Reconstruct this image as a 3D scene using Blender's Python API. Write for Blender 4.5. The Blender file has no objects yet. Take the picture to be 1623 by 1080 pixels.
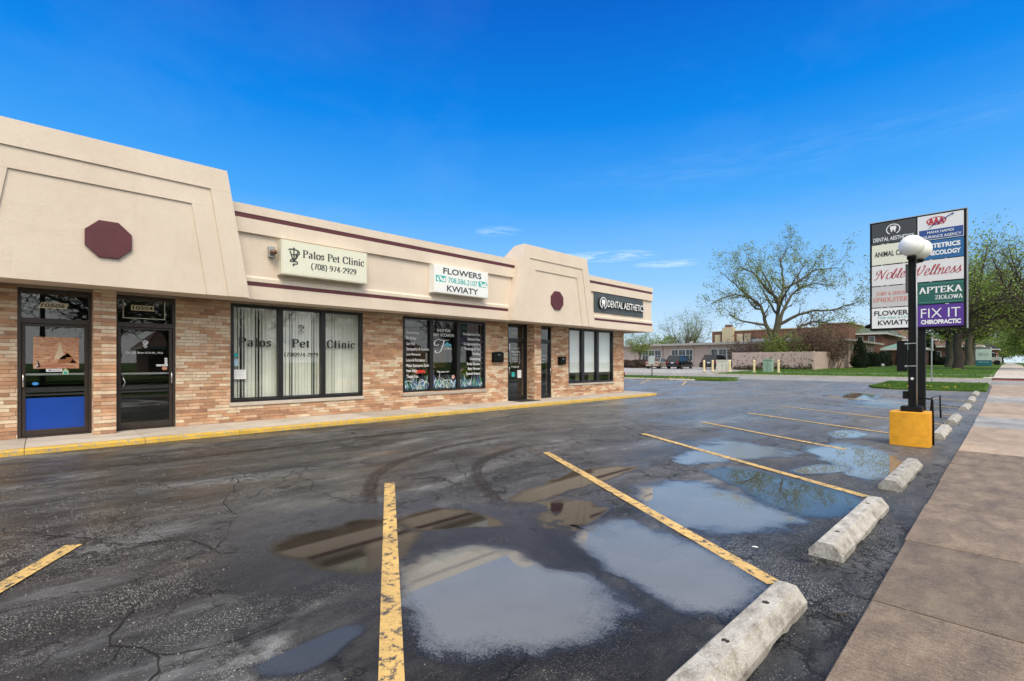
import bpy, bmesh, math, random
import numpy as np
from mathutils import Vector, Matrix, noise
SC = bpy.context.scene
COL = SC.collection
R = math.radians

# ------------------------------------------------------------------ camera
cam_d = bpy.data.cameras.new('camera'); cam = bpy.data.objects.new('camera', cam_d)
COL.objects.link(cam); SC.camera = cam
cam.location = (0, 0, 1.55); cam.rotation_euler = (R(90), 0, R(45.83))
cam_d.sensor_width = 36; cam_d.lens = 16.99; cam_d.shift_y = 34 / 1623; cam_d.clip_end = 2000; cam_d.clip_start = 0.05

# ------------------------------------------------------------------ world and sun
W_ = bpy.data.worlds.new('World'); SC.world = W_; W_.use_nodes = True
wt = W_.node_tree; wt.nodes.clear()
def node(t, typ, ins=None, **kw):
    n = t.nodes.new(typ)
    for k, v in kw.items(): setattr(n, k, v)
    for k, v in (ins or {}).items():
        if isinstance(v, bpy.types.NodeSocket): t.links.new(v, n.inputs[k])
        elif isinstance(v, bpy.types.Node): t.links.new(v.outputs[0], n.inputs[k])
        else: n.inputs[k].default_value = v
    return n
def ramp(t, fac, stops, interp='LINEAR'):
    n = node(t, 'ShaderNodeValToRGB', {0: fac}); cr = n.color_ramp; cr.interpolation = interp
    while len(cr.elements) > 1: cr.elements.remove(cr.elements[0])
    for i, (p, c) in enumerate(stops):
        e = cr.elements[0] if i == 0 else cr.elements.new(p)
        e.position = p
        if not hasattr(c, '__len__'): c = (c, c, c)
        e.color = (*c, 1)
    return n.outputs[0]
def math_(t, op, a, b=0.0, clamp=False):
    return node(t, 'ShaderNodeMath', {0: a, 1: b}, operation=op, use_clamp=clamp).outputs[0]
def mix(t, fac, a, b, mode='MIX'):
    n = node(t, 'ShaderNodeMix', {0: fac}, data_type='RGBA', blend_type=mode)
    for k, v in ((6, a), (7, b)):
        if isinstance(v, bpy.types.NodeSocket): t.links.new(v, n.inputs[k])
        else: n.inputs[k].default_value = (*v, 1) if len(v) == 3 else v
    return n.outputs[2]
SUN_EL, SUN_AZ = 52, 118          # azimuth clockwise from +Y (the street), so the sun stands over the avenue behind the camera
sky = node(wt, 'ShaderNodeTexSky', sky_type='NISHITA', sun_disc=False, sun_elevation=R(SUN_EL), sun_rotation=R(SUN_AZ))
sky.air_density = 1.0; sky.dust_density = 0.7; sky.ozone_density = 2.5; sky.altitude = 200
tc = node(wt, 'ShaderNodeTexCoord')
nrm = node(wt, 'ShaderNodeVectorMath', {0: tc.outputs['Generated']}, operation='NORMALIZE').outputs[0]
sep = node(wt, 'ShaderNodeSeparateXYZ', {0: nrm})
elev = sep.outputs[2]
grad = ramp(wt, math_(wt, 'MAXIMUM', elev, 0.0), [(0.0, (0.54, 0.65, 0.73)), (0.05, (0.45, 0.60, 0.73)), (0.16, (0.21, 0.45, 0.76)), (0.30, (0.045, 0.29, 0.71)), (0.44, (0.0, 0.18, 0.62)), (0.59, (0.0, 0.098, 0.47)), (0.75, (0.0, 0.08, 0.42)), (1.0, (0.0, 0.07, 0.38))])
SKYC = node(wt, 'ShaderNodeMix', {0: 0.97}, data_type='RGBA', blend_type='MIX')
grad10 = node(wt, 'ShaderNodeVectorMath', {0: grad, 1: (8.5, 8.5, 8.5)}, operation='MULTIPLY').outputs[0]
wt.links.new(sky.outputs[0], SKYC.inputs[6]); wt.links.new(grad10, SKYC.inputs[7])
# the air is paler towards the sun's side and a thin even veil covers the high sky
toward = node(wt, 'ShaderNodeVectorMath', {0: nrm, 1: (math.sin(R(SUN_AZ)), math.cos(R(SUN_AZ)), 0)}, operation='DOT_PRODUCT').outputs['Value']
pale = node(wt, 'ShaderNodeMapRange', {0: toward, 1: -.25, 2: .65, 3: 0.0, 4: .85}, interpolation_type='SMOOTHSTEP').outputs[0]
high = node(wt, 'ShaderNodeMapRange', {0: elev, 1: .66, 2: .86, 3: 0.0, 4: .85}, interpolation_type='SMOOTHSTEP').outputs[0]
pale = math_(wt, 'MAXIMUM', pale, high)
# faint fair-weather streaks low over the roofs, and thin veil higher up
dz = math_(wt, 'ADD', elev, 0.12)
pl = node(wt, 'ShaderNodeCombineXYZ', {0: math_(wt, 'DIVIDE', sep.outputs[0], dz), 1: math_(wt, 'DIVIDE', sep.outputs[1], dz), 2: 0.0}).outputs[0]
cn = node(wt, 'ShaderNodeTexNoise', {'Vector': node(wt, 'ShaderNodeVectorMath', {0: pl, 1: (1.3, 1.3, 1.0)}, operation='MULTIPLY').outputs[0], 'Scale': 1.1, 'Detail': 9.0, 'Roughness': 0.62, 'Distortion': 0.3})
veil = ramp(wt, cn.outputs[0], [(0.5, 0.0), (0.9, 0.03)])
def streak(dirv, wid, hei, seed, s):
    d = Vector(dirv).normalized()
    side = Vector((d.y, -d.x, 0)).normalized()
    a = node(wt, 'ShaderNodeVectorMath', {0: nrm, 1: tuple(side)}, operation='DOT_PRODUCT').outputs['Value']
    fw = node(wt, 'ShaderNodeVectorMath', {0: nrm, 1: tuple(Vector((d.x, d.y, 0)).normalized())}, operation='DOT_PRODUCT').outputs['Value']
    e = math_(wt, 'SUBTRACT', elev, d.z)
    nx = node(wt, 'ShaderNodeTexNoise', {'Vector': node(wt, 'ShaderNodeCombineXYZ', {0: math_(wt, 'MULTIPLY', a, 9.0), 1: math_(wt, 'MULTIPLY', e, 75.0), 2: seed}).outputs[0], 'Scale': 1.5, 'Detail': 8.0, 'Roughness': 0.66})
    a2 = math_(wt, 'POWER', math_(wt, 'DIVIDE', math_(wt, 'ABSOLUTE', a), wid), 2.0)
    e2 = math_(wt, 'POWER', math_(wt, 'DIVIDE', math_(wt, 'ABSOLUTE', e), hei), 2.0)
    m = math_(wt, 'SUBTRACT', 1.0, math_(wt, 'ADD', a2, e2), clamp=True)
    m = math_(wt, 'MULTIPLY', m, math_(wt, 'GREATER_THAN', fw, 0.0))
    m = math_(wt, 'MULTIPLY', m, ramp(wt, nx.outputs[0], [(0.40, 0.0), (0.85, 1.0)]))
    return math_(wt, 'MULTIPLY', m, s)
def skydir(px, py):
    u = (px - 811.5) / 766; v = (574 - py) / 766
    return (-0.7173 + 0.6968 * u, 0.6968 + 0.7173 * u, v)
cl = veil
for a in ((skydir(960, 407), 0.12, 0.012, 1.0, .95), (skydir(1065, 418), 0.08, 0.008, 3.0, 0.7), (skydir(790, 367), 0.05, 0.011, 5.0, 0.5), (skydir(1250, 245), 0.5, 0.035, 9.0, 0.045)):
    cl = math_(wt, 'ADD', cl, streak(*a), clamp=True)
cloudy = mix(wt, cl, mix(wt, pale, SKYC.outputs[2], (10.8, 10.8, 10.5)), (9.2, 9.4, 9.6))  # sunward sky out of view brightened to light the facade and blinds
bg = node(wt, 'ShaderNodeBackground', {0: cloudy, 1: 0.085})
node(wt, 'ShaderNodeOutputWorld', {0: bg})

sd = bpy.data.lights.new('sun', 'SUN'); sun = bpy.data.objects.new('sun', sd); COL.objects.link(sun)
sd.energy = 1.5; sd.angle = R(28); sd.color = (1.0, 0.87, 0.68)
az = R(SUN_AZ); el = R(SUN_EL)
sv = Vector((math.sin(az) * math.cos(el), math.cos(az) * math.cos(el), math.sin(el)))
sun.rotation_euler = sv.to_track_quat('Z', 'Y').to_euler()
SC.view_settings.view_transform = 'Standard'; SC.view_settings.look = 'None'
SC.view_settings.gamma = 1; SC.view_settings.use_curve_mapping = False; SC.view_settings.exposure = 0.95
SC.cycles.max_bounces = 8; SC.cycles.transparent_max_bounces = 16; SC.cycles.caustics_reflective = False; SC.cycles.caustics_refractive = False

# ------------------------------------------------------------------ helpers
def gz(Y): return min(max(0.0, (Y - 22) * .022), .58) + min(max(0.0, (Y - 48.4) * .01), .42)
class MB:
    def __init__(s): s.v = []; s.f = []; s.m = []
    def add(s, vs, fs, m=0):
        o = len(s.v); s.v += [tuple(v) for v in vs]
        for f in fs: s.f.append(tuple(i + o for i in f)); s.m.append(m)
        return s
    def box(s, x0, x1, y0, y1, z0, z1, m=0):
        return s.add([(x0,y0,z0),(x1,y0,z0),(x1,y1,z0),(x0,y1,z0),(x0,y0,z1),(x1,y0,z1),(x1,y1,z1),(x0,y1,z1)],
            [(0,3,2,1),(4,5,6,7),(0,1,5,4),(1,2,6,5),(2,3,7,6),(3,0,4,7)], m)
    def extr(s, pts, axis, a0, a1, m=0):      # pts: polygon in the plane across the axis
        n = len(pts)
        def P(p, a): return (a, p[0], p[1]) if axis == 'x' else ((p[0], a, p[1]) if axis == 'y' else (p[0], p[1], a))
        vs = [P(p, a0) for p in pts] + [P(p, a1) for p in pts]
        fs = [tuple(range(n)), tuple(range(2*n-1, n-1, -1))] + [(i, i+n, (i+1) % n + n, (i+1) % n) for i in range(n)]
        return s.add(vs, fs, m)
    def tube(s, path, r, n=6, m=0, cap=True):
        path = [Vector(p) for p in path]; k = len(path)
        rr = r if hasattr(r, '__len__') else [r] * k
        vs = []; ref = None
        for i, p in enumerate(path):
            d = (path[min(i+1, k-1)] - path[max(i-1, 0)])
            if d.length < 1e-9: d = Vector((0, 0, 1))
            d.normalize()
            if ref is None: ref = Vector((1, 0, 0)) if abs(d.x) < .8 else Vector((0, 1, 0))
            a = (ref - d * ref.dot(d)).normalized(); b = d.cross(a); ref = a
            for j in range(n):
                t = 2 * math.pi * j / n
                vs.append(p + (a * math.cos(t) + b * math.sin(t)) * rr[i])
        fs = [(i*n+j, i*n+(j+1) % n, (i+1)*n+(j+1) % n, (i+1)*n+j) for i in range(k-1) for j in range(n)]
        if cap: fs += [tuple(range(n-1, -1, -1)), tuple((k-1)*n+j for j in range(n))]
        return s.add(vs, fs, m)
    def lathe(s, prof, c, n=24, m=0):        # prof (r, z)
        vs = []
        for r, z in prof:
            for j in range(n):
                t = 2*math.pi*j/n; vs.append((c[0]+r*math.cos(t), c[1]+r*math.sin(t), c[2]+z))
        k = len(prof)
        fs = [(i*n+j, i*n+(j+1) % n, (i+1)*n+(j+1) % n, (i+1)*n+j) for i in range(k-1) for j in range(n)]
        fs += [tuple(range(n-1, -1, -1)), tuple((k-1)*n+j for j in range(n))]
        return s.add(vs, fs, m)
    def quad(s, a, b, c, d, m=0): return s.add([a, b, c, d], [(0, 1, 2, 3)], m)
    def build(s, name, mats, parent=None, smooth=False, recalc=True, bevel=0):
        me = bpy.data.meshes.new(name); me.from_pydata(s.v, [], s.f)
        for mt in (mats if isinstance(mats, (list, tuple)) else [mats]): me.materials.append(mt)
        if any(s.m): me.polygons.foreach_set('material_index', s.m)
        if recalc:
            b = bmesh.new(); b.from_mesh(me); bmesh.ops.recalc_face_normals(b, faces=b.faces); b.to_mesh(me); b.free()
        if smooth: me.polygons.foreach_set('use_smooth', [True] * len(me.polygons))
        o = link(name, me, parent)
        if bevel:
            bv = o.modifiers.new('bevel', 'BEVEL'); bv.width = bevel; bv.segments = 2; bv.limit_method = 'ANGLE'
        return o
def link(name, me, parent=None):
    o = bpy.data.objects.new(name, me); COL.objects.link(o)
    if parent is not None: o.parent = parent; o.matrix_parent_inverse = Matrix.Translation(-Vector(parent.location)) if parent.parent is None and parent.rotation_euler.z == 0 else Matrix.Identity(4)
    return o
def tag(o, label=None, cat=None, group=None, kind=None):
    if label: o['label'] = label
    if cat: o['category'] = cat
    if group: o['group'] = group
    if kind: o['kind'] = kind
    return o
def empty(name, loc=(0, 0, 0), label=None, cat=None, group=None):
    o = bpy.data.objects.new(name, None); COL.objects.link(o); o.location = loc; o.empty_display_size = .2
    return tag(o, label, cat, group)
def copy_tree(o, parent=None):
    c = o.copy(); COL.objects.link(c)
    if parent is not None: c.parent = parent
    for ch in list(o.children): copy_tree(ch, c)
    return c

# ------------------------------------------------------------------ materials
def M(name, col, rough=.7, var=0.0, vscale=6.0, bump=0.0, bscale=60.0, metal=0.0, col2=None, spec=None, dist=.004):
    m = bpy.data.materials.new(name); m.use_nodes = True; t = m.node_tree
    b = t.nodes['Principled BSDF']; b.inputs['Roughness'].default_value = rough; b.inputs['Metallic'].default_value = metal
    if spec is not None: b.inputs['Specular IOR Level'].default_value = spec
    b.inputs['Base Color'].default_value = (*col, 1)
    g = node(t, 'ShaderNodeNewGeometry').outputs['Position']
    if var or col2:
        n = node(t, 'ShaderNodeTexNoise', {'Vector': g, 'Scale': vscale, 'Detail': 6.0, 'Roughness': .65})
        if col2: c = ramp(t, n.outputs[0], [(.35, col), (.65, col2)])
        else: c = ramp(t, n.outputs[0], [(.3, tuple(x*(1-var) for x in col)), (.7, tuple(min(1, x*(1+var)) for x in col))])
        t.links.new(c, b.inputs['Base Color'])
    if bump:
        n2 = node(t, 'ShaderNodeTexNoise', {'Vector': g, 'Scale': bscale, 'Detail': 5.0, 'Roughness': .6})
        bp = node(t, 'ShaderNodeBump', {'Strength': bump, 'Distance': dist, 'Height': n2.outputs[0]})
        t.links.new(bp.outputs[0], b.inputs['Normal'])
    return m
MAT = {}
def glass_mat(name, tint=(.9, .93, .92), ior=1.5, gain=1.0):
    m = bpy.data.materials.new(name); m.use_nodes = True; t = m.node_tree; t.nodes.clear()
    g = node(t, 'ShaderNodeNewGeometry')
    cs = math_(t, 'ABSOLUTE', node(t, 'ShaderNodeVectorMath', {0: g.outputs['Incoming'], 1: g.outputs['Normal']}, operation='DOT_PRODUCT').outputs['Value'])
    f = math_(t, 'ADD', .045, math_(t, 'MULTIPLY', math_(t, 'POWER', math_(t, 'SUBTRACT', 1.0, cs), 4.0), .9), clamp=True)
    f = math_(t, 'MULTIPLY', f, gain, clamp=True)
    tr = node(t, 'ShaderNodeBsdfTransparent', {0: (*tint, 1)})
    gl = node(t, 'ShaderNodeBsdfGlossy', {0: (1, 1, 1, 1), 'Roughness': .012})
    mx = node(t, 'ShaderNodeMixShader', {0: f, 1: tr.outputs[0], 2: gl.outputs[0]})
    node(t, 'ShaderNodeOutputMaterial', {0: mx}); return m

def asphalt_mat(name='asphalt'):
    m = bpy.data.materials.new(name); m.use_nodes = True; t = m.node_tree; b = t.nodes['Principled BSDF']
    g = node(t, 'ShaderNodeNewGeometry').outputs['Position']
    def vec(sx, sy, o=0.0):
        mp = node(t, 'ShaderNodeMapping', {'Vector': g, 'Scale': (sx, sy, 1.0), 'Location': (o, o*.7, 0)})
        return mp.outputs[0]
    big = node(t, 'ShaderNodeTexNoise', {'Vector': vec(.85, .26), 'Scale': 1.0, 'Detail': 9.0, 'Roughness': .66, 'Distortion': .35}).outputs[0]
    mid = node(t, 'ShaderNodeTexNoise', {'Vector': vec(3.4, 1.5, 5), 'Scale': 1.2, 'Detail': 9.0, 'Roughness': .74, 'Distortion': .25}).outputs[0]
    fine = node(t, 'ShaderNodeTexNoise', {'Vector': g, 'Scale': 75.0, 'Detail': 5.0, 'Roughness': .75}).outputs[0]
    def grains(scale, r0, r1, p0, p1_):
        vor = node(t, 'ShaderNodeTexVoronoi', {'Vector': g, 'Scale': scale, 'Randomness': 1.0}, feature='F1')
        return math_(t, 'MULTIPLY', ramp(t, vor.outputs['Distance'], [(r0, 1.0), (r1, 0.0)]), ramp(t, node(t, 'ShaderNodeSeparateColor', {0: vor.outputs['Color']}).outputs[0], [(p0, 0.0), (p1_, 1.0)]))
    stone = grains(95.0, .20, .42, .30, .50)
    stone2 = grains(48.0, .10, .22, .70, .80)
    zone = ramp(t, node(t, 'ShaderNodeTexNoise', {'Vector': vec(1.2, .5, 11), 'Scale': 1.6, 'Detail': 7.0, 'Roughness': .7}).outputs[0], [(.42, .05), (.60, 1.0)])
    sp = math_(t, 'MAXIMUM', math_(t, 'MULTIPLY', stone, zone), math_(t, 'MULTIPLY', stone2, .55))
    base = ramp(t, big, [(.32, (.006, .006, .0065)), (.44, (.013, .0132, .014)), (.53, (.030, .0305, .032)), (.66, (.105, .107, .109))])
    m2 = ramp(t, mid, [(.34, .28), (.46, .75), (.56, 1.4), (.68, 2.4)])
    base = mix(t, 1.0, base, m2, 'MULTIPLY')
    silt = ramp(t, node(t, 'ShaderNodeTexNoise', {'Vector': vec(1.1, .32, 23), 'Scale': 1.0, 'Detail': 7.0, 'Roughness': .65, 'Distortion': .5}).outputs[0], [(.55, 0.0), (.66, .75)])
    base = mix(t, silt, base, (.016, .0120, .0090))
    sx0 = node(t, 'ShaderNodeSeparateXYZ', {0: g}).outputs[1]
    sheen_lift = node(t, 'ShaderNodeMapRange', {0: sx0, 1: 4.0, 2: 20.0, 3: 0.0, 4: .85}).outputs[0]
    base = mix(t, sheen_lift, base, mix(t, .60, base, (.27, .268, .262)))  # grey sheen of the far lot painted into the base colour
    base = mix(t, math_(t, 'MULTIPLY', ramp(t, fine, [(.46, 0.0), (.74, 1.0)]), .45), base, (.115, .114, .11))
    base = mix(t, math_(t, 'MULTIPLY', sp, .9), base, (.48, .47, .44))
    # cracks
    dn = node(t, 'ShaderNodeTexNoise', {'Vector': g, 'Scale': 1.7, 'Detail': 6.0, 'Roughness': .65})
    dv = node(t, 'ShaderNodeVectorMath', {0: g, 1: node(t, 'ShaderNodeVectorMath', {0: dn.outputs['Color'], 1: (1.1, 1.1, 0)}, operation='MULTIPLY').outputs[0]}, operation='ADD').outputs[0]
    def crack(scale, w, lo, hi, o):
        mp = node(t, 'ShaderNodeMapping', {'Vector': dv, 'Scale': (scale, scale*.8, 1), 'Location': (o, o, 0)})
        v = node(t, 'ShaderNodeTexVoronoi', {'Vector': mp.outputs[0], 'Scale': 1.0}, feature='DISTANCE_TO_EDGE')
        ln = ramp(t, v.outputs['Distance'], [(0.0, 1.0), (w, .65), (w*2.0, 0.0)])
        mk = ramp(t, node(t, 'ShaderNodeTexNoise', {'Vector': vec(.8, .8, o*3), 'Scale': .7, 'Detail': 5.0, 'Roughness': .7}).outputs[0], [(lo, 0.0), (hi, 1.0)])
        return math_(t, 'MULTIPLY', ln, mk)
    ck = math_(t, 'MAXIMUM', crack(.55, .0035, .36, .52, 2.0), crack(3.4, .018, .50, .58, 7.0))
    base = mix(t, ck, base, (.006, .006, .006))
    t.links.new(base, b.inputs['Base Color'])
    wet = node(t, 'ShaderNodeTexNoise', {'Vector': vec(.60, .24, 31), 'Scale': 1.0, 'Detail': 7.0, 'Roughness': .6, 'Distortion': .7}).outputs[0]
    # a little wetter towards the drain line of the stalls and further up the lot
    sx = node(t, 'ShaderNodeSeparateXYZ', {0: g})
    far = node(t, 'ShaderNodeMapRange', {0: sx.outputs[1], 1: 3.0, 2: 16.0, 3: 0.0, 4: .02}).outputs[0]
    wv = math_(t, 'ADD', wet, far)
    rg = ramp(t, wv, [(.40, .62), (.50, .46), (.58, .34), (.70, .20)])
    t.links.new(rg, b.inputs['Roughness'])
    b.inputs['Specular IOR Level'].default_value = .32
    hgt = math_(t, 'ADD', math_(t, 'MULTIPLY', fine, .9), math_(t, 'MULTIPLY', stone, .6))
    hgt = math_(t, 'SUBTRACT', hgt, math_(t, 'MULTIPLY', ck, 2.5))
    st = ramp(t, wv, [(.45, .9), (.70, .12)])
    bp = node(t, 'ShaderNodeBump', {'Strength': st, 'Distance': .006, 'Height': hgt})
    t.links.new(bp.outputs[0], b.inputs['Normal'])
    return m

def puddle_mat(name, silt=(.3, .3, .28), ior=1.40, wet=.6, r0=.012, amp=.9, tint_=.66):
    """standing water: attribute 'deep' is 0 at the outer edge, 1 inside; a dark damp margin, then silty water"""
    m = bpy.data.materials.new(name); m.use_nodes = True; t = m.node_tree; t.nodes.clear()
    g = node(t, 'ShaderNodeNewGeometry').outputs['Position']
    at = node(t, 'ShaderNodeAttribute', attribute_name='deep').outputs['Fac']
    n = node(t, 'ShaderNodeTexNoise', {'Vector': g, 'Scale': 3.0, 'Detail': 6.0, 'Roughness': .62}).outputs[0]
    nl = node(t, 'ShaderNodeTexNoise', {'Vector': g, 'Scale': 1.2, 'Detail': 4.0, 'Roughness': .6}).outputs[0]
    n2 = node(t, 'ShaderNodeTexNoise', {'Vector': g, 'Scale': 75.0, 'Detail': 3.0, 'Roughness': .7}).outputs[0]
    e = math_(t, 'ADD', at, math_(t, 'MULTIPLY', math_(t, 'SUBTRACT', n, .5), amp))
    e = math_(t, 'ADD', e, math_(t, 'MULTIPLY', math_(t, 'SUBTRACT', nl, .5), amp))
    es = math_(t, 'ADD', e, math_(t, 'MULTIPLY', math_(t, 'SUBTRACT', n2, .5), .42))
    damp = ramp(t, es, [(.08, 0.0), (.26, .55), (.45, 1.0)])
    water = ramp(t, math_(t, 'ADD', es, math_(t, 'MULTIPLY', math_(t, 'SUBTRACT', n2, .5), .35)), [(.26, 0.0), (.46, .6), (.72, 1.0)])
    sheenv = mix(t, nl, tuple(x*.70 for x in silt), tuple(x*1.25 for x in silt))
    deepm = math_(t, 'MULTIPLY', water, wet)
    bs = node(t, 'ShaderNodeBsdfDiffuse', {0: sheenv})
    tint = node(t, 'ShaderNodeBsdfTransparent', {0: (tint_, tint_*.985, tint_*.96, 1)})
    under = node(t, 'ShaderNodeMixShader', {0: deepm, 1: tint.outputs[0], 2: bs.outputs[0]})
    rough = ramp(t, es, [(.20, max(.42, r0)), (.48, max(.14, r0)), (.70, r0)])
    fr = node(t, 'ShaderNodeFresnel', {'IOR': ior})
    gl = node(t, 'ShaderNodeBsdfGlossy', {0: (1, 1, 1, 1), 'Roughness': rough})
    film = node(t, 'ShaderNodeMixShader', {0: fr.outputs[0], 1: under.outputs[0], 2: gl.outputs[0]})
    mx = node(t, 'ShaderNodeMixShader', {0: damp, 1: node(t, 'ShaderNodeBsdfTransparent').outputs[0], 2: film.outputs[0]})
    node(t, 'ShaderNodeOutputMaterial', {0: mx}); return m

def paint_mat(name, col, under=(.04, .04, .04), wear=(.36, .46), crackle=True):
    m = bpy.data.materials.new(name); m.use_nodes = True; t = m.node_tree; b = t.nodes['Principled BSDF']
    g = node(t, 'ShaderNodeNewGeometry').outputs['Position']
    n = node(t, 'ShaderNodeTexNoise', {'Vector': g, 'Scale': 14.0, 'Detail': 8.0, 'Roughness': .75}).outputs[0]
    n3 = node(t, 'ShaderNodeTexNoise', {'Vector': g, 'Scale': 2.0, 'Detail': 5.0, 'Roughness': .7}).outputs[0]
    v = node(t, 'ShaderNodeTexVoronoi', {'Vector': node(t, 'ShaderNodeVectorMath', {0: g, 1: node(t, 'ShaderNodeTexNoise', {'Vector': g, 'Scale': 9.0, 'Detail': 4.0}).outputs['Color']}, operation='ADD').outputs[0], 'Scale': 26.0}, feature='DISTANCE_TO_EDGE').outputs['Distance']
    c = ramp(t, n3, [(.3, tuple(x*.74 for x in col)), (.7, col)])
    c = mix(t, ramp(t, n, [(wear[0], 1.0), (wear[1], 0.0)]), c, under)
    if crackle: c = mix(t, math_(t, 'MULTIPLY', ramp(t, v, [(0, 1.0), (.07, 0.0)]), ramp(t, n3, [(.42, 1.0), (.60, .15)])), c, under)
    t.links.new(c, b.inputs['Base Color']); b.inputs['Roughness'].default_value = .55
    bp = node(t, 'ShaderNodeBump', {'Strength': .4, 'Distance': .003, 'Height': n}); t.links.new(bp.outputs[0], b.inputs['Normal'])
    return m

def concrete_mat(name, c0, c1, c2, stain=.5, scale=1.0, rough=.8, pale_from=None):
    m = bpy.data.materials.new(name); m.use_nodes = True; t = m.node_tree; b = t.nodes['Principled BSDF']
    g = node(t, 'ShaderNodeNewGeometry').outputs['Position']
    oi = node(t, 'ShaderNodeObjectInfo').outputs['Random']
    n = node(t, 'ShaderNodeTexNoise', {'Vector': node(t, 'ShaderNodeMapping', {'Vector': g, 'Scale': (1.6, .8, 1)}).outputs[0], 'Scale': 1.6*scale, 'Detail': 9.0, 'Roughness': .7, 'Distortion': .3}).outputs[0]
    f = node(t, 'ShaderNodeTexNoise', {'Vector': g, 'Scale': 120.0, 'Detail': 4.0, 'Roughness': .7}).outputs[0]
    s = node(t, 'ShaderNodeTexNoise', {'Vector': node(t, 'ShaderNodeMapping', {'Vector': g, 'Scale': (2.6, 15.0, 2.0)}).outputs[0], 'Scale': 5.0*scale, 'Detail': 7.0, 'Roughness': .8}).outputs[0]
    c = ramp(t, n, [(.32, c0), (.5, c1), (.68, c2)])
    c = mix(t, math_(t, 'MULTIPLY', ramp(t, s, [(.48, 0.0), (.68, 1.0)]), stain), c, tuple(min(.75, x*1.6) for x in c2))
    c = mix(t, 1.0, c, ramp(t, f, [(.3, .58), (.7, 1.42)]), 'MULTIPLY')
    pit = ramp(t, node(t, 'ShaderNodeTexVoronoi', {'Vector': g, 'Scale': 22.0}).outputs['Distance'], [(.05, .35), (.12, 1.0)])
    c = mix(t, .6, c, pit, 'MULTIPLY')
    c = mix(t, 1.0, c, ramp(t, oi, [(0, .84), (1, 1.12)]), 'MULTIPLY')
    if pale_from:
        y = node(t, 'ShaderNodeSeparateXYZ', {0: g}).outputs[1]
        k = node(t, 'ShaderNodeMapRange', {0: y, 1: pale_from[0], 2: pale_from[1], 3: 0.0, 4: 1.0}).outputs[0]
        c = mix(t, k, c, mix(t, 1.0, c, (1.75, 1.8, 1.85), 'MULTIPLY'))
    t.links.new(c, b.inputs['Base Color'])
    t.links.new(ramp(t, n, [(.3, max(.1, rough-.3)), (.6, rough)]), b.inputs['Roughness'])
    bp = node(t, 'ShaderNodeBump', {'Strength': .55, 'Distance': .004, 'Height': math_(t, 'ADD', f, math_(t, 'MULTIPLY', pit, .6))})
    t.links.new(bp.outputs[0], b.inputs['Normal'])
    return m

def stucco_mat():
    m = bpy.data.materials.new('stucco'); m.use_nodes = True; t = m.node_tree; b = t.nodes['Principled BSDF']
    g = node(t, 'ShaderNodeNewGeometry').outputs['Position']
    n = node(t, 'ShaderNodeTexNoise', {'Vector': g, 'Scale': .9, 'Detail': 8.0, 'Roughness': .65}).outputs[0]
    st = node(t, 'ShaderNodeTexNoise', {'Vector': node(t, 'ShaderNodeMapping', {'Vector': g, 'Scale': (3.0, 3.0, .35)}).outputs[0], 'Scale': 2.0, 'Detail': 7.0, 'Roughness': .7}).outputs[0]
    f = node(t, 'ShaderNodeTexNoise', {'Vector': g, 'Scale': 70.0, 'Detail': 5.0, 'Roughness': .7}).outputs[0]
    c = ramp(t, n, [(.3, (.645, .55, .455)), (.7, (.725, .63, .53))])
    c = mix(t, ramp(t, st, [(.54, 0.0), (.78, .20)]), c, (.46, .38, .29))
    c = mix(t, 1.0, c, ramp(t, f, [(.3, .93), (.7, 1.05)]), 'MULTIPLY')
    t.links.new(c, b.inputs['Base Color']); b.inputs['Roughness'].default_value = .9
    bp = node(t, 'ShaderNodeBump', {'Strength': .6, 'Distance': .006, 'Height': f}); bp2 = node(t, 'ShaderNodeBump', {'Strength': .5, 'Distance': .05, 'Height': n, 'Normal': bp.outputs[0]}); t.links.new(bp2.outputs[0], b.inputs['Normal'])
    return m

def brick_mat(name, c):
    m = bpy.data.materials.new(name); m.use_nodes = True; t = m.node_tree; b = t.nodes['Principled BSDF']
    g = node(t, 'ShaderNodeNewGeometry').outputs['Position']
    n = node(t, 'ShaderNodeTexNoise', {'Vector': g, 'Scale': 5.0, 'Detail': 7.0, 'Roughness': .7}).outputs[0]
    f = node(t, 'ShaderNodeTexNoise', {'Vector': node(t, 'ShaderNodeMapping', {'Vector': g, 'Scale': (1, 1, 2.2)}).outputs[0], 'Scale': 55.0, 'Detail': 5.0, 'Roughness': .75}).outputs[0]
    cc = ramp(t, n, [(.3, tuple(x*.74 for x in c)), (.7, tuple(x*1.16 for x in c))])
    cc = mix(t, 1.0, cc, ramp(t, f, [(.28, .62), (.5, 1.0), (.75, 1.2)]), 'MULTIPLY')
    t.links.new(cc, b.inputs['Base Color']); b.inputs['Roughness'].default_value = .85
    bp = node(t, 'ShaderNodeBump', {'Strength': .7, 'Distance': .004, 'Height': f}); t.links.new(bp.outputs[0], b.inputs['Normal'])
    return m

def leaf_mat(name, ca, cb):
    m = bpy.data.materials.new(name); m.use_nodes = True; t = m.node_tree; b = t.nodes['Principled BSDF']
    g = node(t, 'ShaderNodeNewGeometry')
    n = node(t, 'ShaderNodeTexNoise', {'Vector': g.outputs['Position'], 'Scale': .8, 'Detail': 4.0}).outputs[0]
    r = g.outputs['Random Per Island']
    c = ramp(t, math_(t, 'ADD', math_(t, 'MULTIPLY', n, .6), math_(t, 'MULTIPLY', r, .4)), [(.3, ca), (.7, cb)])
    t.links.new(c, b.inputs['Base Color']); b.inputs['Roughness'].default_value = .6
    tl = node(t, 'ShaderNodeBsdfTranslucent', {0: c})
    mx = node(t, 'ShaderNodeMixShader', {0: .3, 1: b.outputs[0], 2: tl.outputs[0]})
    t.links.new(mx.outputs[0], t.nodes['Material Output'].inputs[0]); return m

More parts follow.
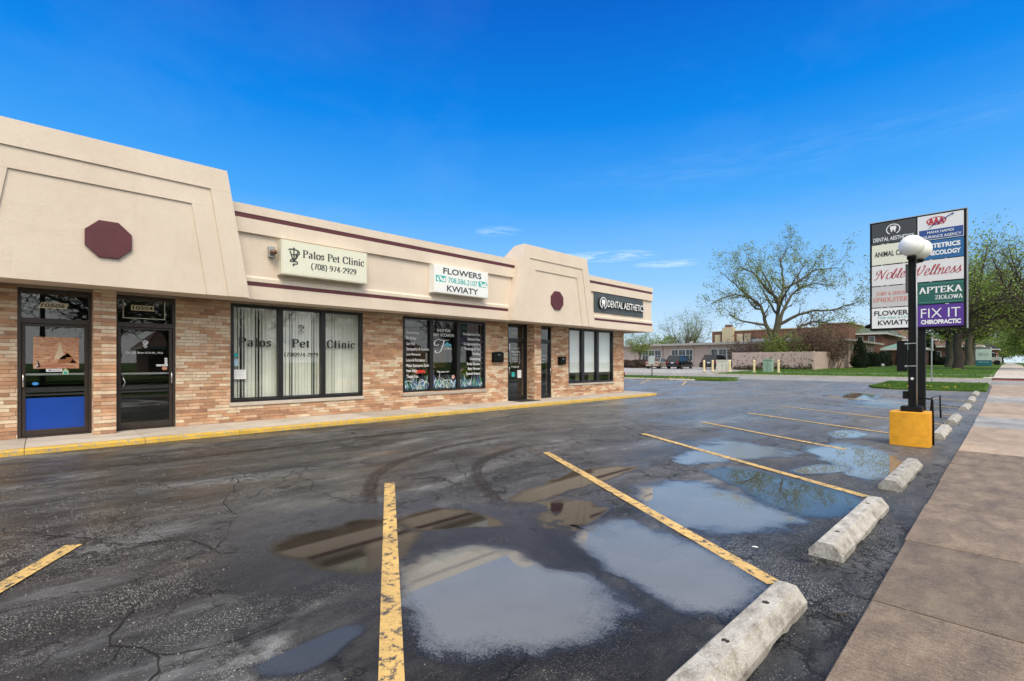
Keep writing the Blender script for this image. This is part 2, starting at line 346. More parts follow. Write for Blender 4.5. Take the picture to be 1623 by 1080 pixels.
def grass_mat():
    m = bpy.data.materials.new('grass'); m.use_nodes = True; t = m.node_tree; b = t.nodes['Principled BSDF']
    g = node(t, 'ShaderNodeNewGeometry').outputs['Position']
    n = node(t, 'ShaderNodeTexNoise', {'Vector': g, 'Scale': .5, 'Detail': 8.0, 'Roughness': .7}).outputs[0]
    f = node(t, 'ShaderNodeTexNoise', {'Vector': g, 'Scale': 9.0, 'Detail': 6.0, 'Roughness': .8}).outputs[0]
    c = ramp(t, n, [(.3, (.048, .095, .014)), (.7, (.088, .155, .026))])
    c = mix(t, 1.0, c, ramp(t, f, [(.3, .6), (.7, 1.35)]), 'MULTIPLY')
    t.links.new(c, b.inputs['Base Color']); b.inputs['Roughness'].default_value = .9; b.inputs['Specular IOR Level'].default_value = .15
    bp = node(t, 'ShaderNodeBump', {'Strength': .8, 'Distance': .05, 'Height': f}); t.links.new(bp.outputs[0], b.inputs['Normal'])
    return m

MAT.update(
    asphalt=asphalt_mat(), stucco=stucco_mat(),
    grass=grass_mat(),
    blade=leaf_mat('grass_blade', (.05, .13, .012), (.13, .24, .03)),
    maroon=M('maroon_paint', (.095, .018, .026), .55, .15, 3, .2, 90),
    soffit=M('soffit', (.36, .31, .25), .85, .12, 2),
    mortar=M('mortar', (.46, .38, .30), .9, .25, 8, .6, 80),
    bronze=M('bronze_aluminium', (.034, .024, .019), .38, .2, 4, metal=0.0, spec=.5),
    black_frame=M('black_aluminium', (.012, .012, .013), .35, .2, 4),
    glass=glass_mat('window_glass', (.96, .975, .97), 1.5, .95),
    white_plastic=M('white_plastic', (.78, .79, .76), .4, .03, 3),
    cream_face=M('cream_sign_face', (.72, .73, .60), .4, .03, 3),
    white_face=M('white_sign_face', (.80, .82, .82), .35, .03, 3),
    sign_case=M('cream_sign_case', (.66, .64, .52), .45, .06, 6),
    black=M('black_paint', (.006, .0065, .007), .6, .3, 5, .3, 80, spec=.2),
    ink=M('black_vinyl', (.014, .014, .016), .4),
    charcoal=M('charcoal_vinyl', (.045, .048, .055), .4),
    white=M('white_vinyl', (.82, .83, .84), .4),
    teal=M('teal_vinyl', (.02, .42, .40), .4),
    blue=M('blue_panel', (.004, .055, .36), .3, .05, 2),
    red=M('red_vinyl', (.45, .012, .03), .4),
    slab=concrete_mat('walkway_concrete', (.36, .315, .27), (.47, .42, .36), (.54, .49, .43), .2),
    walk=concrete_mat('sidewalk_concrete', (.092, .064, .041), (.150, .110, .076), (.225, .174, .128), .7, 1.9), walk_pale=concrete_mat('pale_sidewalk_concrete', (.26, .19, .13), (.33, .25, .18), (.39, .31, .24), .3, .9), walk_wet=concrete_mat('washed_sidewalk_concrete', (.27, .25, .22), (.33, .31, .28), (.38, .36, .33), .3, .9, .55),
    street=concrete_mat('street_concrete', (.24, .23, .21), (.29, .28, .26), (.33, .32, .30), .15, .4),
    kerbstone=concrete_mat('kerb_concrete', (.36, .33, .28), (.44, .41, .35), (.52, .48, .41), .2),
    stop=concrete_mat('wheel_stop_concrete', (.16, .135, .10), (.34, .32, .28), (.47, .455, .415), .55, 5.0),
    line=paint_mat('yellow_line_paint', (.72, .47, .15), (.05, .05, .05), (.41, .48)),
    kerb_paint=paint_mat('yellow_kerb_paint', (.68, .43, .05), (.33, .29, .23), (.40, .49), False),
    orange=M('orange_paint', (.80, .37, .015), .5, .16, 7, .5, 14, dist=.012),
    earth=M('bare_earth', (.10, .075, .05), .95, .3, 3),
    bark=M('bark', (.085, .078, .052), .95, .35, 3, 1.0, 25, dist=.03),
    darkbark=M('dark_bark', (.055, .045, .035), .95, .35, 3, 1.0, 25, dist=.03),
    leaf_y=leaf_mat('young_leaf', (.12, .17, .025), (.24, .31, .06)),
    leaf_g=leaf_mat('spring_leaf', (.11, .20, .022), (.29, .41, .06)),
    leaf_d=leaf_mat('conifer_leaf', (.008, .022, .008), (.022, .050, .016)),
    twig=leaf_mat('bare_twig', (.10, .062, .04), (.17, .115, .08)),
    steel=M('galvanised_steel', (.36, .37, .37), .45, .2, 10, metal=.6),
    chrome=M('polished_handle', (.62, .62, .60), .22, metal=1.0),
)
BRICKS = [brick_mat('brick_%s' % n, c) for n, c in (('orange', (.56, .31, .175)), ('tan', (.61, .39, .245)), ('pink', (.66, .45, .31)), ('cream', (.74, .605, .44)), ('pale', (.69, .54, .385)), ('brown', (.38, .205, .125)), ('umber', (.47, .265, .155)))]
rnd = random.Random(7)
# ------------------------------------------------------------------ the ground
YB = [-60, -20, 0, 22, 26, 30, 34, 38, 42, 46, 48.4, 56, 70, 90, 130, 600]
def sheet(name, x0, x1, y0, y1, dz, mat, parent=None, kind='structure', nx=1, edge=None):
    ys = [y0] + [y for y in YB if y0 < y < y1] + [y1]
    mb = MB()
    for i in range(len(ys) - 1):
        for k in range(nx):
            a, b = x0 + (x1-x0)*k/nx, x0 + (x1-x0)*(k+1)/nx
            mb.quad((a, ys[i], gz(ys[i])+dz), (b, ys[i], gz(ys[i])+dz), (b, ys[i+1], gz(ys[i+1])+dz), (a, ys[i+1], gz(ys[i+1])+dz))
    o = mb.build(name, mat, parent, recalc=False)
    if kind: o['kind'] = kind
    return o
sheet('ground', -600, 600, -400, 700, -.10, MAT['grass'])
lot = MB()
def gpoly(mb, pts, dz, m=0, cy=None):
    """flat polygon draped on the slope by clipping at the break lines"""
    ys = sorted(set([min(p[1] for p in pts)] + [y for y in YB if min(p[1] for p in pts) < y < max(p[1] for p in pts)] + [max(p[1] for p in pts)]))
    for a, b in zip(ys, ys[1:]):
        poly = [Vector(p) for p in pts]
        for lim, sgn in ((a, 1), (b, -1)):
            out = []
            for i in range(len(poly)):
                p, q = poly[i], poly[(i+1) % len(poly)]
                ip, iq = (p.y-lim)*sgn >= -1e-9, (q.y-lim)*sgn >= -1e-9
                if ip: out.append(p)
                if ip != iq:
                    t = (lim-p.y)/(q.y-p.y); out.append(p + (q-p)*t)
            poly = out
            if len(poly) < 3: break
        if len(poly) >= 3: mb.add([(p.x, p.y, gz(p.y)+dz) for p in poly], [tuple(range(len(poly)))], m)
gpoly(lot, [(-13.6, -30), (-.595, -30), (-.595, 36.2), (-45, 36.2), (-45, 20.9), (-13.6, 20.9)], 0.0)
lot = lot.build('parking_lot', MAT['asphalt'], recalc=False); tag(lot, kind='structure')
sheet('cross_street', -150, 60, 36.2, 41.5, 0.0, MAT['street'])
pk = MB(); gpoly(pk, [(-60, 41.68), (-18.02, 41.68), (-18.02, 55.9), (-21.5, 56.1), (-21.5, 69.5), (-60, 69.5)], 0.004)
tag(pk.build('far_driveway', MAT['street'], recalc=False), kind='structure')
sheet('avenue', 4.6, 17.0, -120, 600, -.06, MAT['street'])
# raised lawns: a grass sheet with tufts of blades
def blades(name, region, n, size, parent=None, seed=1, dandelion=0):
    r = np.random.RandomState(seed); xs, ys = region(r, n)
    zs = np.array([gz(y) for y in ys]) + .10
    k = len(xs); a = r.rand(k)*math.tau; w = size*.18*(.6+r.rand(k)); hgt = size*(.5+r.rand(k)); lx = (r.rand(k)-.5)*size; ly = (r.rand(k)-.5)*size
    v = np.zeros((k, 3, 3)); v[:, 0] = np.stack([xs-np.cos(a)*w, ys-np.sin(a)*w, zs-.01], 1); v[:, 1] = np.stack([xs+np.cos(a)*w, ys+np.sin(a)*w, zs-.01], 1)
    v[:, 2] = np.stack([xs+lx, ys+ly, zs+hgt], 1)
    o = npmesh(name, v.reshape(-1, 3), 3, MAT['blade'], parent); tag(o, 'short spring grass blades growing on the turf', 'grass', kind='stuff'); return o
def npmesh(name, verts, k, mat, parent=None, mi=None):
    n = len(verts)//k; me = bpy.data.meshes.new(name)
    me.vertices.add(n*k); me.vertices.foreach_set('co', np.asarray(verts, dtype=np.float32).ravel())
    me.loops.add(n*k); me.loops.foreach_set('vertex_index', np.arange(n*k, dtype=np.int32))
    me.polygons.add(n); me.polygons.foreach_set('loop_start', np.arange(0, n*k, k, dtype=np.int32))
    for m in (mat if isinstance(mat, (list, tuple)) else [mat]): me.materials.append(m)
    if mi is not None: me.polygons.foreach_set('material_index', np.asarray(mi, dtype=np.int32))
    me.update(); return link(name, me, parent)
def island(name, pts, label):
    o = MB(); gpoly(o, pts, .09)
    n = len(pts)
    for i in range(n):
        (ax, ay), (bx, by) = pts[i], pts[(i+1) % n]
        o.quad((ax, ay, gz(ay)+.09), (bx, by, gz(by)+.09), (bx, by, gz(by)-.02), (ax, ay, gz(ay)-.02))
    o = o.build(name, MAT['grass']); tag(o, label, kind='structure'); return o
IL = [(-30, 32.9), (-20.5, 32.9), (-15.2, 32.9), (-13.6, 33.0), (-12.9, 33.8), (-13.3, 35.0), (-14.2, 35.9), (-16.5, 36.1), (-30, 36.1)]
IR = [(-4.9, 30.9), (-5.3, 32.0), (-5.1, 33.6), (-4.4, 35.0), (-3.4, 35.9), (-1.0, 36.0), (-.72, 35.4), (-.72, 30.6), (-2.6, 30.4), (-4.2, 30.4)]
island('grass_island', IL, 'low grass island with dandelions behind the far left wheel stops')
island('grass_island', IR, 'low grass island by the sidewalk, in front of the cross street')
def reg(x0, x1, y0, y1): return lambda r, n: (x0+(x1-x0)*r.rand(n), y0+(y1-y0)*r.rand(n))
blades('grass_blades', reg(-29.5, -13.4, 33.0, 36.0), 14000, .07, seed=2)
blades('grass_blades', reg(-5.0, -.78, 30.7, 35.8), 12000, .07, seed=3)
blades('grass_blades', reg(-17.9, -.9, 42.2, 60.0), 16000, .09, seed=4)
r_ = np.random.RandomState(5)
for nm, x0, x1, y0, y1, n in (('dandelions', -17.5, -13.8, 32.95, 33.5, 30), ('dandelions', -4.6, -1.6, 30.6, 31.6, 18)):
    mb = MB()
    for _ in range(n):
        x, y = x0+(x1-x0)*r_.rand(), y0+(y1-y0)*r_.rand()
        mb.lathe([(.001, .10), (.032, .125), (.02, .14), (.001, .142)], (x, y, gz(y)+.04), 6)
    tag(mb.build(nm, M('dandelion_yellow', (.75, .50, .02), .7)), 'yellow dandelions dotting the edge of the %s grass island' % ('left' if x0 < -10 else 'right'), 'flowers', kind='stuff')
def lawn(name, pts, dz=.09):
    o = MB(); gpoly(o, pts, dz)
    for i in range(len(pts)):
        (ax, ay), (bx, by) = pts[i], pts[(i+1) % len(pts)]
        o.quad((ax, ay, gz(ay)+dz), (bx, by, gz(by)+dz), (bx, by, gz(by)-.05), (ax, ay, gz(ay)-.05))
    tag(o.build(name, MAT['grass']), kind='structure')
lawn('lawn', [(-18.0, 41.9), (-.74, 41.9), (-.74, 300), (-21.4, 300), (-21.4, 56), (-18.0, 56)])
lawn('verge', [(1.12, 41.9), (4.3, 41.9), (4.3, 300), (1.12, 300)])
lawn('verge', [(1.12, -40), (4.3, -40), (4.3, 35.4), (1.12, 35.4)], .015)
lawn('verge', [(17.3, -80), (60, -80), (60, 300), (17.3, 300)])
# kerbs of the cross street and the avenue, laid as separate stones where they show
def kerb_run(name, x0, x1, y, ln, side=0):
    root = MB().build(name, MAT['kerbstone'], recalc=False) if False else None
kb = MB(); gpoly(kb, [(-60, 41.5), (-.7, 41.5), (-.7, 41.68), (-60, 41.68)], .10)
kb = MB().box(-60, -.76, 41.5, 41.66, gz(41.5)-.05, gz(41.5)+.105).build('kerb', MAT['kerbstone']); tag(kb, kind='structure')
kb = MB().box(1.14, 4.4, 41.5, 41.66, gz(41.5)-.05, gz(41.5)+.105).build('kerb', MAT['kerbstone']); tag(kb, kind='structure')
kb = MB().box(4.3, 4.46, -60, 35.4, -.06, .03).build('kerb', MAT['kerbstone']); tag(kb, kind='structure')
tag(MB().box(-.9, -.68, 35.6, 36.2, gz(36)-.05, gz(36)+.11).build('kerb', MAT['kerbstone']), kind='structure')
tag(MB().box(-1.15, -.72, 41.7, 44.2, gz(42)-.05, gz(43)+.115).build('kerb', MAT['kerbstone']), kind='structure')
# side walk along the far side of the cross street
for nm, x0, x1 in (('side_path', -19.0, -.78),):
    root = sheet(nm, x0, x1, 46.3, 47.3, .10, MAT['street'])

# ---- the sidewalk: one slab each
rs = random.Random(3)
def slab_mesh(x0, x1, y0, y1, z0, z1, ze, c=.012):
    mb = MB(); vs = [(x0, y0, z0), (x1, y0, z0), (x1, y1, z0+ze), (x0, y1, z0+ze), (x0, y0, z1-c), (x1, y0, z1-c), (x1, y1, z1-c+ze), (x0, y1, z1-c+ze),
                     (x0+c, y0+c, z1), (x1-c, y0+c, z1), (x1-c, y1-c, z1+ze), (x0+c, y1-c, z1+ze)]
    mb.add(vs, [(0,3,2,1), (0,1,5,4), (1,2,6,5), (2,3,7,6), (3,0,4,7), (4,5,9,8), (5,6,10,9), (6,7,11,10), (7,4,8,11), (8,9,10,11)])
    return mb
JM = M('joint_soil', (.018, .014, .011), .95)
swk = sheet('sidewalk', -.60, 1.10, -20, 36.1, .027, JM)
y = 3.80 - 1.49*9
while y < 36.0:
    y1 = min(y + 1.49, 36.15)
    dz = rs.uniform(-.004, .004)
    slab_mesh(-.62 + rs.uniform(-.008, .008), 1.10, y + .011, y1 - .011, gz((y+y1)/2)-.05, gz(y)+.034+dz, gz(y1)-gz(y), .006).build('paving_slab', MAT['walk'] if y < 11 else MAT['walk_wet'] if 15.0 < y < 18.2 or 24 < y < 27 else MAT['walk_pale'], swk)
    y = y1
swf = sheet('sidewalk', -.72, 1.12, 41.5, 300, .105, JM)
y = 42.3
while y < 96:
    slab_mesh(-.72, 1.12, y + .008, y + 1.49 - .008, gz(y)-.05, gz(y)+.115, gz(y+1.49)-gz(y)).build('paving_slab', MAT['slab'], swf); y += 1.49
mb = MB(); gpoly(mb, [(-.72, 96), (1.12, 96), (1.12, 300), (-.72, 300)], .114); mb.build('paving', MAT['slab'], swf, recalc=False)
pad = MB().box(-.70, 1.10, 41.5, 42.28, gz(42)-.05, gz(42)+.06).build('tactile_strip', M('red_tactile', (.42, .13, .10), .8, .15, 10), swf)

# ---- painted stall lines on the lot
def strip(mb, a, b, w, dz, m=0, n=1):
    a = Vector(a); b = Vector(b); d = (b-a).normalized(); s = Vector((-d.y, d.x))*w/2
    for i in range(n):
        p = a + (b-a)*i/n; q = a + (b-a)*(i+1)/n
        mb.add([(v.x, v.y, gz(v.y)+dz) for v in (p-s, q-s, q+s, p+s)], [(0, 1, 2, 3)], m)
for k in range(-2, 9):
    y0 = 3.17 + 3.035*k if k > 0 else 3.17 + 2.99*k
    y0 = {-2: -2.8, -1: .19, 0: 3.17, 1: 6.16, 2: 9.27, 3: 12.15, 4: 15.27, 5: 18.4, 6: 21.35, 7: 24.4, 8: 27.5}[k]
    mb = MB(); strip(mb, (-5.5, y0), (-1.14 if k != 3 else -2.0, y0 - 2.50*(1 if k != 3 else .80)), .125, .0098, n=6); mb.build('painted_line', MAT['line'], lot, recalc=False)
for x in (-24.5, -21.6, -18.7, -15.8):
    mb = MB(); strip(mb, (x, 32.4), (x + 1.9, 28.0), .11, .004, n=4); mb.build('painted_line', MAT['line'], lot, recalc=False)
# ---- cracks and tyre marks that the photo shows singly
crackm = M('crack_shadow', (.006, .006, .006), .95)
def jagged(pts, w, name, seed, mat=crackm, amp=.045):
    r = random.Random(seed); P = []
    for i in range(len(pts)-1):
        a, b = Vector(pts[i]), Vector(pts[i+1]); n = max(2, int((b-a).length/.045))
        for k in range(n):
            p = a + (b-a)*k/n; q = noise.noise_vector(Vector((p.x*3.1, p.y*3.1, seed)))*amp*3.0
            P.append(Vector((p.x + q.x + r.uniform(-1, 1)*.010, p.y + q.y + r.uniform(-1, 1)*.010)))
    mb = MB(); vs = []
    for i, p in enumerate(P):
        d = (P[min(i+1, len(P)-1)] - P[max(0, i-1)]).normalized(); s = Vector((-d.y, d.x)) * w * r.uniform(.25, 1.0)
        vs += [(p.x-s.x, p.y-s.y, .0045), (p.x+s.x, p.y+s.y, .0045)]
    mb.add(vs, [(2*i, 2*i+2, 2*i+3, 2*i+1) for i in range(len(P)-1)])
    mb.build(name, mat, lot, recalc=False)
for i, pts in enumerate([[(-4.6, 1.02), (-5.21, 1.29), (-6.23, 1.48), (-7.25, 1.95), (-8.1, 1.93)], [(-6.0, 1.71), (-7.14, 2.62), (-5.4, 2.33), (-4.97, 2.42)], [(-3.9, .36), (-3.71, 0.33), (-3.11, 0.38), (-2.8, 0.35)],
                         [(-1.3, 3.0), (-0.86, 3.36), (-0.74, 3.39), (-0.62, 3.37)], [(-3.86, 7.31), (-3.96, 8.93), (-3.29, 8.96), (-2.97, 9.95)], [(-3.3, 5.0), (-3.6, 4.3), (-4.3, 3.9), (-5.2, 4.1), (-6.4, 4.8)],
                         [(-3.2, .5), (-3.0, .8), (-3.05, 1.1)], [(-6.5, -.2), (-5.4, .35), (-4.9, .9), (-4.2, 1.3)], [(-5.0, 8.2), (-5.7, 9.5), (-6.8, 10.2), (-7.4, 12)]]):
    jagged(pts, .007, 'crack', i + 1)
def tyre(pts, w, seed):
    m = bpy.data.materials.get('tyre_mark_film')
    if m is None:
        m = bpy.data.materials.new('tyre_mark_film'); m.use_nodes = True; t = m.node_tree; b = t.nodes['Principled BSDF']
        b.inputs['Base Color'].default_value = (.030, .019, .013, 1); b.inputs['Roughness'].default_value = .55
        at = node(t, 'ShaderNodeAttribute', attribute_name='deep').outputs['Fac']
        n = node(t, 'ShaderNodeTexNoise', {'Vector': node(t, 'ShaderNodeNewGeometry').outputs['Position'], 'Scale': 9.0, 'Detail': 7.0, 'Roughness': .75}).outputs[0]
        b.inputs['Alpha'].default_value = 1
        t.links.new(math_(t, 'MULTIPLY', math_(t, 'MULTIPLY', at, .85), ramp(t, n, [(.35, .25), (.6, 1.0)])), b.inputs['Alpha'])
    P = spline(pts, 14); vs = []; at = []; cols = 6
    for i, p in enumerate(P):
        d = (P[min(i+1, len(P)-1)] - P[max(0, i-1)]).normalized(); s = Vector((-d.y, d.x))
        fade = min(1, i/8, (len(P)-1-i)/8)
        for c in range(cols):
            k = c/(cols-1)*2-1; q = p + s*k*w/2; vs.append((q.x, q.y, .0042)); at.append(fade*(0 if abs(k) > .9 else (.9 if c % 2 else .55)))
    me = bpy.data.meshes.new('tyre_mark'); me.from_pydata(vs, [], [(i*cols+c, (i+1)*cols+c, (i+1)*cols+c+1, i*cols+c+1) for i in range(len(P)-1) for c in range(cols-1)])
    a = me.attributes.new('deep', 'FLOAT', 'POINT'); a.data.foreach_set('value', at); me.materials.append(m); link('tyre_mark', me, lot)
def spline(pts, n=10, closed=False):
    P = [Vector(p) for p in pts]; k = len(P); out = []
    rng = range(k if closed else k-1)
    for i in rng:
        p0 = P[(i-1) % k] if closed or i > 0 else P[0]; p1 = P[i]; p2 = P[(i+1) % k]; p3 = P[(i+2) % k] if closed or i+2 < k else P[-1]
        for j in range(n):
            t = j/n; out.append(.5*((2*p1) + (p2-p0)*t + (2*p0-5*p1+4*p2-p3)*t*t + (3*p1-p0-3*p2+p3)*t**3))
    if not closed: out.append(P[-1])
    return out
tyre([(-4.35, 2.25), (-4.75, 2.5), (-5.32, 2.79), (-6.14, 3.36), (-6.79, 4.29), (-7.2, 5.6), (-7.3, 7.2)], .22, 1)
tyre([(-3.8, 3.5), (-4.15, 3.72), (-4.6, 3.96), (-5.34, 4.47), (-5.9, 5.21), (-6.3, 6.5)], .20, 2)
tyre([(-9.5, -1.0), (-9.2, 1.5), (-9.3, 4.5), (-9.0, 8.0)], .26, 3)

# ---- standing water
PM = puddle_mat('sky_sheen_water', (.30, .30, .28), 1.50, .55, amp=.95)  # grey base colour stands in for the bright sky reflected in the water
PM2 = puddle_mat('clear_water_film', (.03, .025, .02), 1.36, .35, .03, 1.3)
PM5 = puddle_mat('damp_asphalt_film', (.02, .02, .02), 1.22, 0.0, .46, 2.6, tint_=.58)
PM4 = puddle_mat('clear_water', (.10, .10, .085), 1.45, .5, .012, .9)
PM3 = puddle_mat('shallow_sheen', (.34, .34, .33), 1.36, .5, .16, 1.8)  # pale wet sheen put into the base colour
def puddle(pts, label, mat=PM, seed=0):
    P = spline(pts, 7, True); n = len(P); c = sum(P, Vector((0, 0)))/n
    P = [p + (noise.noise_vector(Vector((p.x*4, p.y*4, seed)))*.05).to_2d() for p in P]
    zz_ = {PM5: .0044, PM2: .0052, PM3: .0058, PM4: .0072, PM: .0080}[mat] + .00003*seed
    rings = [(1.28, 0.0), (1.14, .22), (1.0, .48), (.86, .70), (.66, .90), (.36, 1.0)]
    vs = []; at = []
    for s_, a_ in rings:
        for p in P: q = c + (p-c)*s_; vs.append((q.x, q.y, gz(q.y)+zz_)); at.append(a_)
    vs.append((c.x, c.y, gz(c.y)+zz_)); at.append(1.0)
    fs = [(r*n+i, r*n+(i+1) % n, (r+1)*n+(i+1) % n, (r+1)*n+i) for r in range(len(rings)-1) for i in range(n)] + [((len(rings)-1)*n+i, (len(rings)-1)*n+(i+1) % n, len(vs)-1) for i in range(n)]
    me = bpy.data.meshes.new('puddle'); me.from_pydata(vs, [], fs)
    a = me.attributes.new('deep', 'FLOAT', 'POINT'); a.data.foreach_set('value', at)
    b = bmesh.new(); b.from_mesh(me); bmesh.ops.recalc_face_normals(b, faces=b.faces)
    if sum(f.normal.z for f in b.faces) < 0: bmesh.ops.reverse_faces(b, faces=b.faces)
    b.to_mesh(me); b.free()
    me.materials.append(mat); o = link('puddle', me); tag(o, label, kind='structure'); return o
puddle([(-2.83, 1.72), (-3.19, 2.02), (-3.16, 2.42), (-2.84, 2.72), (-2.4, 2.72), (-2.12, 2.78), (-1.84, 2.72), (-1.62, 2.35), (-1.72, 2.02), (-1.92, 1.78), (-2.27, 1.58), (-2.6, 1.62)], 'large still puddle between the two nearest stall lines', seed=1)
puddle([(-4.28, 1.45), (-4.42, 1.93), (-4.3, 2.4), (-3.97, 2.5), (-3.42, 2.15), (-3.3, 1.75), (-3.55, 1.5), (-3.95, 1.42)], 'thin wet film to the left of the nearest stall line', PM2, 21)
puddle([(-4.2, 2.5), (-4.2, 2.95), (-3.98, 3.18), (-3.4, 3.1), (-3.6, 2.78), (-3.83, 2.5)], 'thin wet film across the head of the nearest stall line', PM2, 22)
puddle([(-3.56, 3.87), (-3.4, 4.21), (-2.99, 4.3), (-2.78, 3.79), (-2.9, 3.55), (-2.5, 3.6), (-2.24, 3.35), (-2.29, 3.03), (-2.63, 3.05), (-3.16, 3.4)], 'thin wet film left of the second stall line', PM2, 2)
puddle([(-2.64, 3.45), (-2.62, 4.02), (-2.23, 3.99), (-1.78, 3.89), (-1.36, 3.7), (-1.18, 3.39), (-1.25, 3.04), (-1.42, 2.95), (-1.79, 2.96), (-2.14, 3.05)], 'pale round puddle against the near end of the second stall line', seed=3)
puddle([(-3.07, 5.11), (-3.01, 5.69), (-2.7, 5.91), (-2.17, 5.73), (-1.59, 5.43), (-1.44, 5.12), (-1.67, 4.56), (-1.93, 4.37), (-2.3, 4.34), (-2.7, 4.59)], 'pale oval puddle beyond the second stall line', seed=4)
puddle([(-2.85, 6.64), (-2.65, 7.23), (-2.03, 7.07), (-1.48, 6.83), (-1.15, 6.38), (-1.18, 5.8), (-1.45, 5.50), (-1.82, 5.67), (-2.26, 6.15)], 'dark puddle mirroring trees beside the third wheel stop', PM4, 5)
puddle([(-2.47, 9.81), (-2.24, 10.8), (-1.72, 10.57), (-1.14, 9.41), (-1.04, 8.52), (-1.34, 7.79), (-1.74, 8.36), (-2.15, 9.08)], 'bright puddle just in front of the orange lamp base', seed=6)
puddle([(-5.02, 24.72), (-4.99, 27.01), (-4.05, 26.26), (-3.83, 23.54), (-4.35, 23.0)], 'small dark puddle far up the lot left of the black posts', PM2, 7)
puddle([(-3.9, 3.87), (-4.13, 4.67), (-4.23, 5.61), (-3.95, 6.32), (-3.74, 6.18), (-3.68, 5.14), (-3.67, 4.49), (-3.67, 3.94)], 'long narrow wet streak crossing the second stall line', PM2, 8)
puddle([(-2.64, 0.80), (-2.68, 0.95), (-2.72, 1.12), (-2.68, 1.30), (-2.58, 1.28), (-2.50, 1.10), (-2.45, 0.93), (-2.53, 0.80)], 'small bluish puddle at the very front of the lot', PM4, 9)
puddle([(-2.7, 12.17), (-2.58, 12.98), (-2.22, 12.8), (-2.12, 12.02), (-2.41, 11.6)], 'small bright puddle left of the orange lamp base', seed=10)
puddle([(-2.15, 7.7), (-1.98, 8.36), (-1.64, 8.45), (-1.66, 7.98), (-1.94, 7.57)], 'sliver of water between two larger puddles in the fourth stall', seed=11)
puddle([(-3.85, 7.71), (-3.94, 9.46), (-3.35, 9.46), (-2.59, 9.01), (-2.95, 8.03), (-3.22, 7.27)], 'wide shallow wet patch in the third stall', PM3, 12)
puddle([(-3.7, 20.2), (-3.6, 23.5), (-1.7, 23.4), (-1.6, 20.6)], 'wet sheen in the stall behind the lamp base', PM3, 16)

for pts, lb, sd_ in (([(-4.9, 1.3), (-4.6, 2.9), (-3.5, 3.5), (-2.2, 3.2), (-1.4, 2.7), (-1.35, 1.7), (-2.2, 1.2), (-3.4, 1.1)], 'dark damp patch around the front puddles', 31),
                     ):
    puddle(pts, lb, PM5, sd_)

# ---- wheel stops
def wheel_stop(loc, label, seed, ln=1.90, rot=0.0):
    r = random.Random(seed); root = empty('wheel_stop', loc, label, 'wheel stop', 'concrete wheel stops at the heads of the stalls')
    prof = [(-.118, 0), (-.118, .045), (-.055, .125), (.0, .128), (.055, .125), (.118, .045), (.118, 0), (.0, 0)]
    st = [(0, .84), (.015, .90), (.06, 1.0)] + [(.06 + (ln-.12)*i/22, 1.0) for i in range(1, 22)] + [(ln-.06, 1.0), (ln-.015, .90), (ln, .84)]
    mb = MB(); vs = []
    for yy, k in st:
        for x, z in prof:
            e = noise.noise(Vector((x*7, yy*5+seed*9, z*9)))
            chip = .035 if noise.noise(Vector((x*11+5, yy*8+seed*3, z*12))) > .38 and 0 < z < .06 else 0
            jx = e*.009
            dome = z*(1 if k == 1.0 else (.80 if k < .88 else .93))
            zb = z if z > 0 else (0.018 if (abs(yy-ln*.27) < .12 or abs(yy-ln*.73) < .12) else -.004)
            vs.append((x*(1-chip*2)+jx*.35, yy, max(dome + e*.0015 - chip*.5, zb) if z > 0 else zb + (.022*max(0, noise.noise(Vector((yy*6, seed*5, x)))) if x != 0 else 0)))
    n = len(prof); k = len(st)
    fs = [(i*n+j, i*n+(j+1) % n, (i+1)*n+(j+1) % n, (i+1)*n+j) for i in range(k-1) for j in range(n)] + [tuple(range(n)), tuple((k-1)*n+j for j in range(n))]
    mb.add([(v[0], v[1]-ln/2, v[2]) for v in vs], fs)
    o = mb.build('body', MAT['stop'], None, bevel=.0035); o.parent = root
    for s in (-.30, 0.0, .30) if seed % 2 else (-.31, .31):
        h = MB().lathe([(.011, .10), (.011, .1288)], (0, ln*s, 0), 8).build('rebar_pin', M('rust', (.035, .02, .014), .9) if not bpy.data.materials.get('rust') else bpy.data.materials['rust'], None)
        h.parent = root
        q = MB().lathe([(.020, .118), (.020, .1282)], (0, ln*s, 0), 10).build('pin_recess', crackm, None); q.parent = h
    root.rotation_euler = (0, 0, rot)
    return root
STOPS = [(1.55, 'nearest pale concrete wheel stop, cut off by the bottom edge of the view'), (4.42, 'second nearest wheel stop, brown stained, with three pin holes'), (7.33, 'third nearest wheel stop, beside the tree reflecting puddle'),
         (12.85, 'wheel stop just to the right of the orange lamp base'), (16.15, 'wheel stop just beyond the lamp base one'), (21.0, 'first of the three wheel stops bunched before the grass island'),
         (24.2, 'middle of the three wheel stops bunched before the grass island'), (27.4, 'farthest wheel stop, touching the right grass island')]
for i, (yy, lb) in enumerate(STOPS):
    s = wheel_stop((-1.005 + rnd.uniform(-.015, .015), yy + .95, gz(yy+.95)), lb, i + 1, rot=rnd.uniform(-.012, .012)); s['label'] = lb
    if yy > 22: s.rotation_euler.x = math.atan(.022)
for i, (x, lb) in enumerate(((-20.1, 'leftmost of the three long concrete stops along the left grass island'), (-18.15, 'middle of the three long concrete stops along the left grass island'), (-16.2, 'rightmost of the three long concrete stops along the left grass island'))):
    wheel_stop((x, 32.55, gz(32.5)), lb, 20+i, 1.85, R(90))
for pts, lb in (([(-.75, 3.47), (-.71, 3.485), (-.67, 3.48)], 'short brown twig lying between the nearest wheel stop and the sidewalk'),):
    tw = MB().tube([(p[0], p[1], .012 + .004*i) for i, p in enumerate(pts)], [.006, .007, .004], 6).tube([(-.705, 3.485, .016), (-.69, 3.50, .02)], .003, 5).build('twig', MAT['darkbark']); tag(tw, lb, 'twig')
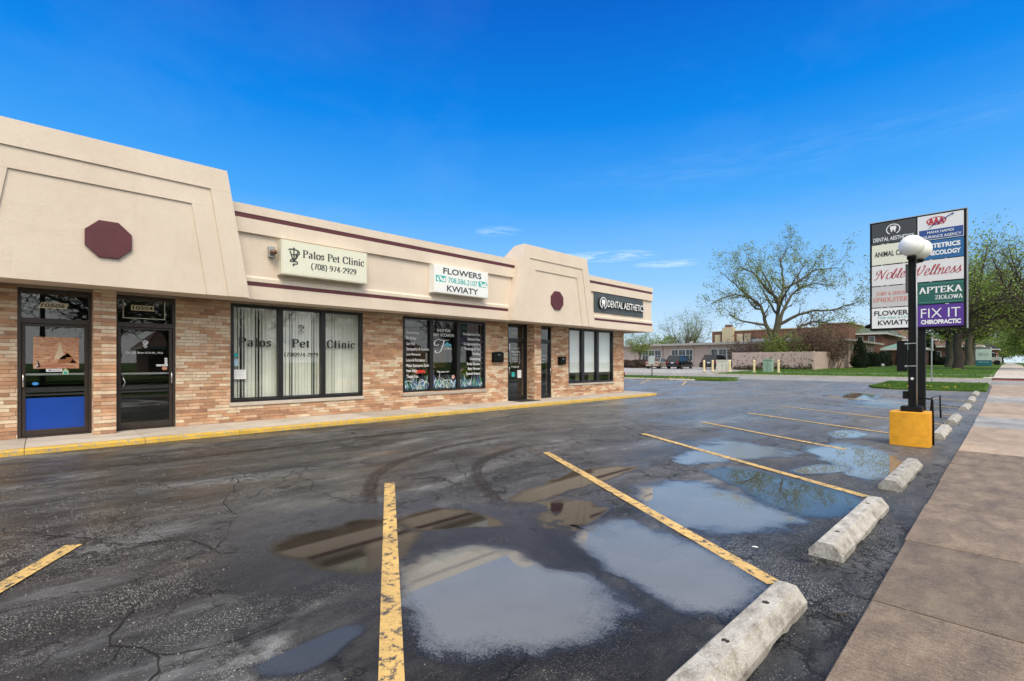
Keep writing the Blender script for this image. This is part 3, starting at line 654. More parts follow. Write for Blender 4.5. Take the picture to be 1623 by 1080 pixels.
for i, (x, yy, lb) in enumerate(((-1.50, 4.25, 'tiny pale leaf on the asphalt left of the second wheel stop'),)):
    mb = MB().extr([(0, 0), (.03, .008), (.045, .022), (.025, .03), (.006, .02)], 'z', .006, .010)
    o = mb.build('leaf_scrap', MAT['white']); o.location = (x, yy, 0); tag(o, lb, 'litter')
gr = np.random.RandomState(8); k = 2600
X = -12 + 11.2*gr.rand(k)**.7; Y = -1 + 14*gr.rand(k)**1.4
s = .003 + .005*gr.rand(k); v = np.zeros((k, 4, 3))
# loose grit: small four-sided chips standing proud of the asphalt
a = gr.rand(k)*math.tau
tri = []
for j in range(3):
    t = a + j*math.tau/3; tri.append(np.stack([X+np.cos(t)*s, Y+np.sin(t)*s, np.full(k, .001)], 1))
top = np.stack([X, Y, s*1.1], 1)
vv = np.stack([tri[0], tri[1], top, tri[1], tri[2], top, tri[2], tri[0], top], 1).reshape(-1, 3)
tag(npmesh('loose_grit', vv, 3, M('pale_grit', (.34, .32, .29), .9)), 'pale loose grit scattered over the asphalt', 'grit', kind='stuff')
# ------------------------------------------------------------------ lettering
_tc = {}
def bfont(s, bold=0.0, extrude=0.0, spacing=1.0):
    key = (s, bold, extrude, spacing)
    if key not in _tc:
        c = bpy.data.curves.new('t', 'FONT'); c.body = s; c.offset = bold; c.extrude = extrude; c.resolution_u = 3; c.space_character = spacing
        o = bpy.data.objects.new('t', c); COL.objects.link(o); dg = bpy.context.evaluated_depsgraph_get(); dg.update()
        me = bpy.data.meshes.new_from_object(o.evaluated_get(dg))
        vs = [tuple(v.co) for v in me.vertices]; fs = [tuple(p.vertices) for p in me.polygons]
        bpy.data.objects.remove(o); bpy.data.curves.remove(c); bpy.data.meshes.remove(me)
        _tc[key] = (vs, fs)
    return _tc[key]
# a serif skeleton face: strokes are widened like a broad pen, thick going down and thin going across
def C_(*p): return ('c', p)
def L_(*p): return ('l', p)
GL = {
 'P': (.62, [L_((.14,0),(.14,1)), C_((.14,.97),(.38,.97),(.54,.86),(.54,.64),(.38,.51),(.14,.51))], [(.14,0,.13),(.12,1,.11)]),
 'a': (.50, [C_((.08,.55),(.16,.66),(.30,.66),(.36,.52),(.36,.20),(.38,.05),(.46,.04)), C_((.36,.40),(.16,.33),(.06,.18),(.12,.04),(.26,.03),(.36,.15))], []),
 'l': (.28, [L_((.13,0),(.13,1))], [(.13,0,.11),(.09,1,.06)]),
 'o': (.50, [C_((.25,.68),(.10,.60),(.05,.34),(.10,.09),(.25,0),(.40,.09),(.45,.34),(.40,.60),(.25,.68))], []),
 's': (.40, [C_((.33,.50),(.30,.63),(.18,.67),(.08,.58),(.10,.44),(.28,.30),(.33,.14),(.22,.02),(.10,.03),(.05,.16))], []),
 'e': (.45, [C_((.06,.38),(.40,.39),(.36,.62),(.22,.68),(.08,.58),(.04,.34),(.10,.08),(.26,.01),(.40,.12))], []),
 't': (.34, [L_((.15,.88),(.15,.14)), C_((.15,.16),(.18,.03),(.32,.06)), L_((.02,.64),(.30,.64))], []),
 'C': (.68, [C_((.60,.72),(.52,.92),(.34,1.0),(.12,.86),(.05,.50),(.12,.14),(.34,0),(.54,.08),(.62,.26))], [(.61,.78,.02)]),
 'i': (.28, [L_((.13,0),(.13,.66)), L_((.13,.84),(.13,.98))], [(.13,0,.11),(.09,.66,.06)]),
 'n': (.56, [L_((.12,0),(.12,.66)), C_((.12,.50),(.24,.65),(.38,.66),(.44,.50),(.44,.2),(.44,0))], [(.12,0,.10),(.44,0,.10),(.08,.66,.06)]),
 'c': (.45, [C_((.38,.50),(.32,.66),(.20,.67),(.06,.52),(.05,.20),(.16,.02),(.30,.01),(.40,.13))], []),
 '(': (.30, [C_((.26,1.06),(.10,.80),(.06,.40),(.12,0),(.26,-.22))], []), ')': (.30, [C_((.04,1.06),(.20,.80),(.24,.40),(.18,0),(.04,-.22))], []),
 '0': (.50, [C_((.25,1),(.10,.86),(.05,.5),(.10,.14),(.25,0),(.40,.14),(.45,.5),(.40,.86),(.25,1))], []),
 '2': (.50, [C_((.06,.74),(.12,.94),(.28,1),(.42,.88),(.40,.64),(.24,.34),(.06,.04)), L_((.04,.04),(.46,.04))], []),
 '4': (.50, [L_((.34,0),(.34,1)), L_((.34,1),(.04,.32)), L_((.04,.30),(.48,.30))], [(.34,0,.09)]),
 '7': (.50, [L_((.05,.95),(.46,.95)), L_((.45,.97),(.18,0))], []),
 '8': (.50, [C_((.25,1),(.10,.90),(.12,.68),(.34,.44),(.44,.22),(.36,.03),(.20,.0),(.06,.14),(.10,.36),(.34,.60),(.40,.84),(.25,1))], []),
 '9': (.50, [C_((.40,.62),(.28,.44),(.10,.52),(.06,.78),(.20,.99),(.38,.90),(.45,.60),(.38,.26),(.22,.06),(.08,.0))], []),
 '-': (.32, [L_((.04,.36),(.28,.36))], []),
 'N': (.74, [L_((.14,0),(.14,1)), L_((.12,1),(.60,0)), L_((.60,0),(.60,1))], [(.14,0,.10),(.10,1,.08),(.60,1,.10)]),
 'b': (.52, [L_((.12,0),(.12,1)), C_((.12,.50),(.26,.67),(.40,.60),(.46,.34),(.40,.08),(.26,0),(.12,.12))], []),
 'W': (.98, [L_((.10,1),(.32,0)), L_((.32,0),(.50,.92)), L_((.50,.92),(.70,0)), L_((.70,0),(.88,1))], [(.10,1,.10),(.50,.95,.06),(.88,1,.10)]),
 'A': (.72, [L_((.34,1),(.08,0)), L_((.34,1),(.62,0)), L_((.18,.34),(.52,.34))], [(.09,0,.10),(.62,0,.12)]),
 'T': (.66, [L_((.33,0),(.33,1)), L_((.04,.97),(.62,.97)), L_((.05,.97),(.05,.80)), L_((.61,.97),(.61,.80))], [(.33,0,.12)]),
 'E': (.62, [L_((.14,0),(.14,1)), L_((.14,.97),(.54,.97)), L_((.14,.51),(.42,.51)), L_((.14,.03),(.56,.03)), L_((.54,.97),(.54,.82)), L_((.56,.03),(.56,.20)), L_((.42,.60),(.42,.42))], [(.12,0,.10),(.12,1,.10)]),
 'K': (.72, [L_((.14,0),(.14,1)), L_((.60,1),(.16,.42)), L_((.28,.56),(.62,0))], [(.14,0,.11),(.14,1,.11),(.60,1,.09),(.62,0,.09)]),
 'Z': (.62, [L_((.06,.97),(.54,.97)), L_((.54,.97),(.06,.03)), L_((.06,.03),(.56,.03)), L_((.06,.97),(.06,.80)), L_((.56,.03),(.56,.2))], []),
 'I': (.34, [L_((.16,0),(.16,1))], [(.16,0,.12),(.16,1,.12)]),
 'O': (.74, [C_((.36,1),(.14,.88),(.05,.5),(.14,.12),(.36,0),(.58,.12),(.67,.5),(.58,.88),(.36,1))], []),
 'L': (.60, [L_((.14,0),(.14,1)), L_((.14,.03),(.54,.03)), L_((.54,.03),(.54,.24))], [(.12,0,.10),(.14,1,.12)]),
 '\u0141': (.60, [L_((.14,0),(.14,1)), L_((.14,.03),(.54,.03)), L_((.54,.03),(.54,.24)), L_((.0,.38),(.32,.62))], [(.12,0,.10),(.14,1,.12)]),
 'Y': (.70, [L_((.08,1),(.34,.46)), L_((.60,1),(.34,.46)), L_((.34,.48),(.34,0))], [(.08,1,.10),(.60,1,.09),(.34,0,.12)]),
 '&': (.74, [C_((.62,.46),(.52,.2),(.34,.02),(.14,.04),(.06,.24),(.18,.46),(.38,.66),(.40,.88),(.28,1),(.18,.86),(.24,.62),(.44,.28),(.66,.02))], []),
 'S': (.54, [C_((.44,.78),(.38,.96),(.24,1),(.10,.88),(.12,.66),(.36,.46),(.46,.24),(.36,.04),(.20,0),(.07,.10),(.05,.26))], []),
 'R': (.70, [L_((.14,0),(.14,1)), C_((.14,.97),(.38,.97),(.53,.86),(.52,.66),(.38,.53),(.14,.53)), L_((.34,.52),(.62,0))], [(.14,0,.12),(.12,1,.10),(.62,0,.08)]),
 'G': (.74, [C_((.60,.76),(.52,.93),(.34,1),(.12,.86),(.05,.5),(.12,.14),(.34,0),(.52,.06),(.60,.18)), L_((.60,.46),(.60,.10))], [(.58,.47,.12)]),
 "'": (.22, [L_((.10,1),(.08,.74))], []),
 'U': (.72, [C_((.14,1),(.14,.6),(.14,.28),(.22,.06),(.38,0),(.54,.08),(.58,.30),(.58,.6),(.58,1))], [(.14,1,.11),(.58,1,.09)]),
 'H': (.74, [L_((.14,0),(.14,1)), L_((.60,0),(.60,1)), L_((.14,.51),(.60,.51))], [(.14,0,.11),(.14,1,.11),(.60,0,.11),(.60,1,.11)]),
 'F': (.60, [L_((.14,0),(.14,1)), L_((.14,.97),(.54,.97)), L_((.14,.51),(.44,.51))], [(.14,0,.12)]),
 ' ': (.28, [], []),
}
GS = dict(GL)
GS.update({
 'N': (.92, [C_((.0,.06),(.10,-.02),(.20,.16),(.30,.80),(.34,.98)), L_((.33,.97),(.62,.03)), C_((.62,.03),(.70,.60),(.80,.92),(.96,.98)), C_((.20,.62),(.04,.60),(.0,.82),(.16,.98),(.34,.97))], []),
 'W': (1.15, [C_((.02,.80),(.10,.98),(.22,.96),(.24,.60),(.26,.10),(.34,.02)), C_((.34,.02),(.50,.40),(.66,.96)), C_((.66,.96),(.64,.40),(.72,.02)), C_((.72,.02),(.92,.36),(1.04,.80),(.98,1.02),(.90,.92))], []),
 'o': (.42, GL['o'][1], []), 'b': (.42, [C_((.0,.1),(.16,.5),(.26,.92),(.20,1.02),(.12,.86),(.10,.3),(.14,.04),(.28,0),(.36,.2),(.34,.44),(.42,.5))], []),
 'l': (.26, [C_((.0,.1),(.14,.5),(.22,.94),(.16,1.02),(.10,.86),(.10,.2),(.16,.02),(.28,.1))], []),
 'e': (.38, [C_((.04,.24),(.26,.36),(.28,.58),(.16,.66),(.06,.44),(.06,.14),(.18,.0),(.34,.10),(.42,.2))], []),
 'n': (.50, [C_((.02,.5),(.08,.64),(.10,.4),(.10,0)), C_((.10,.2),(.22,.56),(.34,.64),(.36,.4),(.36,.1),(.42,.0),(.52,.14))], []),
 's': (.36, [C_((.0,.1),(.14,.4),(.22,.66),(.22,.5),(.30,.2),(.20,.0),(.06,.04)), C_((.28,.14),(.34,.12),(.40,.22))], []),
})
def skel(s, table=GL, thick=.15, thin=.05, shear=0.0, track=.05, nib=12, serif=True):
    vs, fs = [], []; x0 = 0; layer = 0
    for ch in s:
        w, strokes, serifs = table.get(ch, table[' '])
        items = []
        for kind, pts in strokes:
            items.append(spline(pts, 6) if kind == 'c' and len(pts) > 2 else [Vector(p) for p in pts])
        for P in items:
            o = len(vs)
            for i, p in enumerate(P):
                d = (P[min(i+1, len(P)-1)] - P[max(i-1, 0)]); d = d.normalized() if d.length > 1e-6 else Vector((0, 1))
                ang = math.atan2(d.y, d.x) - R(nib); wd = (thin + (thick-thin)*abs(math.sin(ang))**1.3)/2
                n = Vector((-d.y, d.x))*wd
                for q in (p-n, p+n): vs.append((x0 + q.x + q.y*shear, q.y, layer*.0006))
            fs += [(o+2*i, o+2*i+2, o+2*i+3, o+2*i+1) for i in range(len(P)-1)]; layer = (layer+1) % 5
        if serif:
            for sx, sy, hw in serifs:
                o = len(vs); h = thin*.55
                for q in ((sx-hw, sy-h), (sx+hw, sy-h), (sx+hw, sy+h), (sx-hw, sy+h)): vs.append((x0+q[0]+q[1]*shear, q[1], layer*.0006))
                fs.append((o, o+1, o+2, o+3)); layer = (layer+1) % 5
        x0 += w + track
    return vs, fs
def put(name, geo, mat, parent, o, w, h, face='x', off=.004, depth=0.0):
    """fit a lettering outline to a box of width w, height h whose lower left corner is o; face 'x' looks towards +X, '-y' towards -Y"""
    vs, fs = geo; xs = [v[0] for v in vs]; ys = [v[1] for v in vs]
    ax, ay = min(xs), min(ys); sx = w/(max(xs)-ax); sy = h/(max(ys)-ay); zmin = min(v[2] for v in vs); out = []
    for v in vs:
        a, b, c = (v[0]-ax)*sx, (v[1]-ay)*sy, (v[2]-zmin)*(1 if depth == 0 else depth/max(1e-6, max(q[2] for q in vs)-zmin)) + off
        out.append((o[0]+c, o[1]+a, o[2]+b) if face == 'x' else (o[0]+a, o[1]-c, o[2]+b))
    mb = MB(); mb.add(out, fs); return mb.build(name, mat, parent, recalc=depth > 0)
def ring(r0, r1, a0=0, a1=360, n=40, sx=1, sy=1):
    vs = []; fs = []
    for i in range(n+1):
        t = R(a0+(a1-a0)*i/n)
        vs += [(math.cos(t)*r0*sx, math.sin(t)*r0*sy, 0), (math.cos(t)*r1*sx, math.sin(t)*r1*sy, 0)]
    return vs, [(2*i, 2*i+1, 2*i+3, 2*i+2) for i in range(n)]
def disc(n=32, r=1): return [(math.cos(math.tau*i/n)*r, math.sin(math.tau*i/n)*r, 0) for i in range(n)], [tuple(range(n))]
TOOTH = ([(-.34,.40,0),(-.20,.50,0),(0,.43,0),(.20,.50,0),(.34,.40,0),(.36,.15,0),(.28,-.1,0),(.24,-.45,0),(.14,-.5,0),(.06,-.12,0),(0,-.06,0),(-.06,-.12,0),(-.14,-.5,0),(-.24,-.45,0),(-.28,-.1,0),(-.36,.15,0)], [tuple(range(15, -1, -1))])
def vet_symbol():
    """staff, a V and a coiled serpent"""
    P = [C_((.08,.86),(.30,.90),(.70,.88),(.90,.78),(.84,.64),(.62,.66)), C_((.80,.62),(.64,.40),(.30,.34),(.26,.24),(.70,.26),(.74,.14),(.44,.10),(.52,.0))]
    g = {'v': (1, [L_((.5,1),(.5,.30)), L_((.20,.80),(.48,.22)), L_((.80,.80),(.52,.22)), L_((.36,.62),(.64,.62))] + P, [(.5,.97,.07)])}
    return skel('v', {**GL, **g}, .10, .06)

# ------------------------------------------------------------------ the strip of shops
XW = -13.03          # face of the brickwork
XF = -12.15; XP = -11.85
shops = empty('shopping_strip', (-15, 8, 0), 'long low brick and stucco shop building with maroon octagons', 'building')
OPEN = [(-.34, .72, 0, 2.97), (1.08, 2.14, 0, 2.97), (3.24, 6.65, .57, 2.97), (7.97, 11.35, .58, 2.97), (12.45, 13.49, 0, 2.99), (13.87, 14.90, 0, 2.99), (16.01, 19.34, .63, 3.0)]
Y0B, Y1B, ZB, ZT = -7.0, 20.22, .10, 3.02
mb = MB()
yy = Y0B
for a, b, z0, z1 in OPEN:
    mb.box(XW-.30, XW-.012, yy, a, 0, ZT)
    if z0 > 0: mb.box(XW-.30, XW-.012, a, b, 0, z0)
    mb.box(XW-.30, XW-.012, a, b, z1, ZT); yy = b
mb.box(XW-.30, XW-.012, yy, Y1B, 0, ZT)
mb.box(-30, XW-.301, Y1B-.3, Y1B-.012, 0, ZT).box(-30, XW-.301, Y0B, Y0B+.3, 0, ZT).box(-30.3, -30, Y0B, Y1B-.012, 0, ZT)
wall = mb.build('wall', MAT['mortar'], shops)
def brick_unit(mat):
    m = MB(); c = .004; m.add([(0,0,0),(0,1,0),(0,1,1),(0,0,1),(.012,c/.3,.05),(.012,1-c/.3,.05),(.012,1-c/.3,.95),(.012,c/.3,.95)], [(4,5,6,7),(0,1,5,4),(1,2,6,5),(2,3,7,6),(3,0,4,7)])
    me = bpy.data.meshes.new('brick'); me.from_pydata(m.v, [], m.f); me.materials.append(mat); return me
BM = [brick_unit(m) for m in BRICKS]
bl = []
BH, BL = .0725, .305
row = 0; z = ZB
rb = random.Random(11)
def tone(y, z):
    n = noise.noise(Vector((y*.9, z*5.5, 3.3))) + rb.uniform(-.55, .55)
    if n > .30: return rb.choice([3, 3, 4])
    if n > .12: return rb.choice([2, 4, 1])
    if n < -.42: return rb.choice([5, 6, 6])
    return rb.choice([0, 0, 1, 1, 2, 6])
def course(y0, y1, z, row, holes, faceY=None):
    y = y0 - (BL*.5 if row % 2 else 0) - (0 if row % 3 else .07)
    while y < y1:
        segs = [(max(y, y0), min(y + BL, y1))]
        for a, b, h0, h1 in holes:
            if z + BH*.6 > h0 and z + BH*.4 < h1:
                new = []
                for p, q in segs:
                    if q <= a or p >= b: new.append((p, q))
                    else:
                        if p < a: new.append((p, a))
                        if q > b: new.append((b, q))
                segs = new
        for p, q in segs:
            if q - p > .02: yield p, q
        y += BL
while z + BH <= ZT + .03:
    hh = min(BH, ZT - z)
    for p, q in course(Y0B, Y1B, z, row, OPEN): bl.append((p, q, z, hh, tone(p, z)))
    z += BH; row += 1
vis = sorted([b for b in bl if b[0] > -.62 and not (-.36 < b[0] < -.35)], key=lambda b: b[0])
single = set(vis[:290])
for b in vis[:290]:
    o = link('brick', BM[b[4]], wall)
    o.location = (XW - .012 + rb.uniform(-.0015, .0015), b[0] + .004, b[2] + .0045); o.scale = (1, b[1]-b[0]-.008, b[3]-.009)
mb = MB()
def add_brick(mb, p, q, z, hh, t, X, axis='x', sgn=1):
    j = rb.uniform(-.002, .002)
    if axis == 'x':
        x0, x1 = X-.012, X + j; c = .003
        vs = [(x0,p+.004,z+.004),(x0,q-.004,z+.004),(x0,q-.004,z+hh-.004),(x0,p+.004,z+hh-.004),(x1,p+.004+c,z+.004+c),(x1,q-.004-c,z+.004+c),(x1,q-.004-c,z+hh-.004-c),(x1,p+.004+c,z+hh-.004-c)]
    else:
        y0, y1 = X-.012*sgn, X + j
        vs = [(p+.004,y0,z+.004),(q-.004,y0,z+.004),(q-.004,y0,z+hh-.004),(p+.004,y0,z+hh-.004),(p+.007,y1,z+.007),(q-.007,y1,z+.007),(q-.007,y1,z+hh-.007),(p+.007,y1,z+hh-.007)]
    mb.add(vs, [(4,5,6,7),(0,1,5,4),(1,2,6,5),(2,3,7,6),(3,0,4,7)], t)
for b in bl:
    if b in single: continue
    add_brick(mb, *b, XW)
z = ZB; row = 0
while z + BH <= ZT + .03:            # end wall
    for p, q in course(-30, XW, z, row + 1, []): add_brick(mb, p, q, z, min(BH, ZT-z), tone(p+40, z), Y1B, 'y', 1)
    z += BH; row += 1
bwk = mb.build('brickwork', BRICKS, wall, recalc=True); bwk['kind'] = 'stuff'
# the two brick piers that stand out between paired doors
for (a, b) in ((.72, 1.08), (13.49, 13.87)):
    xq = XW + .38
    pier = MB().box(XW-.3, xq-.012, a+.010, b-.010, 0, ZT).build('pier', MAT['mortar'], shops)
    mb = MB(); z = ZB; row = 0
    while z + BH <= ZT + .03:
        hh = min(BH, ZT-z)
        for p, q in ([(a, b)] if row % 2 else [(a, a+.12), (a+.12, b)]): add_brick(mb, p, q, z, hh, tone(p+row, z), xq)
        for yy, sg in ((a, -1), (b, 1)):
            for p, q in ([(XW, XW+.26), (XW+.26, xq-.012)] if row % 2 else [(XW, XW+.10), (XW+.10, xq-.012)]):
                j = .010
                m_ = tone(p+row, z); y0, y1 = (yy + .010*(-sg), yy)
                vs = [(p+.004,y0,z+.004),(q-.004,y0,z+.004),(q-.004,y0,z+hh-.004),(p+.004,y0,z+hh-.004),(p+.006,y1,z+.006),(q-.006,y1,z+.006),(q-.006,y1,z+hh-.006),(p+.006,y1,z+hh-.006)]
                mb.add(vs, [(4,5,6,7),(0,1,5,4),(1,2,6,5),(2,3,7,6),(3,0,4,7)], m_)
        z += BH; row += 1
    o = mb.build('brickwork', BRICKS, pier); o['kind'] = 'stuff'

# fascia: profile in X-Z pulled along Y
def band(y0, y1):
    mb = MB(); B = -12.75
    mb.box(B, XF, y0, y1, 4.955, 5.16)                       # cap band
    mb.box(B, XF-.03, y0, y1, 4.845, 4.955)                  # behind upper stripe
    mb.box(B, XF, y0, y1, 4.52, 4.845)
    mb.box(B, XF-.075, y0, y1, 3.545, 4.52)                  # recessed panel
    mb.extr([(B, 3.405), (XF, 3.405), (XF, 3.49), (XF-.075, 3.545), (B, 3.545)], 'y', y0, y1)
    mb.box(B, XF-.03, y0, y1, 3.305, 3.405)
    mb.box(B, XF, y0, y1, 3.0, 3.305)
    return mb
fas = band(-7.0, 21.40)
fas.box(-30, -12.75, 21.0, 21.40, 3.0, 5.16)
fas = fas.build('fascia', MAT['stucco'], shops)
for a, b, z0, z1 in ((-1.9, 11.93, 4.855, 4.947), (-1.9, 11.62, 3.315, 3.397), (16.02, 21.36, 4.855, 4.947), (16.32, 21.36, 3.315, 3.397)):
    MB().box(XF-.03, XF-.012, a, b, z0, z1).build('stripe', MAT['maroon'], fas)
MB().box(-30, XW-.31, Y0B, Y1B-.31, 4.2, 4.3).build('roof', M('roof_felt', (.12, .12, .12), .9), shops)
sof = MB().box(XW-.011, XF-.03, -7.0, 21.38, 3.022, 3.06).box(-30, XW-.012, Y1B+.001, 21.38, 3.022, 3.06)
sof = sof.build('soffit', MAT['soffit'], shops)
MB().box(-30, -12.75, -7, 20.9, 5.0, 5.1).build('roof', M('roof_gravel', (.2, .19, .17), .95), shops)
for yl in (.15, 1.6, 5.0, 9.6, 12.2, 14.4, 17.6):
    o = MB().box(XW+.25, XW+.55, yl-.12, yl+.12, 3.008, 3.021).build('soffit_light', MAT['white_plastic'], sof)
def portal(cy, tt, bb, label):
    """battered stucco frontispiece; tt/bb half widths at the top and the bottom"""
    ZTOP, ZBOT = 5.70, 2.985
    mb = MB()
    def tri(h0, z0, h1, z1): return [(cy-h0, z0), (cy+h0, z0), (cy+h1, z1), (cy-h1, z1)]
    def lerp(z, k): return bb + (tt-bb)*(z-ZBOT)/(ZTOP-ZBOT) - k
    inn = [(cy-lerp(ZBOT, .82), ZBOT+.0), (cy+lerp(ZBOT, .82), ZBOT), (cy+lerp(4.86, .79), 4.86), (cy-lerp(4.86, .79), 4.86)]
    mb.extr(inn, 'x', XF-.2, XP-.060)
    def rim(k0b, k0t, ztop0, k1b, k1t, ztop1, x):
        # left leg, right leg, top bar between an outer and an inner trapezoid
        for sg in (-1, 1):
            mb.extr([(cy+sg*lerp(ZBOT, k0b), ZBOT), (cy+sg*lerp(ZBOT, k1b), ZBOT), (cy+sg*lerp(ztop1, k1t), ztop1), (cy+sg*lerp(ztop1, k0t + (k0b-k0t)*(ztop0-ztop1)/(ztop0-ZBOT)), ztop1)], 'x', XF-.2, x)
        ko = k0t + (k0b-k0t)*(ztop0-ztop1)/(ztop0-ZBOT)
        mb.extr([(cy-lerp(ztop1, ko), ztop1), (cy+lerp(ztop1, ko), ztop1), (cy+lerp(ztop0, k0t), ztop0), (cy-lerp(ztop0, k0t), ztop0)], 'x', XF-.2, x)
    rim(.42, .39, 5.24, .82, .79, 4.86, XP-.030)
    rim(0, 0, ZTOP, .42, .39, 5.24, XP)
    # sloping back of the crest
    mb.extr([(XF-.2, 5.165), (XF-.2, 5.70-.0), (XF-.2, 5.70)], 'y', cy-.01, cy) if False else None
    mb.add([(XF-.2, cy-tt, ZTOP), (XF-.2, cy+tt, ZTOP), (XF-.2, cy-lerp(5.165, 0), 5.165), (XF-.2, cy+lerp(5.165, 0), 5.165), (XF-.95, cy-lerp(5.165, 0), 5.165), (XF-.95, cy+lerp(5.165, 0), 5.165)],
           [(0, 1, 5, 4), (0, 2, 4), (1, 5, 3), (2, 3, 5, 4)])
    p = mb.build('portal', MAT['stucco'], shops, bevel=.004); p['label'] = label
    oc = MB(); r_ = .372
    oc.extr([(cy + r_*math.cos(R(22.5+45*i)), 3.865 + r_*math.sin(R(22.5+45*i))) for i in range(8)], 'x', XP-.060, XP-.012)
    oc.build('octagon', MAT['maroon'], p, bevel=.006)
portal(.90, 1.98, 2.43, 'large trapezoid stucco portal over the two left doors')
portal(13.92, 1.80, 2.38, 'smaller looking trapezoid portal over the two right doors')

# ---- windows and doors
def window(y0, y1, z0, z1, muls, label, fw=.075):
    xb, xf = XW-.16, XW-.012
    mb = MB().box(xb, xf, y0, y0+fw, z0, z1).box(xb, xf, y1-fw, y1, z0, z1).box(xb, xf, y0+fw, y1-fw, z0, z0+fw).box(xb, xf, y0+fw, y1-fw, z1-fw, z1)
    w = mb.build('window', MAT['black_frame'], shops, bevel=.004); w['label'] = label
    ed = [y0+fw]
    for a, b in muls:
        MB().box(xb+.004, xf-.004, a, b, z0+fw, z1-fw).build('mullion', MAT['black_frame'], w); ed += [a, b]
    ed.append(y1-fw)
    for i in range(0, len(ed), 2):
        MB().box(XW-.096, XW-.090, ed[i], ed[i+1], z0+fw, z1-fw).build('pane', MAT['glass'], w)
    MB().box(XW-.16, XW+.035, y0-.03, y1+.02, z0-.085, z0-.002).build('sill', MAT['slab'], w, bevel=.006)
    return w, [(ed[i], ed[i+1]) for i in range(0, len(ed), 2)]
w1, p1 = window(3.24, 6.65, .57, 2.97, [(4.33, 4.45), (5.44, 5.56)], 'three pane window with vertical blinds')
w2, p2 = window(7.97, 11.35, .58, 2.97, [(8.98, 9.11), (10.09, 10.22)], 'three pane florist window covered in white lettering')
w3, p3 = window(16.01, 19.34, .63, 3.0, [(16.94, 17.12), (18.03, 18.20)], 'three pane window with pulled down white shades')
def door(y0, y1, z1, ztr, gl, label, fmat, handle, panel=None, bar=None, tint=None):
    x0, xf = XW-.15, XW-.02; f = .05
    mb = MB().box(x0, xf, y0, y0+f, .102, z1).box(x0, xf, y1-f, y1, .102, z1).box(x0, xf, y0+f, y1-f, z1-f, z1).box(x0, xf, y0+f, y1-f, ztr-.05, ztr+.05).box(x0, xf+.01, y0+f, y1-f, .102, .125)
    d = mb.build('door', fmat, shops, bevel=.004); d['label'] = label
    a, b, c0, c1 = gl
    lf = MB().box(x0+.03, xf-.03, y0+f+.004, a, .13, ztr-.054).box(x0+.03, xf-.03, b, y1-f-.004, .13, ztr-.054).box(x0+.03, xf-.03, a, b, .13, c0).box(x0+.03, xf-.03, a, b, c1, ztr-.054)
    lf.build('leaf_frame', fmat, d, bevel=.004)
    MB().box(XW-.092, XW-.086, a, b, c0, c1).build('pane', MAT['glass'], d)
    MB().box(XW-.092, XW-.086, y0+f, y1-f, ztr+.05, z1-f).build('transom_pane', MAT['glass'], d)
    if panel: MB().box(XW-.084, XW-.074, a, b, c0, panel).build('lower_panel', MAT['blue'], d)
    if bar: MB().box(XW-.14, XW-.12, a, b, bar-.02, bar+.02).build('push_bar', MAT['steel'], d)
    hy, h0, h1 = handle
    MB().tube([(xf-.03, hy, h0), (xf+.035, hy, h0+.02), (xf+.035, hy, h1-.02), (xf-.03, hy, h1)], .011, 8).build('handle', MAT['chrome'], d, smooth=True)
    return d
dA = door(-.34, .72, 2.97, 2.345, (-.235, .61, .24, 2.24), 'dark bronze glass door with a blue lower panel', MAT['bronze'], (-.265, 1.06, 1.33), panel=.85, bar=1.31)
dB = door(1.08, 2.14, 2.97, 2.345, (1.19, 2.03, .22, 2.25), 'dark bronze glass door with small white lettering', MAT['bronze'], (2.065, 1.06, 1.33), bar=1.30)
dC = door(12.45, 13.49, 2.99, 2.40, (12.56, 13.38, .26, 2.28), 'dark glass door with an ornate white welcome decal', MAT['black_frame'], (12.50, 1.1, 1.38))
dD = door(13.87, 14.90, 2.99, 2.40, (13.98, 14.79, .26, 2.28), 'narrow looking glass door beside the right pier', MAT['black_frame'], (14.82, 1.0, 1.3))
MB().tube([(XW-.05, 1.215, 1.0), (XW+.02, 1.215, 1.03), (XW+.035, 1.25, 1.12), (XW+.02, 1.215, 1.22), (XW-.05, 1.215, 1.25)], .012, 8).build('handle', MAT['chrome'], dB, smooth=True)
mat_ = tag(MB().box(XW+.05, XW+.75, 12.40, 13.45, .101, .115).build('door_mat', M('black_rubber', (.02, .02, .021), .8), None), 'black rubber mat in front of the welcome door', 'door mat')

# ---- rooms behind the glass
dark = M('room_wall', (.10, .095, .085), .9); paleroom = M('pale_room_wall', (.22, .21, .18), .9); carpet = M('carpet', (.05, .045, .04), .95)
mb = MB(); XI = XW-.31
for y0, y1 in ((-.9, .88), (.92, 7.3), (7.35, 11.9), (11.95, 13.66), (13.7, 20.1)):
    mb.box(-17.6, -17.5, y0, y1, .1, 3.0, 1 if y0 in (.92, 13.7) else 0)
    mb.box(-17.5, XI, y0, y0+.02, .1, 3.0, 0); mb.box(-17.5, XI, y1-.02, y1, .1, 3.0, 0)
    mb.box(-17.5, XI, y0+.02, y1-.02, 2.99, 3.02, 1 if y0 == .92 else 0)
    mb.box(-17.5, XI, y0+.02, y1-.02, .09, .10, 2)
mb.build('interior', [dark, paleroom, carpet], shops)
slatm = M('blind_fabric', (.86, .85, .76), .8, .08, 2)
vb = empty('vertical_blind', (XW-.3, 4.95, .6), 'cream vertical slat blinds hanging inside the clinic window', 'blinds')
yy = 3.30; r = random.Random(5); prot = {}
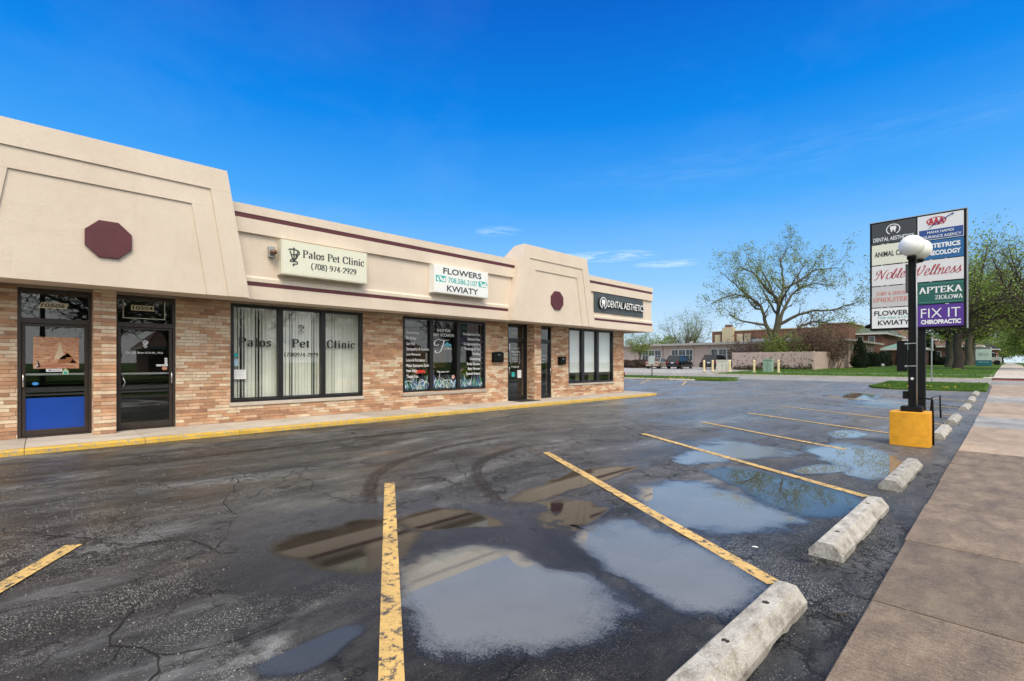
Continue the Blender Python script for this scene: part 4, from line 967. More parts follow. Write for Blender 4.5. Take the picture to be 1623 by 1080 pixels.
while yy < 6.6:
    gap = 1.0
    ang = r.gauss(R(48), R(7))
    if 3.42 < yy < 3.55 or 3.86 < yy < 3.97 or 4.62 < yy < 4.72 or 5.20 < yy < 5.30: ang = r.uniform(R(75), R(92))
    if 'p' not in prot:
        m0 = MB(); n = 4
        vs = [((.0045*(1-(2*i/n-1)**2)), -.044+.088*i/n, z) for z in (0, 2.24) for i in range(n+1)]
        m0.add(vs, [(i, i+1, n+2+i, n+1+i) for i in range(n)]); o = m0.build('slat', slatm, vb, recalc=False); prot['p'] = o.data
    else: o = link('slat', prot['p'], vb)
    o.location = (XW-.17, yy, .67); o.rotation_euler.z = ang - R(40)
    yy += .082
MB().box(XW-.23, XW-.165, 3.33, 6.56, 2.86, 2.89).build('head_rail', MAT['white_plastic'], vb)
# lit furniture seen between the slats
ch = empty('waiting_chair', (XW-1.2, 4.1, .1), 'tan chair back showing low between the blind slats in the left pane', 'chair')
MB().box(XW-1.1, XW-1.0, 3.86, 4.34, .55, 1.05).build('backrest', M('tan_vinyl', (.45, .26, .12), .6), ch, bevel=.03)
MB().box(XW-1.6, XW-1.1, 3.86, 4.34, .48, .56).build('seat', bpy.data.materials['tan_vinyl'], ch, bevel=.02)
mb = MB()
for a, b in ((-1.15, 3.9), (-1.55, 3.9), (-1.15, 4.3), (-1.55, 4.3)): MB().tube([(XW+a, b, .1), (XW+a, b, .5)], .015, 6).build('leg', MAT['black'], ch)
for i, (a, b) in enumerate(p3):
    sh = tag(MB().box(XW-.175, XW-.165, a-.02, b+.02, 1.10, 2.92).build('roller_shade', M('white_shade_%d' % i, (.86, .89, .90), .85)), ('left', 'middle', 'right')[i] + ' white roller shade drawn down inside the corner shop window', 'shade')
    k = MB().tube([(XW-.17, a-.02, 1.095), (XW-.17, b+.02, 1.095)], .014, 6).build('hem_bar', MAT['white_plastic'], sh)
woodp = M('ochre_board', (.30, .15, .035), .7, .3, 5); 
for i, (yc, lb) in enumerate(((16.75, 'pale yellow chair low behind the left pane of the corner window'), (17.55, 'pale yellow chair low behind the middle pane of the corner window'), (18.5, 'pale yellow chair low behind the right pane of the corner window'))):
    c = empty('waiting_chair', (XW-.9, yc, .1), lb, 'chair', 'chairs behind the corner window')
    cm = bpy.data.materials.get('pale_yellow_seat') or M('pale_yellow_seat', (.62, .56, .30), .6)
    MB().box(XW-.72, XW-.68, yc-.2, yc+.2, .70, 1.02).build('backrest', cm, c, bevel=.02); MB().box(XW-1.2, XW-.72, yc-.22, yc+.22, .50, .55).build('seat', cm, c, bevel=.02)
    for dx in (-.74, -1.18):
        for dy in (-.19, .19): MB().tube([(XW+dx, yc+dy, .1), (XW+dx, yc+dy, .52)], .013, 6).build('leg', MAT['black'], c)
# the florist's room
cab = empty('display_counter', (XW-1.8, 9.5, .1), 'ochre board display counter inside the florist window', 'counter')
MB().box(XW-2.3, XW-2.2, 8.2, 11.2, 1.35, 2.05).build('back_board', woodp, cab); MB().box(XW-2.2, XW-1.6, 8.2, 11.2, .1, .95).build('base', M('dark_counter', (.02, .02, .022), .5), cab)
lm = MB().extr([(9.35, 2.1), (9.55, 2.1), (10.05, .9), (9.85, .9)], 'x', XW-1.5, XW-1.46).build('leaning_board', woodp); tag(lm, 'ochre plank leaning diagonally behind the middle florist pane', 'plank')
petal = M('mixed_flowers', (.22, .03, .05), .7, .5, 25, col2=(.45, .32, .34))
for i, (yc, zc, rr, lb) in enumerate(((9.35, 1.25, .20, 'dark red bouquet behind the florist middle pane'), (8.75, 1.20, .16, 'red bouquet behind the left florist pane by the open sign'), (10.9, 1.15, .22, 'green plant behind the right florist pane'))):
    b = empty('potted_plant', (XW-.7, yc, .9), lb, 'plant')
    MB().lathe([(.07, -.25), (.10, -.02), (.105, 0), (.09, 0)], (XW-.7, yc, zc-rr*.7), 14).build('pot', MAT['teal'] if i == 2 else MAT['white_plastic'], b)
    q = np.random.RandomState(i); n = 260; c = q.normal(0, rr*.5, (n, 3)) + np.array([XW-.7, yc, zc]); d1 = q.normal(0, .03, (n, 3)); d2 = q.normal(0, .03, (n, 3))
    v = np.stack([c-d1, c-d2, c+d1, c+d2], 1).reshape(-1, 3); npmesh('flowers', v, 4, [petal, MAT['leaf_g']], b, (q.rand(n) > (.55 if i < 2 else .05)).astype(int))
st_ = empty('flower_stand', (XW-.5, 10, .1), 'low ledge of foliage along the foot of the florist window', 'plant stand')
MB().box(XW-.75, XW-.34, 8.05, 11.28, .1, .60).build('ledge', M('dark_green_board', (.02, .05, .045), .6), st_)

# ---- things stuck on the glass
XG = XW-.086
def T(name, s, mat, par, y0, z0, w, h, bold=.0, off=.003, x=XG, style='b', **k):
    g = bfont(s, bold) if style == 'b' else skel(s, **k)
    return put(name, g, mat, par, (x, y0, z0), w, h, 'x', off)
def shear(g, s): return ([(v[0]+v[1]*s, v[1], v[2]) for v in g[0]], g[1])
gold = M('cream_number_plate', (.66, .60, .40), .5)
for dd, s, y0, zz, it in ((dA, '10506', -.06, 2.60, .22), (dB, '10504', 1.36, 2.66, 0.0)):
    pl_ = MB(); pl_.add([(XG+.003, y0 + dz_*.35 + a, zz + dz_) for a, dz_ in ((-.0, 0), (.40, 0), (.40, .115), (0, .115))] if it else [(XG+.003, y0+a, zz+b) for a, b in ((0, 0), (.40, 0), (.40, .115), (0, .115))], [(0, 1, 2, 3)])
    pl_ = pl_.build('number_plate', gold, dd)
    for i, ch_ in enumerate(s):
        pass
    put('number', shear(bfont(s, .02), it), MAT['ink'], dd, (XG, y0 + .03, zz + .02), .35, .076, 'x', .006)
T('number', '10502', MAT['white'], dC, 12.73, 2.60, .32, .09, .02)
T('number', '10500', gold, dD, 14.2, 2.62, .30, .085, .02)
# posters and papers
def paper(name, y0, y1, z0, z1, mat, label, cat, x=XG+.002, tilt=.0, th=.0015):
    mb = MB().extr([(y0+tilt, z0), (y1+tilt, z0+tilt*.3), (y1, z1+tilt*.3), (y0, z1)], 'x', x, x+th); o = mb.build(name, mat); tag(o, label, cat); return o
def poster_mat():
    m = bpy.data.materials.new('faded_poster_print'); m.use_nodes = True; t = m.node_tree; b = t.nodes['Principled BSDF']
    g = node(t, 'ShaderNodeNewGeometry').outputs['Position']
    n = node(t, 'ShaderNodeTexNoise', {'Vector': node(t, 'ShaderNodeMapping', {'Vector': g, 'Scale': (1, 3, 9)}).outputs[0], 'Scale': 2.2, 'Detail': 6.0, 'Distortion': 1.2}).outputs[0]
    t.links.new(ramp(t, n, [(.3, (.30, .10, .05)), (.45, (.52, .25, .14)), (.6, (.58, .34, .21)), (.75, (.66, .50, .34))]), b.inputs['Base Color']); b.inputs['Roughness'].default_value = .5; return m
po = paper('poster', -.13, .53, 1.42, 2.04, poster_mat(), 'faded orange brown poster taped inside the blue panel door', 'poster', XG+.001)
for (a, b_, c, d_), col in (((.16, .34, 1.60, 1.95), (.66, .52, .36)), ((.20, .50, 1.52, 1.74), (.33, .13, .05)), ((-.10, .50, 1.44, 1.52), (.42, .17, .11)), ((.30, .44, 1.64, 1.80), (.60, .36, .10)), ((.38, .50, 1.52, 1.66), (.68, .42, .14)), ((-.12, -.02, 1.44, 1.60), (.55, .50, .45))):
    MB().extr([(a, c), (b_, c+.01), (b_-.06, (c+d_)/2), ((a+b_)/2, d_), (a+.05, (c+d_)/2)], 'x', XG+.0026, XG+.0032).build('print_shape', M('poster_ink', col, .5), po)
ar = paper('arrow_sticker', .05, .28, 1.36, 1.415, MAT['white'], 'white strip with a dark blue arrow under the poster', 'sticker', XG+.001)
MB().extr([(.07, 1.388), (.11, 1.406), (.11, 1.394), (.26, 1.394), (.26, 1.382), (.11, 1.382), (.11, 1.370)], 'x', XG+.003, XG+.0036).build('arrow', M('navy_ink', (.01, .02, .18), .4), ar)
hs = MB().extr([(.285, 1.30), (.375, 1.30), (.375, 1.37), (.33, 1.425), (.285, 1.37)], 'x', XG+.001, XG+.003).build('house_sticker', M('pale_green_ink', (.45, .60, .38), .5)); tag(hs, 'pale green house shaped sticker under the poster', 'sticker')
MB().extr([(.305, 1.31), (.355, 1.31), (.355, 1.36), (.305, 1.36)], 'x', XG+.0032, XG+.0038).build('print_shape', MAT['teal'], hs)
ov = put('oval_sticker', disc(), M('blue_ink', (.05, .30, .75), .4), None, (XG, -.145, 1.10), .09, .06); tag(ov, 'small blue oval sticker low on the blue panel door', 'sticker')
# clinic door
put('vet_emblem', vet_symbol(), MAT['white'], dB, (XG, 1.545, 1.845), .115, .18)
put('lettering', skel('Dr. J.S. B r a r  D.V.M., M.S.'.replace(' ', ' '), thick=.2, thin=.09) if False else bfont('Dr. J.S. Brar D.V.M., M.S.', .012), MAT['white'], dB, (XG, 1.27, 1.715), .66, .058)
for i, (a, b_, c, d_, mt, lb) in enumerate(((1.80, 2.01, 1.455, 1.495, MAT['white'], 'white strip notice beside the clinic door lock'), (1.95, 2.0, 1.50, 1.54, MAT['white'], 'lowest of three tiny white cards on the clinic door'), (1.95, 2.0, 1.55, 1.59, MAT['white'], 'middle of three tiny white cards on the clinic door'), (1.95, 2.0, 1.60, 1.64, MAT['white'], 'topmost of three tiny white cards on the clinic door'))):
    o = paper('notice', a, b_, c, d_, mt, lb, 'notice', XG+.001)
    if i == 0: T('lettering', 'No Soliciting', MAT['ink'], o, 1.815, 1.466, .17, .02, x=XG+.0025, off=.002)
o = put('round_sticker', disc(), M('peach_ink', (.60, .28, .16), .5), None, (XG, 1.90, 1.37), .10, .075); tag(o, 'round peach sticker beside the clinic door lock', 'sticker')
tw_ = tag(MB().box(XG+.001, XG+.004, 1.22, 1.235, 2.50, 2.88).box(XG+.001, XG+.004, 1.22, 1.96, 2.485, 2.50).box(XG+.001, XG+.004, 1.945, 1.96, 2.50, 2.88).build('pale_outline', MAT['sign_case'], dB))
# clinic window
for s, y0, w_, pn in (('Palos', 3.44, .74, 0), ('Pet', 4.70, .45, 1), ('Clinic', 5.62, .82, 2)):
    put('lettering', skel(s, thick=.19, thin=.07, track=.13), MAT['ink'], w1, (XG, y0, 1.93), w_, .225, 'x', .003)
    put('lettering_edge', skel(s, thick=.26, thin=.13, track=.13), M('silver_vinyl', (.55, .56, .56), .4), w1, (XG, y0-.008, 1.922), w_+.016, .24, 'x', .0008) if False else None
put('lettering', skel('(708)974-2929', thick=.16, thin=.06, track=.08), MAT['ink'], w1, (XG, 4.50, 1.67), .88, .135)
put('vet_emblem', vet_symbol(), MAT['ink'], w1, (XG, 4.85, 2.28), .16, .26)
put('vet_emblem', skel('V', {**GL, 'V': (1, [L_((.1,1),(.5,0)), L_((.9,1),(.5,0)), L_((.1,1),(.9,1))], [])}, .2, .14), MAT['white'], w1, (XG, 4.87, 2.30), .12, .14, off=.006)
o = put('round_sticker', disc(), MAT['teal'], None, (XG, 3.33, 1.67), .085, .10); tag(o, 'round teal sticker at the left edge of the clinic window', 'sticker')
o = paper('sticker', 3.325, 3.42, 1.45, 1.62, M('pale_blue_ink', (.35, .52, .66), .5), 'pale blue card sticker under the round teal one', 'sticker', XG+.001)
pp = paper('notice', 3.325, 3.60, 1.13, 1.36, MAT['white'], 'white paper notice low in the left clinic pane', 'notice', XG+.001)
for i in range(5): T('lettering', 'please ring the bell', MAT['charcoal'], pp, 3.36, 1.32-.035*i-.02, .20-.03*(i % 2), .013, x=XG+.0025, off=.001) if False else MB().box(XG+.003, XG+.0034, 3.36, 3.56-.03*(i % 2), 1.315-.035*i, 1.32-.035*i).build('print_line', MAT['charcoal'], pp)
# florist window
lt = ['Anniversary', 'Birthday', 'Get Well', 'Sympathy & Funeral', 'Just Because', 'Love & Romance', 'Make Someone Smile', 'New Baby', 'Thank You']
wd = [.50, .40, .34, .86, .56, .74, .90, .43, .46]
for i, s in enumerate(lt):
    g = bfont(s, .014); dsc = .26 if any(c in s for c in 'ypgj') else 0
    put('lettering', g, MAT['white'], w2, (XG, 8.14, 2.44 - .1715*i - .02 - dsc*.075), wd[i]*.93 if wd[i] < .85 else .86, .098*(1+dsc))
rt = ['Grandparents Day', "Mother's Day", 'Congratulations', 'Thinking of You', 'Wedding', 'Christening', 'Bridal Shower', 'Baby Shower', 'Special Events']
wr = [.78, .56, .74, .72, .36, .48, .60, .56, .64]
for i, s in enumerate(rt):
    dsc = .26 if any(c in s for c in 'ypgj') else 0
    put('lettering', bfont(s, .014), MAT['white'], w2, (XG, 11.16-wr[i], 2.465 - .1715*i - dsc*.075), wr[i], .098*(1+dsc))
T('lettering', 'SHOP FOR', MAT['white'], w2, 9.30, 2.545, .56, .10, .014)
T('lettering', 'ANY OCCASION', MAT['white'], w2, 9.15, 2.395, .84, .10, .014)
ff = {**GL, 'F': (1, [C_((.42,.98),(.20,.98),(.02,.82),(.02,.60),(.16,.52),(.30,.62)), C_((.30,1.0),(.60,.94),(1.0,1.0)), C_((.66,.94),(.56,.50),(.40,.10),(.20,-.02),(.06,.06),(.08,.16)), C_((.42,.50),(.56,.54),(.70,.50))], [])}
put('lettering', skel('F', ff, .085, .03), MAT['white'], w2, (XG, 9.17, 1.84), .62, .46)
T('lettering', 'LORA', MAT['white'], w2, 9.58, 1.965, .33, .07, .01)
bt = MB()
for cx, cz, rx, rz, t in ((9.64, 2.13, .05, .035, 20), (9.73, 2.16, .06, .04, -25), (9.82, 2.12, .05, .03, 30), (9.69, 2.09, .04, .02, -10), (9.87, 2.09, .03, .02, 50)):
    vs = [(XG+.004+.0004*len(bt.f), cx+rx*math.cos(R(a))*math.cos(R(t))-rz*math.sin(R(a))*math.sin(R(t)), cz+rx*math.cos(R(a))*math.sin(R(t))+rz*math.sin(R(a))*math.cos(R(t))) for a in range(0, 360, 30)]
    bt.add(vs, [tuple(range(12))])
bt.build('butterfly_decal', M('sky_blue_ink', (.10, .50, .62), .4), w2, recalc=False)
T('lettering', 'www.florawers.com'[:0] or 'WE DELIVER', MAT['white'], w2, 9.33, 1.20, .5, .04, .01) if False else None
fd = MB(); r = random.Random(9); cols = 6
for k in range(520):
    pn = p2[r.randrange(3)]; y = r.uniform(pn[0]+.02, pn[1]-.02); zb = .66; hh = abs(r.gauss(0, .13)) + .05; zz = zb + r.random()*.16
    a = r.gauss(0, .5); w_ = r.uniform(.008, .024); x = XG + .0012 + .000012*k
    tip = (x, min(pn[1]-.01, max(pn[0]+.01, y + math.sin(a)*hh)), zz + math.cos(a)*hh)
    fd.add([(x, y-w_*.3, zz), (x, y+w_*.3, zz), (x, (y+tip[1])/2+w_, (zz+tip[2])/2), tip, (x, (y+tip[1])/2-w_, (zz+tip[2])/2)], [(0, 1, 2, 3, 4)], r.randrange(cols))
fd = fd.build('flower_decal', [M('decal_teal', (.03, .20, .20), .4), M('decal_blue', (.03, .10, .30), .4), M('decal_white', (.62, .68, .70), .4), M('decal_green', (.06, .20, .06), .4), M('decal_violet', (.12, .10, .28), .4), M('decal_mint', (.20, .45, .38), .4)], w2, recalc=False); fd['kind'] = 'stuff'
for cy, cz, rr, a0, a1 in ((8.22, .72, .24, 60, 160), (8.78, .70, .24, 20, 170), (9.72, .66, .30, 10, 170), (8.70, .88, .11, 0, 300)):
    g = ring(rr, rr-.014, a0, a1); gx = [(v[0]+cy, v[1]+cz, 0) for v in g[0]]
    m_ = MB(); m_.add([(XG+.009, v[0], max(.66, v[1])) for v in gx], g[1]); m_.build('bicycle_wheel_decal', MAT['white'], w2, recalc=False)
for i in range(9):
    t = R(20+i*17.5); m_ = MB().tube([(XG+.010, 9.72, .68), (XG+.010, 9.72+.29*math.cos(t), .66+.29*math.sin(t))], .0025, 4).build('bicycle_spoke_decal', MAT['white'], w2)
nd = MB(); 
for a, b_ in (((9.36, .92), (9.42, 1.22)), ((9.42, 1.22), (9.30, 1.26)), ((9.42, .98), (9.72, .70)), ((9.42, 1.05), (9.60, .95))): nd.tube([(XG+.008, *a), (XG+.008, *b_)], .006, 4)
nd.build('bicycle_frame_decal', MAT['white'], w2)
on = M('neon_red', (.5, .01, .01), .4); on.node_tree.nodes['Principled BSDF'].inputs['Emission Color'].default_value = (1, .05, .03, 1); on.node_tree.nodes['Principled BSDF'].inputs['Emission Strength'].default_value = .9
osn = empty('open_sign', (XW-.25, 8.72, 1.2), 'red glowing neon open sign behind the left florist pane', 'neon sign')
put('lettering', shear(bfont('OPEN', .0), .25), on, osn, (XW-.20, 8.54, 1.19), .38, .095, depth=.012)
T('lettering', '708.586.2107', MAT['white'], w2, 9.30, 1.20, .50, .045, .012)
o = put('round_sticker', disc(), M('pink_ink', (.62, .36, .33), .5), None, (XG, 9.90, .98), .12, .13, off=.012); tag(o, 'pale pink round sticker at the foot of the middle florist pane', 'sticker')
pk_ = MB()
for i in range(18): pk_.box(XW-.082, XW-.078, 8.06+i*.183, 8.13+i*.183, 2.875, 2.895)
for i in range(9): pk_.box(XW-.082, XW-.078, 11.235, 11.25, 2.80-.19*i, 2.87-.19*i)
gar = pk_.build('light_string', M('lilac_bulb', (.40, .30, .55), .4)); tag(gar, 'lilac light string along the top of the florist window', 'light string', kind='thing')
# welcome decal
put('lettering', bfont('WELCOME', .01), MAT['white'], dC, (XG, 12.70, 1.90), .42, .07); put('lettering', bfont('TO FLORA', .01), MAT['white'], dC, (XG, 12.76, 1.80), .30, .055)
for k, (cz, sg) in enumerate(((2.04, 1), (1.40, -1))):
    for s_ in (-1, 1):
        P = spline([(0, 0), (.06, .05*sg), (.14, .02*sg), (.20, .05*sg), (.17, .0)], 5); m_ = MB()
        m_.tube([(XG+.003, 12.91+s_*p.x, cz+p.y) for p in P], .007, 4).lathe([(.0, -.03), (.02, 0), (0, .03)], (XG+.002, 12.91, cz+.03*sg), 6); m_.build('scroll_decal', MAT['white'], dC)
for s_ in (-1, 1):
    P = spline([(.20, 1.98), (.25, 1.88), (.22, 1.72), (.25, 1.58), (.20, 1.46)], 5); m_ = MB().tube([(XG+.003, 12.91+s_*p.x, p.y) for p in P], .005, 4).build('scroll_decal', MAT['white'], dC)
for i, s in enumerate(('Mon-Fri  9-6', 'Saturday 9-4', 'Sunday closed')): put('lettering', bfont(s, .004), MAT['white'], dC, (XG, 12.76, 1.69-.075*i), .30, .035)
put('lettering', bfont('THANK YOU', .01), MAT['white'], dC, (XG, 12.78, 1.33), .3, .035)
paper('notice', 13.03, 13.24, .94, 1.24, MAT['white'], 'white paper notice low on the welcome door', 'notice')
paper('sticker', 12.72, 12.88, .99, 1.16, MAT['teal'], 'teal card sticker low on the welcome door', 'sticker')
paper('notice', 12.59, 12.64, 2.0, 2.22, MAT['white'], 'narrow white notice at the left edge of the welcome door', 'notice')
# dental door
put('emblem_disc', disc(), MAT['ink'], dD, (XG, 14.05, 1.95), .30, .34); put('emblem', TOOTH, MAT['white'], dD, (XG, 14.12, 2.02), .16, .19, off=.006); put('emblem_ring', ring(.98, .84, -60, 240), MAT['white'], dD, (XG, 14.055, 1.955), .29, .33, off=.005)
for i, (s, w_) in enumerate((('DENTAL AESTHETICS', .55), ('Family Dentistry', .5), ('Hours by appointment', .5))): put('lettering', bfont(s, .01), MAT['white'], dD, (XG, 14.1, 1.78-.14*i), w_, .045)

# ---- wall mounted things
def mailbox(y0, y1, z0, z1, label, kind):
    root = empty('mailbox', (XW, (y0+y1)/2, z0), label, 'mailbox', 'mailboxes on the brick wall')
    ym = (y0+y1)/2; zm = z1 - .06
    prof = [(XW+.002, z0), (XW+.11, z0), (XW+.14, z0+.05), (XW+.14, zm), (XW+.002, zm)]
    MB().extr(prof, 'y', y0+.01, y1-.01).build('body', MAT['black'], root, bevel=.006)
    lid = MB(); n = 8; pts = [(y0, zm+.001)] + [(y0 + (y1-y0)*i/n, zm + .02 + (.045*math.sin(math.pi*i/n) if kind else .03)) for i in range(n+1)] + [(y1, zm+.001)]
    lid.extr(pts, 'x', XW+.002, XW+.15); lid = lid.build('lid', MAT['black'], root)
    MB().lathe([(.012, -.004), (.012, .004)], (0, 0, 0), 10).build('lock', MAT['chrome'], root).location = (XW+.142, ym + (y1-y0)*.25, z0+.09)
    MB().box(XW+.141, XW+.146, ym-.06, ym+.06, zm-.06, zm-.035).build('slot', MAT['steel'], root)
mailbox(11.62, 12.12, 1.54, 1.92, 'wide black mailbox with an arched lid, left of the welcome door', 1)
mailbox(15.30, 15.68, 1.44, 1.78, 'small black mailbox left of the corner shop window', 0)
wl = empty('wall_light', (XF, 4.0, 4.1), 'small round weathered light fitting at the left end of the clinic sign', 'light')
MB().box(XF-.074, XF+.02, 3.82, 3.96, 4.02, 4.28).build('junction_box', MAT['steel'], wl, bevel=.01)
MB().lathe([(.03, -.05), (.07, -.03), (.085, 0), (.07, .05), (.02, .07)], (XF+.08, 3.90, 4.13), 14).build('lamp_head', M('brown_glass', (.14, .08, .05), .25), wl, smooth=True)
MB().tube([(XF+.02, 3.93, 4.02), (XF+.03, 3.94, 3.86)], .012, 6).build('conduit', MAT['steel'], wl)

# ---- signs on the fascia
def signbox(y0, y1, z0, z1, case, face, label, x1=XF+.12):
    root = empty('sign', (XF, (y0+y1)/2, z0), label, 'sign')
    MB().box(XF-.073, x1, y0, y1, z0, z1).build('case', case, root, bevel=.008)
    MB().box(x1-.01, x1+.003, y0+.035, y1-.035, z0+.035, z1-.035).build('face', face, root)
    return root, x1+.003
s1, xs = signbox(4.03, 6.22, 3.63, 4.45, MAT['sign_case'], MAT['cream_face'], 'cream light box sign of the pet clinic with a vet emblem', XF+.20)
put('lettering', skel('Palos Pet Clinic', thick=.17, thin=.06, track=.06), MAT['charcoal'], s1, (xs, 4.53, 4.08), 1.60, .19)
put('lettering', skel('(708) 974-2929', thick=.16, thin=.06, track=.06), MAT['charcoal'], s1, (xs, 4.73, 3.80), 1.18, .19)
put('vet_emblem', vet_symbol(), MAT['charcoal'], s1, (xs, 4.19, 3.83), .27, .46)
s2, xs = signbox(8.37, 10.52, 3.64, 4.48, MAT['white_plastic'], MAT['white_face'], 'white light box sign reading flowers in grey with teal flower prints', XF+.20)
put('lettering', bfont('FLOWERS', .022), MAT['charcoal'], s2, (xs, 8.70, 4.225), 1.52, .185)
put('lettering', bfont('708.586.2107', .012), MAT['teal'], s2, (xs, 8.89, 3.975), 1.16, .165)
put('lettering', bfont('KWIATY', .022), MAT['charcoal'], s2, (xs, 8.84, 3.705), 1.24, .185)
for y0 in (8.43, 10.10):
    q = MB().box(xs, xs+.001, y0, y0+.37, 3.97, 4.16).build('flower_print', MAT['teal'], s2)
    r = random.Random(int(y0)); m_ = MB()
    for k in range(16):
        cy, cz = y0 + r.uniform(.04, .33), 3.97 + r.uniform(.03, .16); rr = r.uniform(.012, .042); m_.add([(xs+.0015+.0001*k, cy+rr*(1+.35*math.cos(5*R(a)))*math.cos(R(a)), cz+rr*(1+.35*math.cos(5*R(a)))*math.sin(R(a))) for a in range(0, 360, 24)], [tuple(range(15))])
    m_.build('petal_print', MAT['white_face'], q, recalc=False)
s3 = empty('sign', (XF, 18.6, 3.6), 'dark grey banner panel with raised white tooth emblem and letters', 'sign')
bn = MB(); n = 24
for i in range(n):
    ya, yb_ = 16.66+(20.55-16.66)*i/n, 16.66+(20.55-16.66)*(i+1)/n
    xa, xb_ = [XF-.04+.006*math.sin(v*3.1)+.004*math.sin(v*7.7) for v in (ya, yb_)]
    bn.add([(xa, ya, 3.665), (xb_, yb_, 3.665), (xb_+.003, yb_, 4.50), (xa+.003, ya, 4.50), (xa-.02, ya, 3.665), (xb_-.02, yb_, 3.665), (xb_-.02, yb_, 4.50), (xa-.02, ya, 4.50)], [(0,1,2,3), (4,7,6,5), (3,2,6,7), (0,4,5,1)] + ([(0,3,7,4)] if i == 0 else []) + ([(1,5,6,2)] if i == n-1 else []))
bn.build('panel', M('slate_banner', (.060, .072, .078), .45, .2, 2, .3, 3, dist=.02), s3, recalc=False)
put('letter_shade', bfont('DENTAL AESTHETICS', .016, .05), MAT['ink'], s3, (XF-.02, 17.50, 3.915), 3.02, .31, depth=.07, off=.0)  # black sides paint in the shadow gap behind the white letters
put('lettering', bfont('DENTAL AESTHETICS', .012), MAT['white_face'], s3, (XF-.02, 17.52, 3.922), 3.0, .30, off=.074)
put('emblem_disc', (disc()[0] + [(v[0], v[1], .2) for v in disc()[0]], [tuple(range(31, -1, -1)), tuple(range(32, 64))] + [(i, (i+1) % 32, 32+(i+1) % 32, 32+i) for i in range(32)]), MAT['ink'], s3, (XF-.03, 16.93, 3.83), .53, .49, depth=.09, off=.0)
put('emblem_ring', ring(1, .84, -70, 250), MAT['white_face'], s3, (XF-.03, 16.93, 3.83), .53, .49, off=.095)
put('emblem', TOOTH, MAT['white_face'], s3, (XF-.03, 17.07, 3.90), .26, .32, off=.096)

# ---- walkway along the shops with a yellow kerb
XK = -11.44
wk = MB(); wk.box(XW-.01, XK-.02, -7, 20.3, -.05, .07); wk = wk.build('walkway', MAT['earth']); tag(wk, kind='structure')
y = -6.7
while y < 20.2:
    y1 = min(y+1.62, 20.45) if y < 18.5 else 20.45
    slab_mesh(XW-.014, XK-.135, y+.004, y1-.004, .05, .10, 0, .006).build('paving_slab', MAT['slab'], wk)
    k = MB(); r = random.Random(int(y*10)); vs = []; prof = [(XK-.132, .0), (XK-.132, .100), (XK-.035, .100), (XK-.010, .090), (XK, .070), (XK+.008, .0)]
    n = 16
    for i in range(n+1):
        yy = y+.004 + (y1-y-.008)*i/n
        for j, (x, z) in enumerate(prof):
            e = noise.noise(Vector((yy*4, x*9, z*20)))*.007 if j >= 2 else 0
            vs.append((x+e, yy, max(-.01, z+e*.6)))
    m6 = len(prof); k.add(vs, [(i*m6+j, i*m6+j+1, (i+1)*m6+j+1, (i+1)*m6+j) for i in range(n) for j in range(m6-1)] + [tuple(range(m6)), tuple(n*m6+j for j in range(m6))])
    k.build('kerbstone', MAT['kerb_paint'], wk)
    if y1 >= 20.45: break
    y = y1
ke = MB(); P = [(XK, 20.45), (XK-.03, 20.60), (XK-.12, 20.72), (XK-.25, 20.78), (XK-.9, 20.98), (-13.6, 21.2), (-30, 21.2), (-30, 20.25), (-13.01, 20.25), (-13.01, 20.45)]
ke.extr(P, 'z', 0, .10); ke.build('paving_slab', MAT['slab'], wk, bevel=.01)
# ------------------------------------------------------------------ pylon sign
PY = 19.5
py = empty('pylon_sign', (-1.96, 19.72, 0), 'tall double column tenant sign on a black post', 'sign')
MB().box(-2.10, -1.82, 19.58, 19.86, -.05, 2.70).build('post', MAT['black'], py, bevel=.01)
MB().box(-3.20, -.88, PY+.02, PY+.44, 2.58, 6.08).build('cabinet', MAT['black'], py, bevel=.01)
MB().box(-.879, -.858, PY+.03, PY+.42, 2.56, 6.08).box(-3.22, -.86, PY+.0, PY+.45, 6.081, 6.10).build('edge_trim', MAT['steel'], py)
MB().lathe([(.02, 0), (.09, .02), (.10, .08), (.03, .13)], (-3.27, PY+.2, 2.66), 12).build('floodlight', MAT['black'], py, smooth=True)
def panel(x0, x1, z0, z1, mat):
    return MB().box(x0, x1, PY-.004, PY+.022, z0, z1).build('panel', mat, py)
def PT(s, mat, par, x0, z0, w, h, bold=.02, style='b', off=.006, sh=0, **k):
    g = bfont(s, bold) if style == 'b' else skel(s, **k)
    if sh: g = shear(g, sh)
    return put('lettering', g, mat, par, (x0, PY-.004, z0), w, h, '-y', off)
XL, XM, XR = -3.14, -2.0, -.94
dk = M('dark_slate_face', (.040, .044, .050), .4); gr_ = M('grey_face', (.72, .71, .71), .4); wf = MAT['white_face']
a = panel(XL, XM-.02, 5.37, 6.04, dk)
PT('DENTAL AESTHETICS', wf, a, -3.10, 5.45, 1.02, .125, .012); put('emblem', TOOTH, wf, a, (-2.67, PY-.004, 5.70), .16, .20, '-y', .006); put('emblem_ring', ring(1, .86, -60, 240), wf, a, (-2.77, PY-.004, 5.645), .36, .32, '-y', .007)
a = panel(XM+.01, XR, 5.28, 6.04, M('white_face_b', (.72, .73, .74), .4))
nav = M('navy_band', (.012, .06, .26), .4); rd = MAT['red']
q = MB().box(XM+.05, XR-.01, PY-.008, PY-.0045, 5.30, 5.60).build('band', nav, a)
PT('MAHA HAMDI', wf, a, -1.76, 5.475, .60, .075, .012, off=.010); PT('INSURANCE AGENCY', wf, a, -1.92, 5.33, .93, .085, .012, off=.010)
put('emblem_ring', ring(1, .86), rd, a, (-1.78, PY-.004, 5.72), .46, .25, '-y', .006); PT('AAA', rd, a, -1.74, 5.735, .38, .22, .05, off=.008)
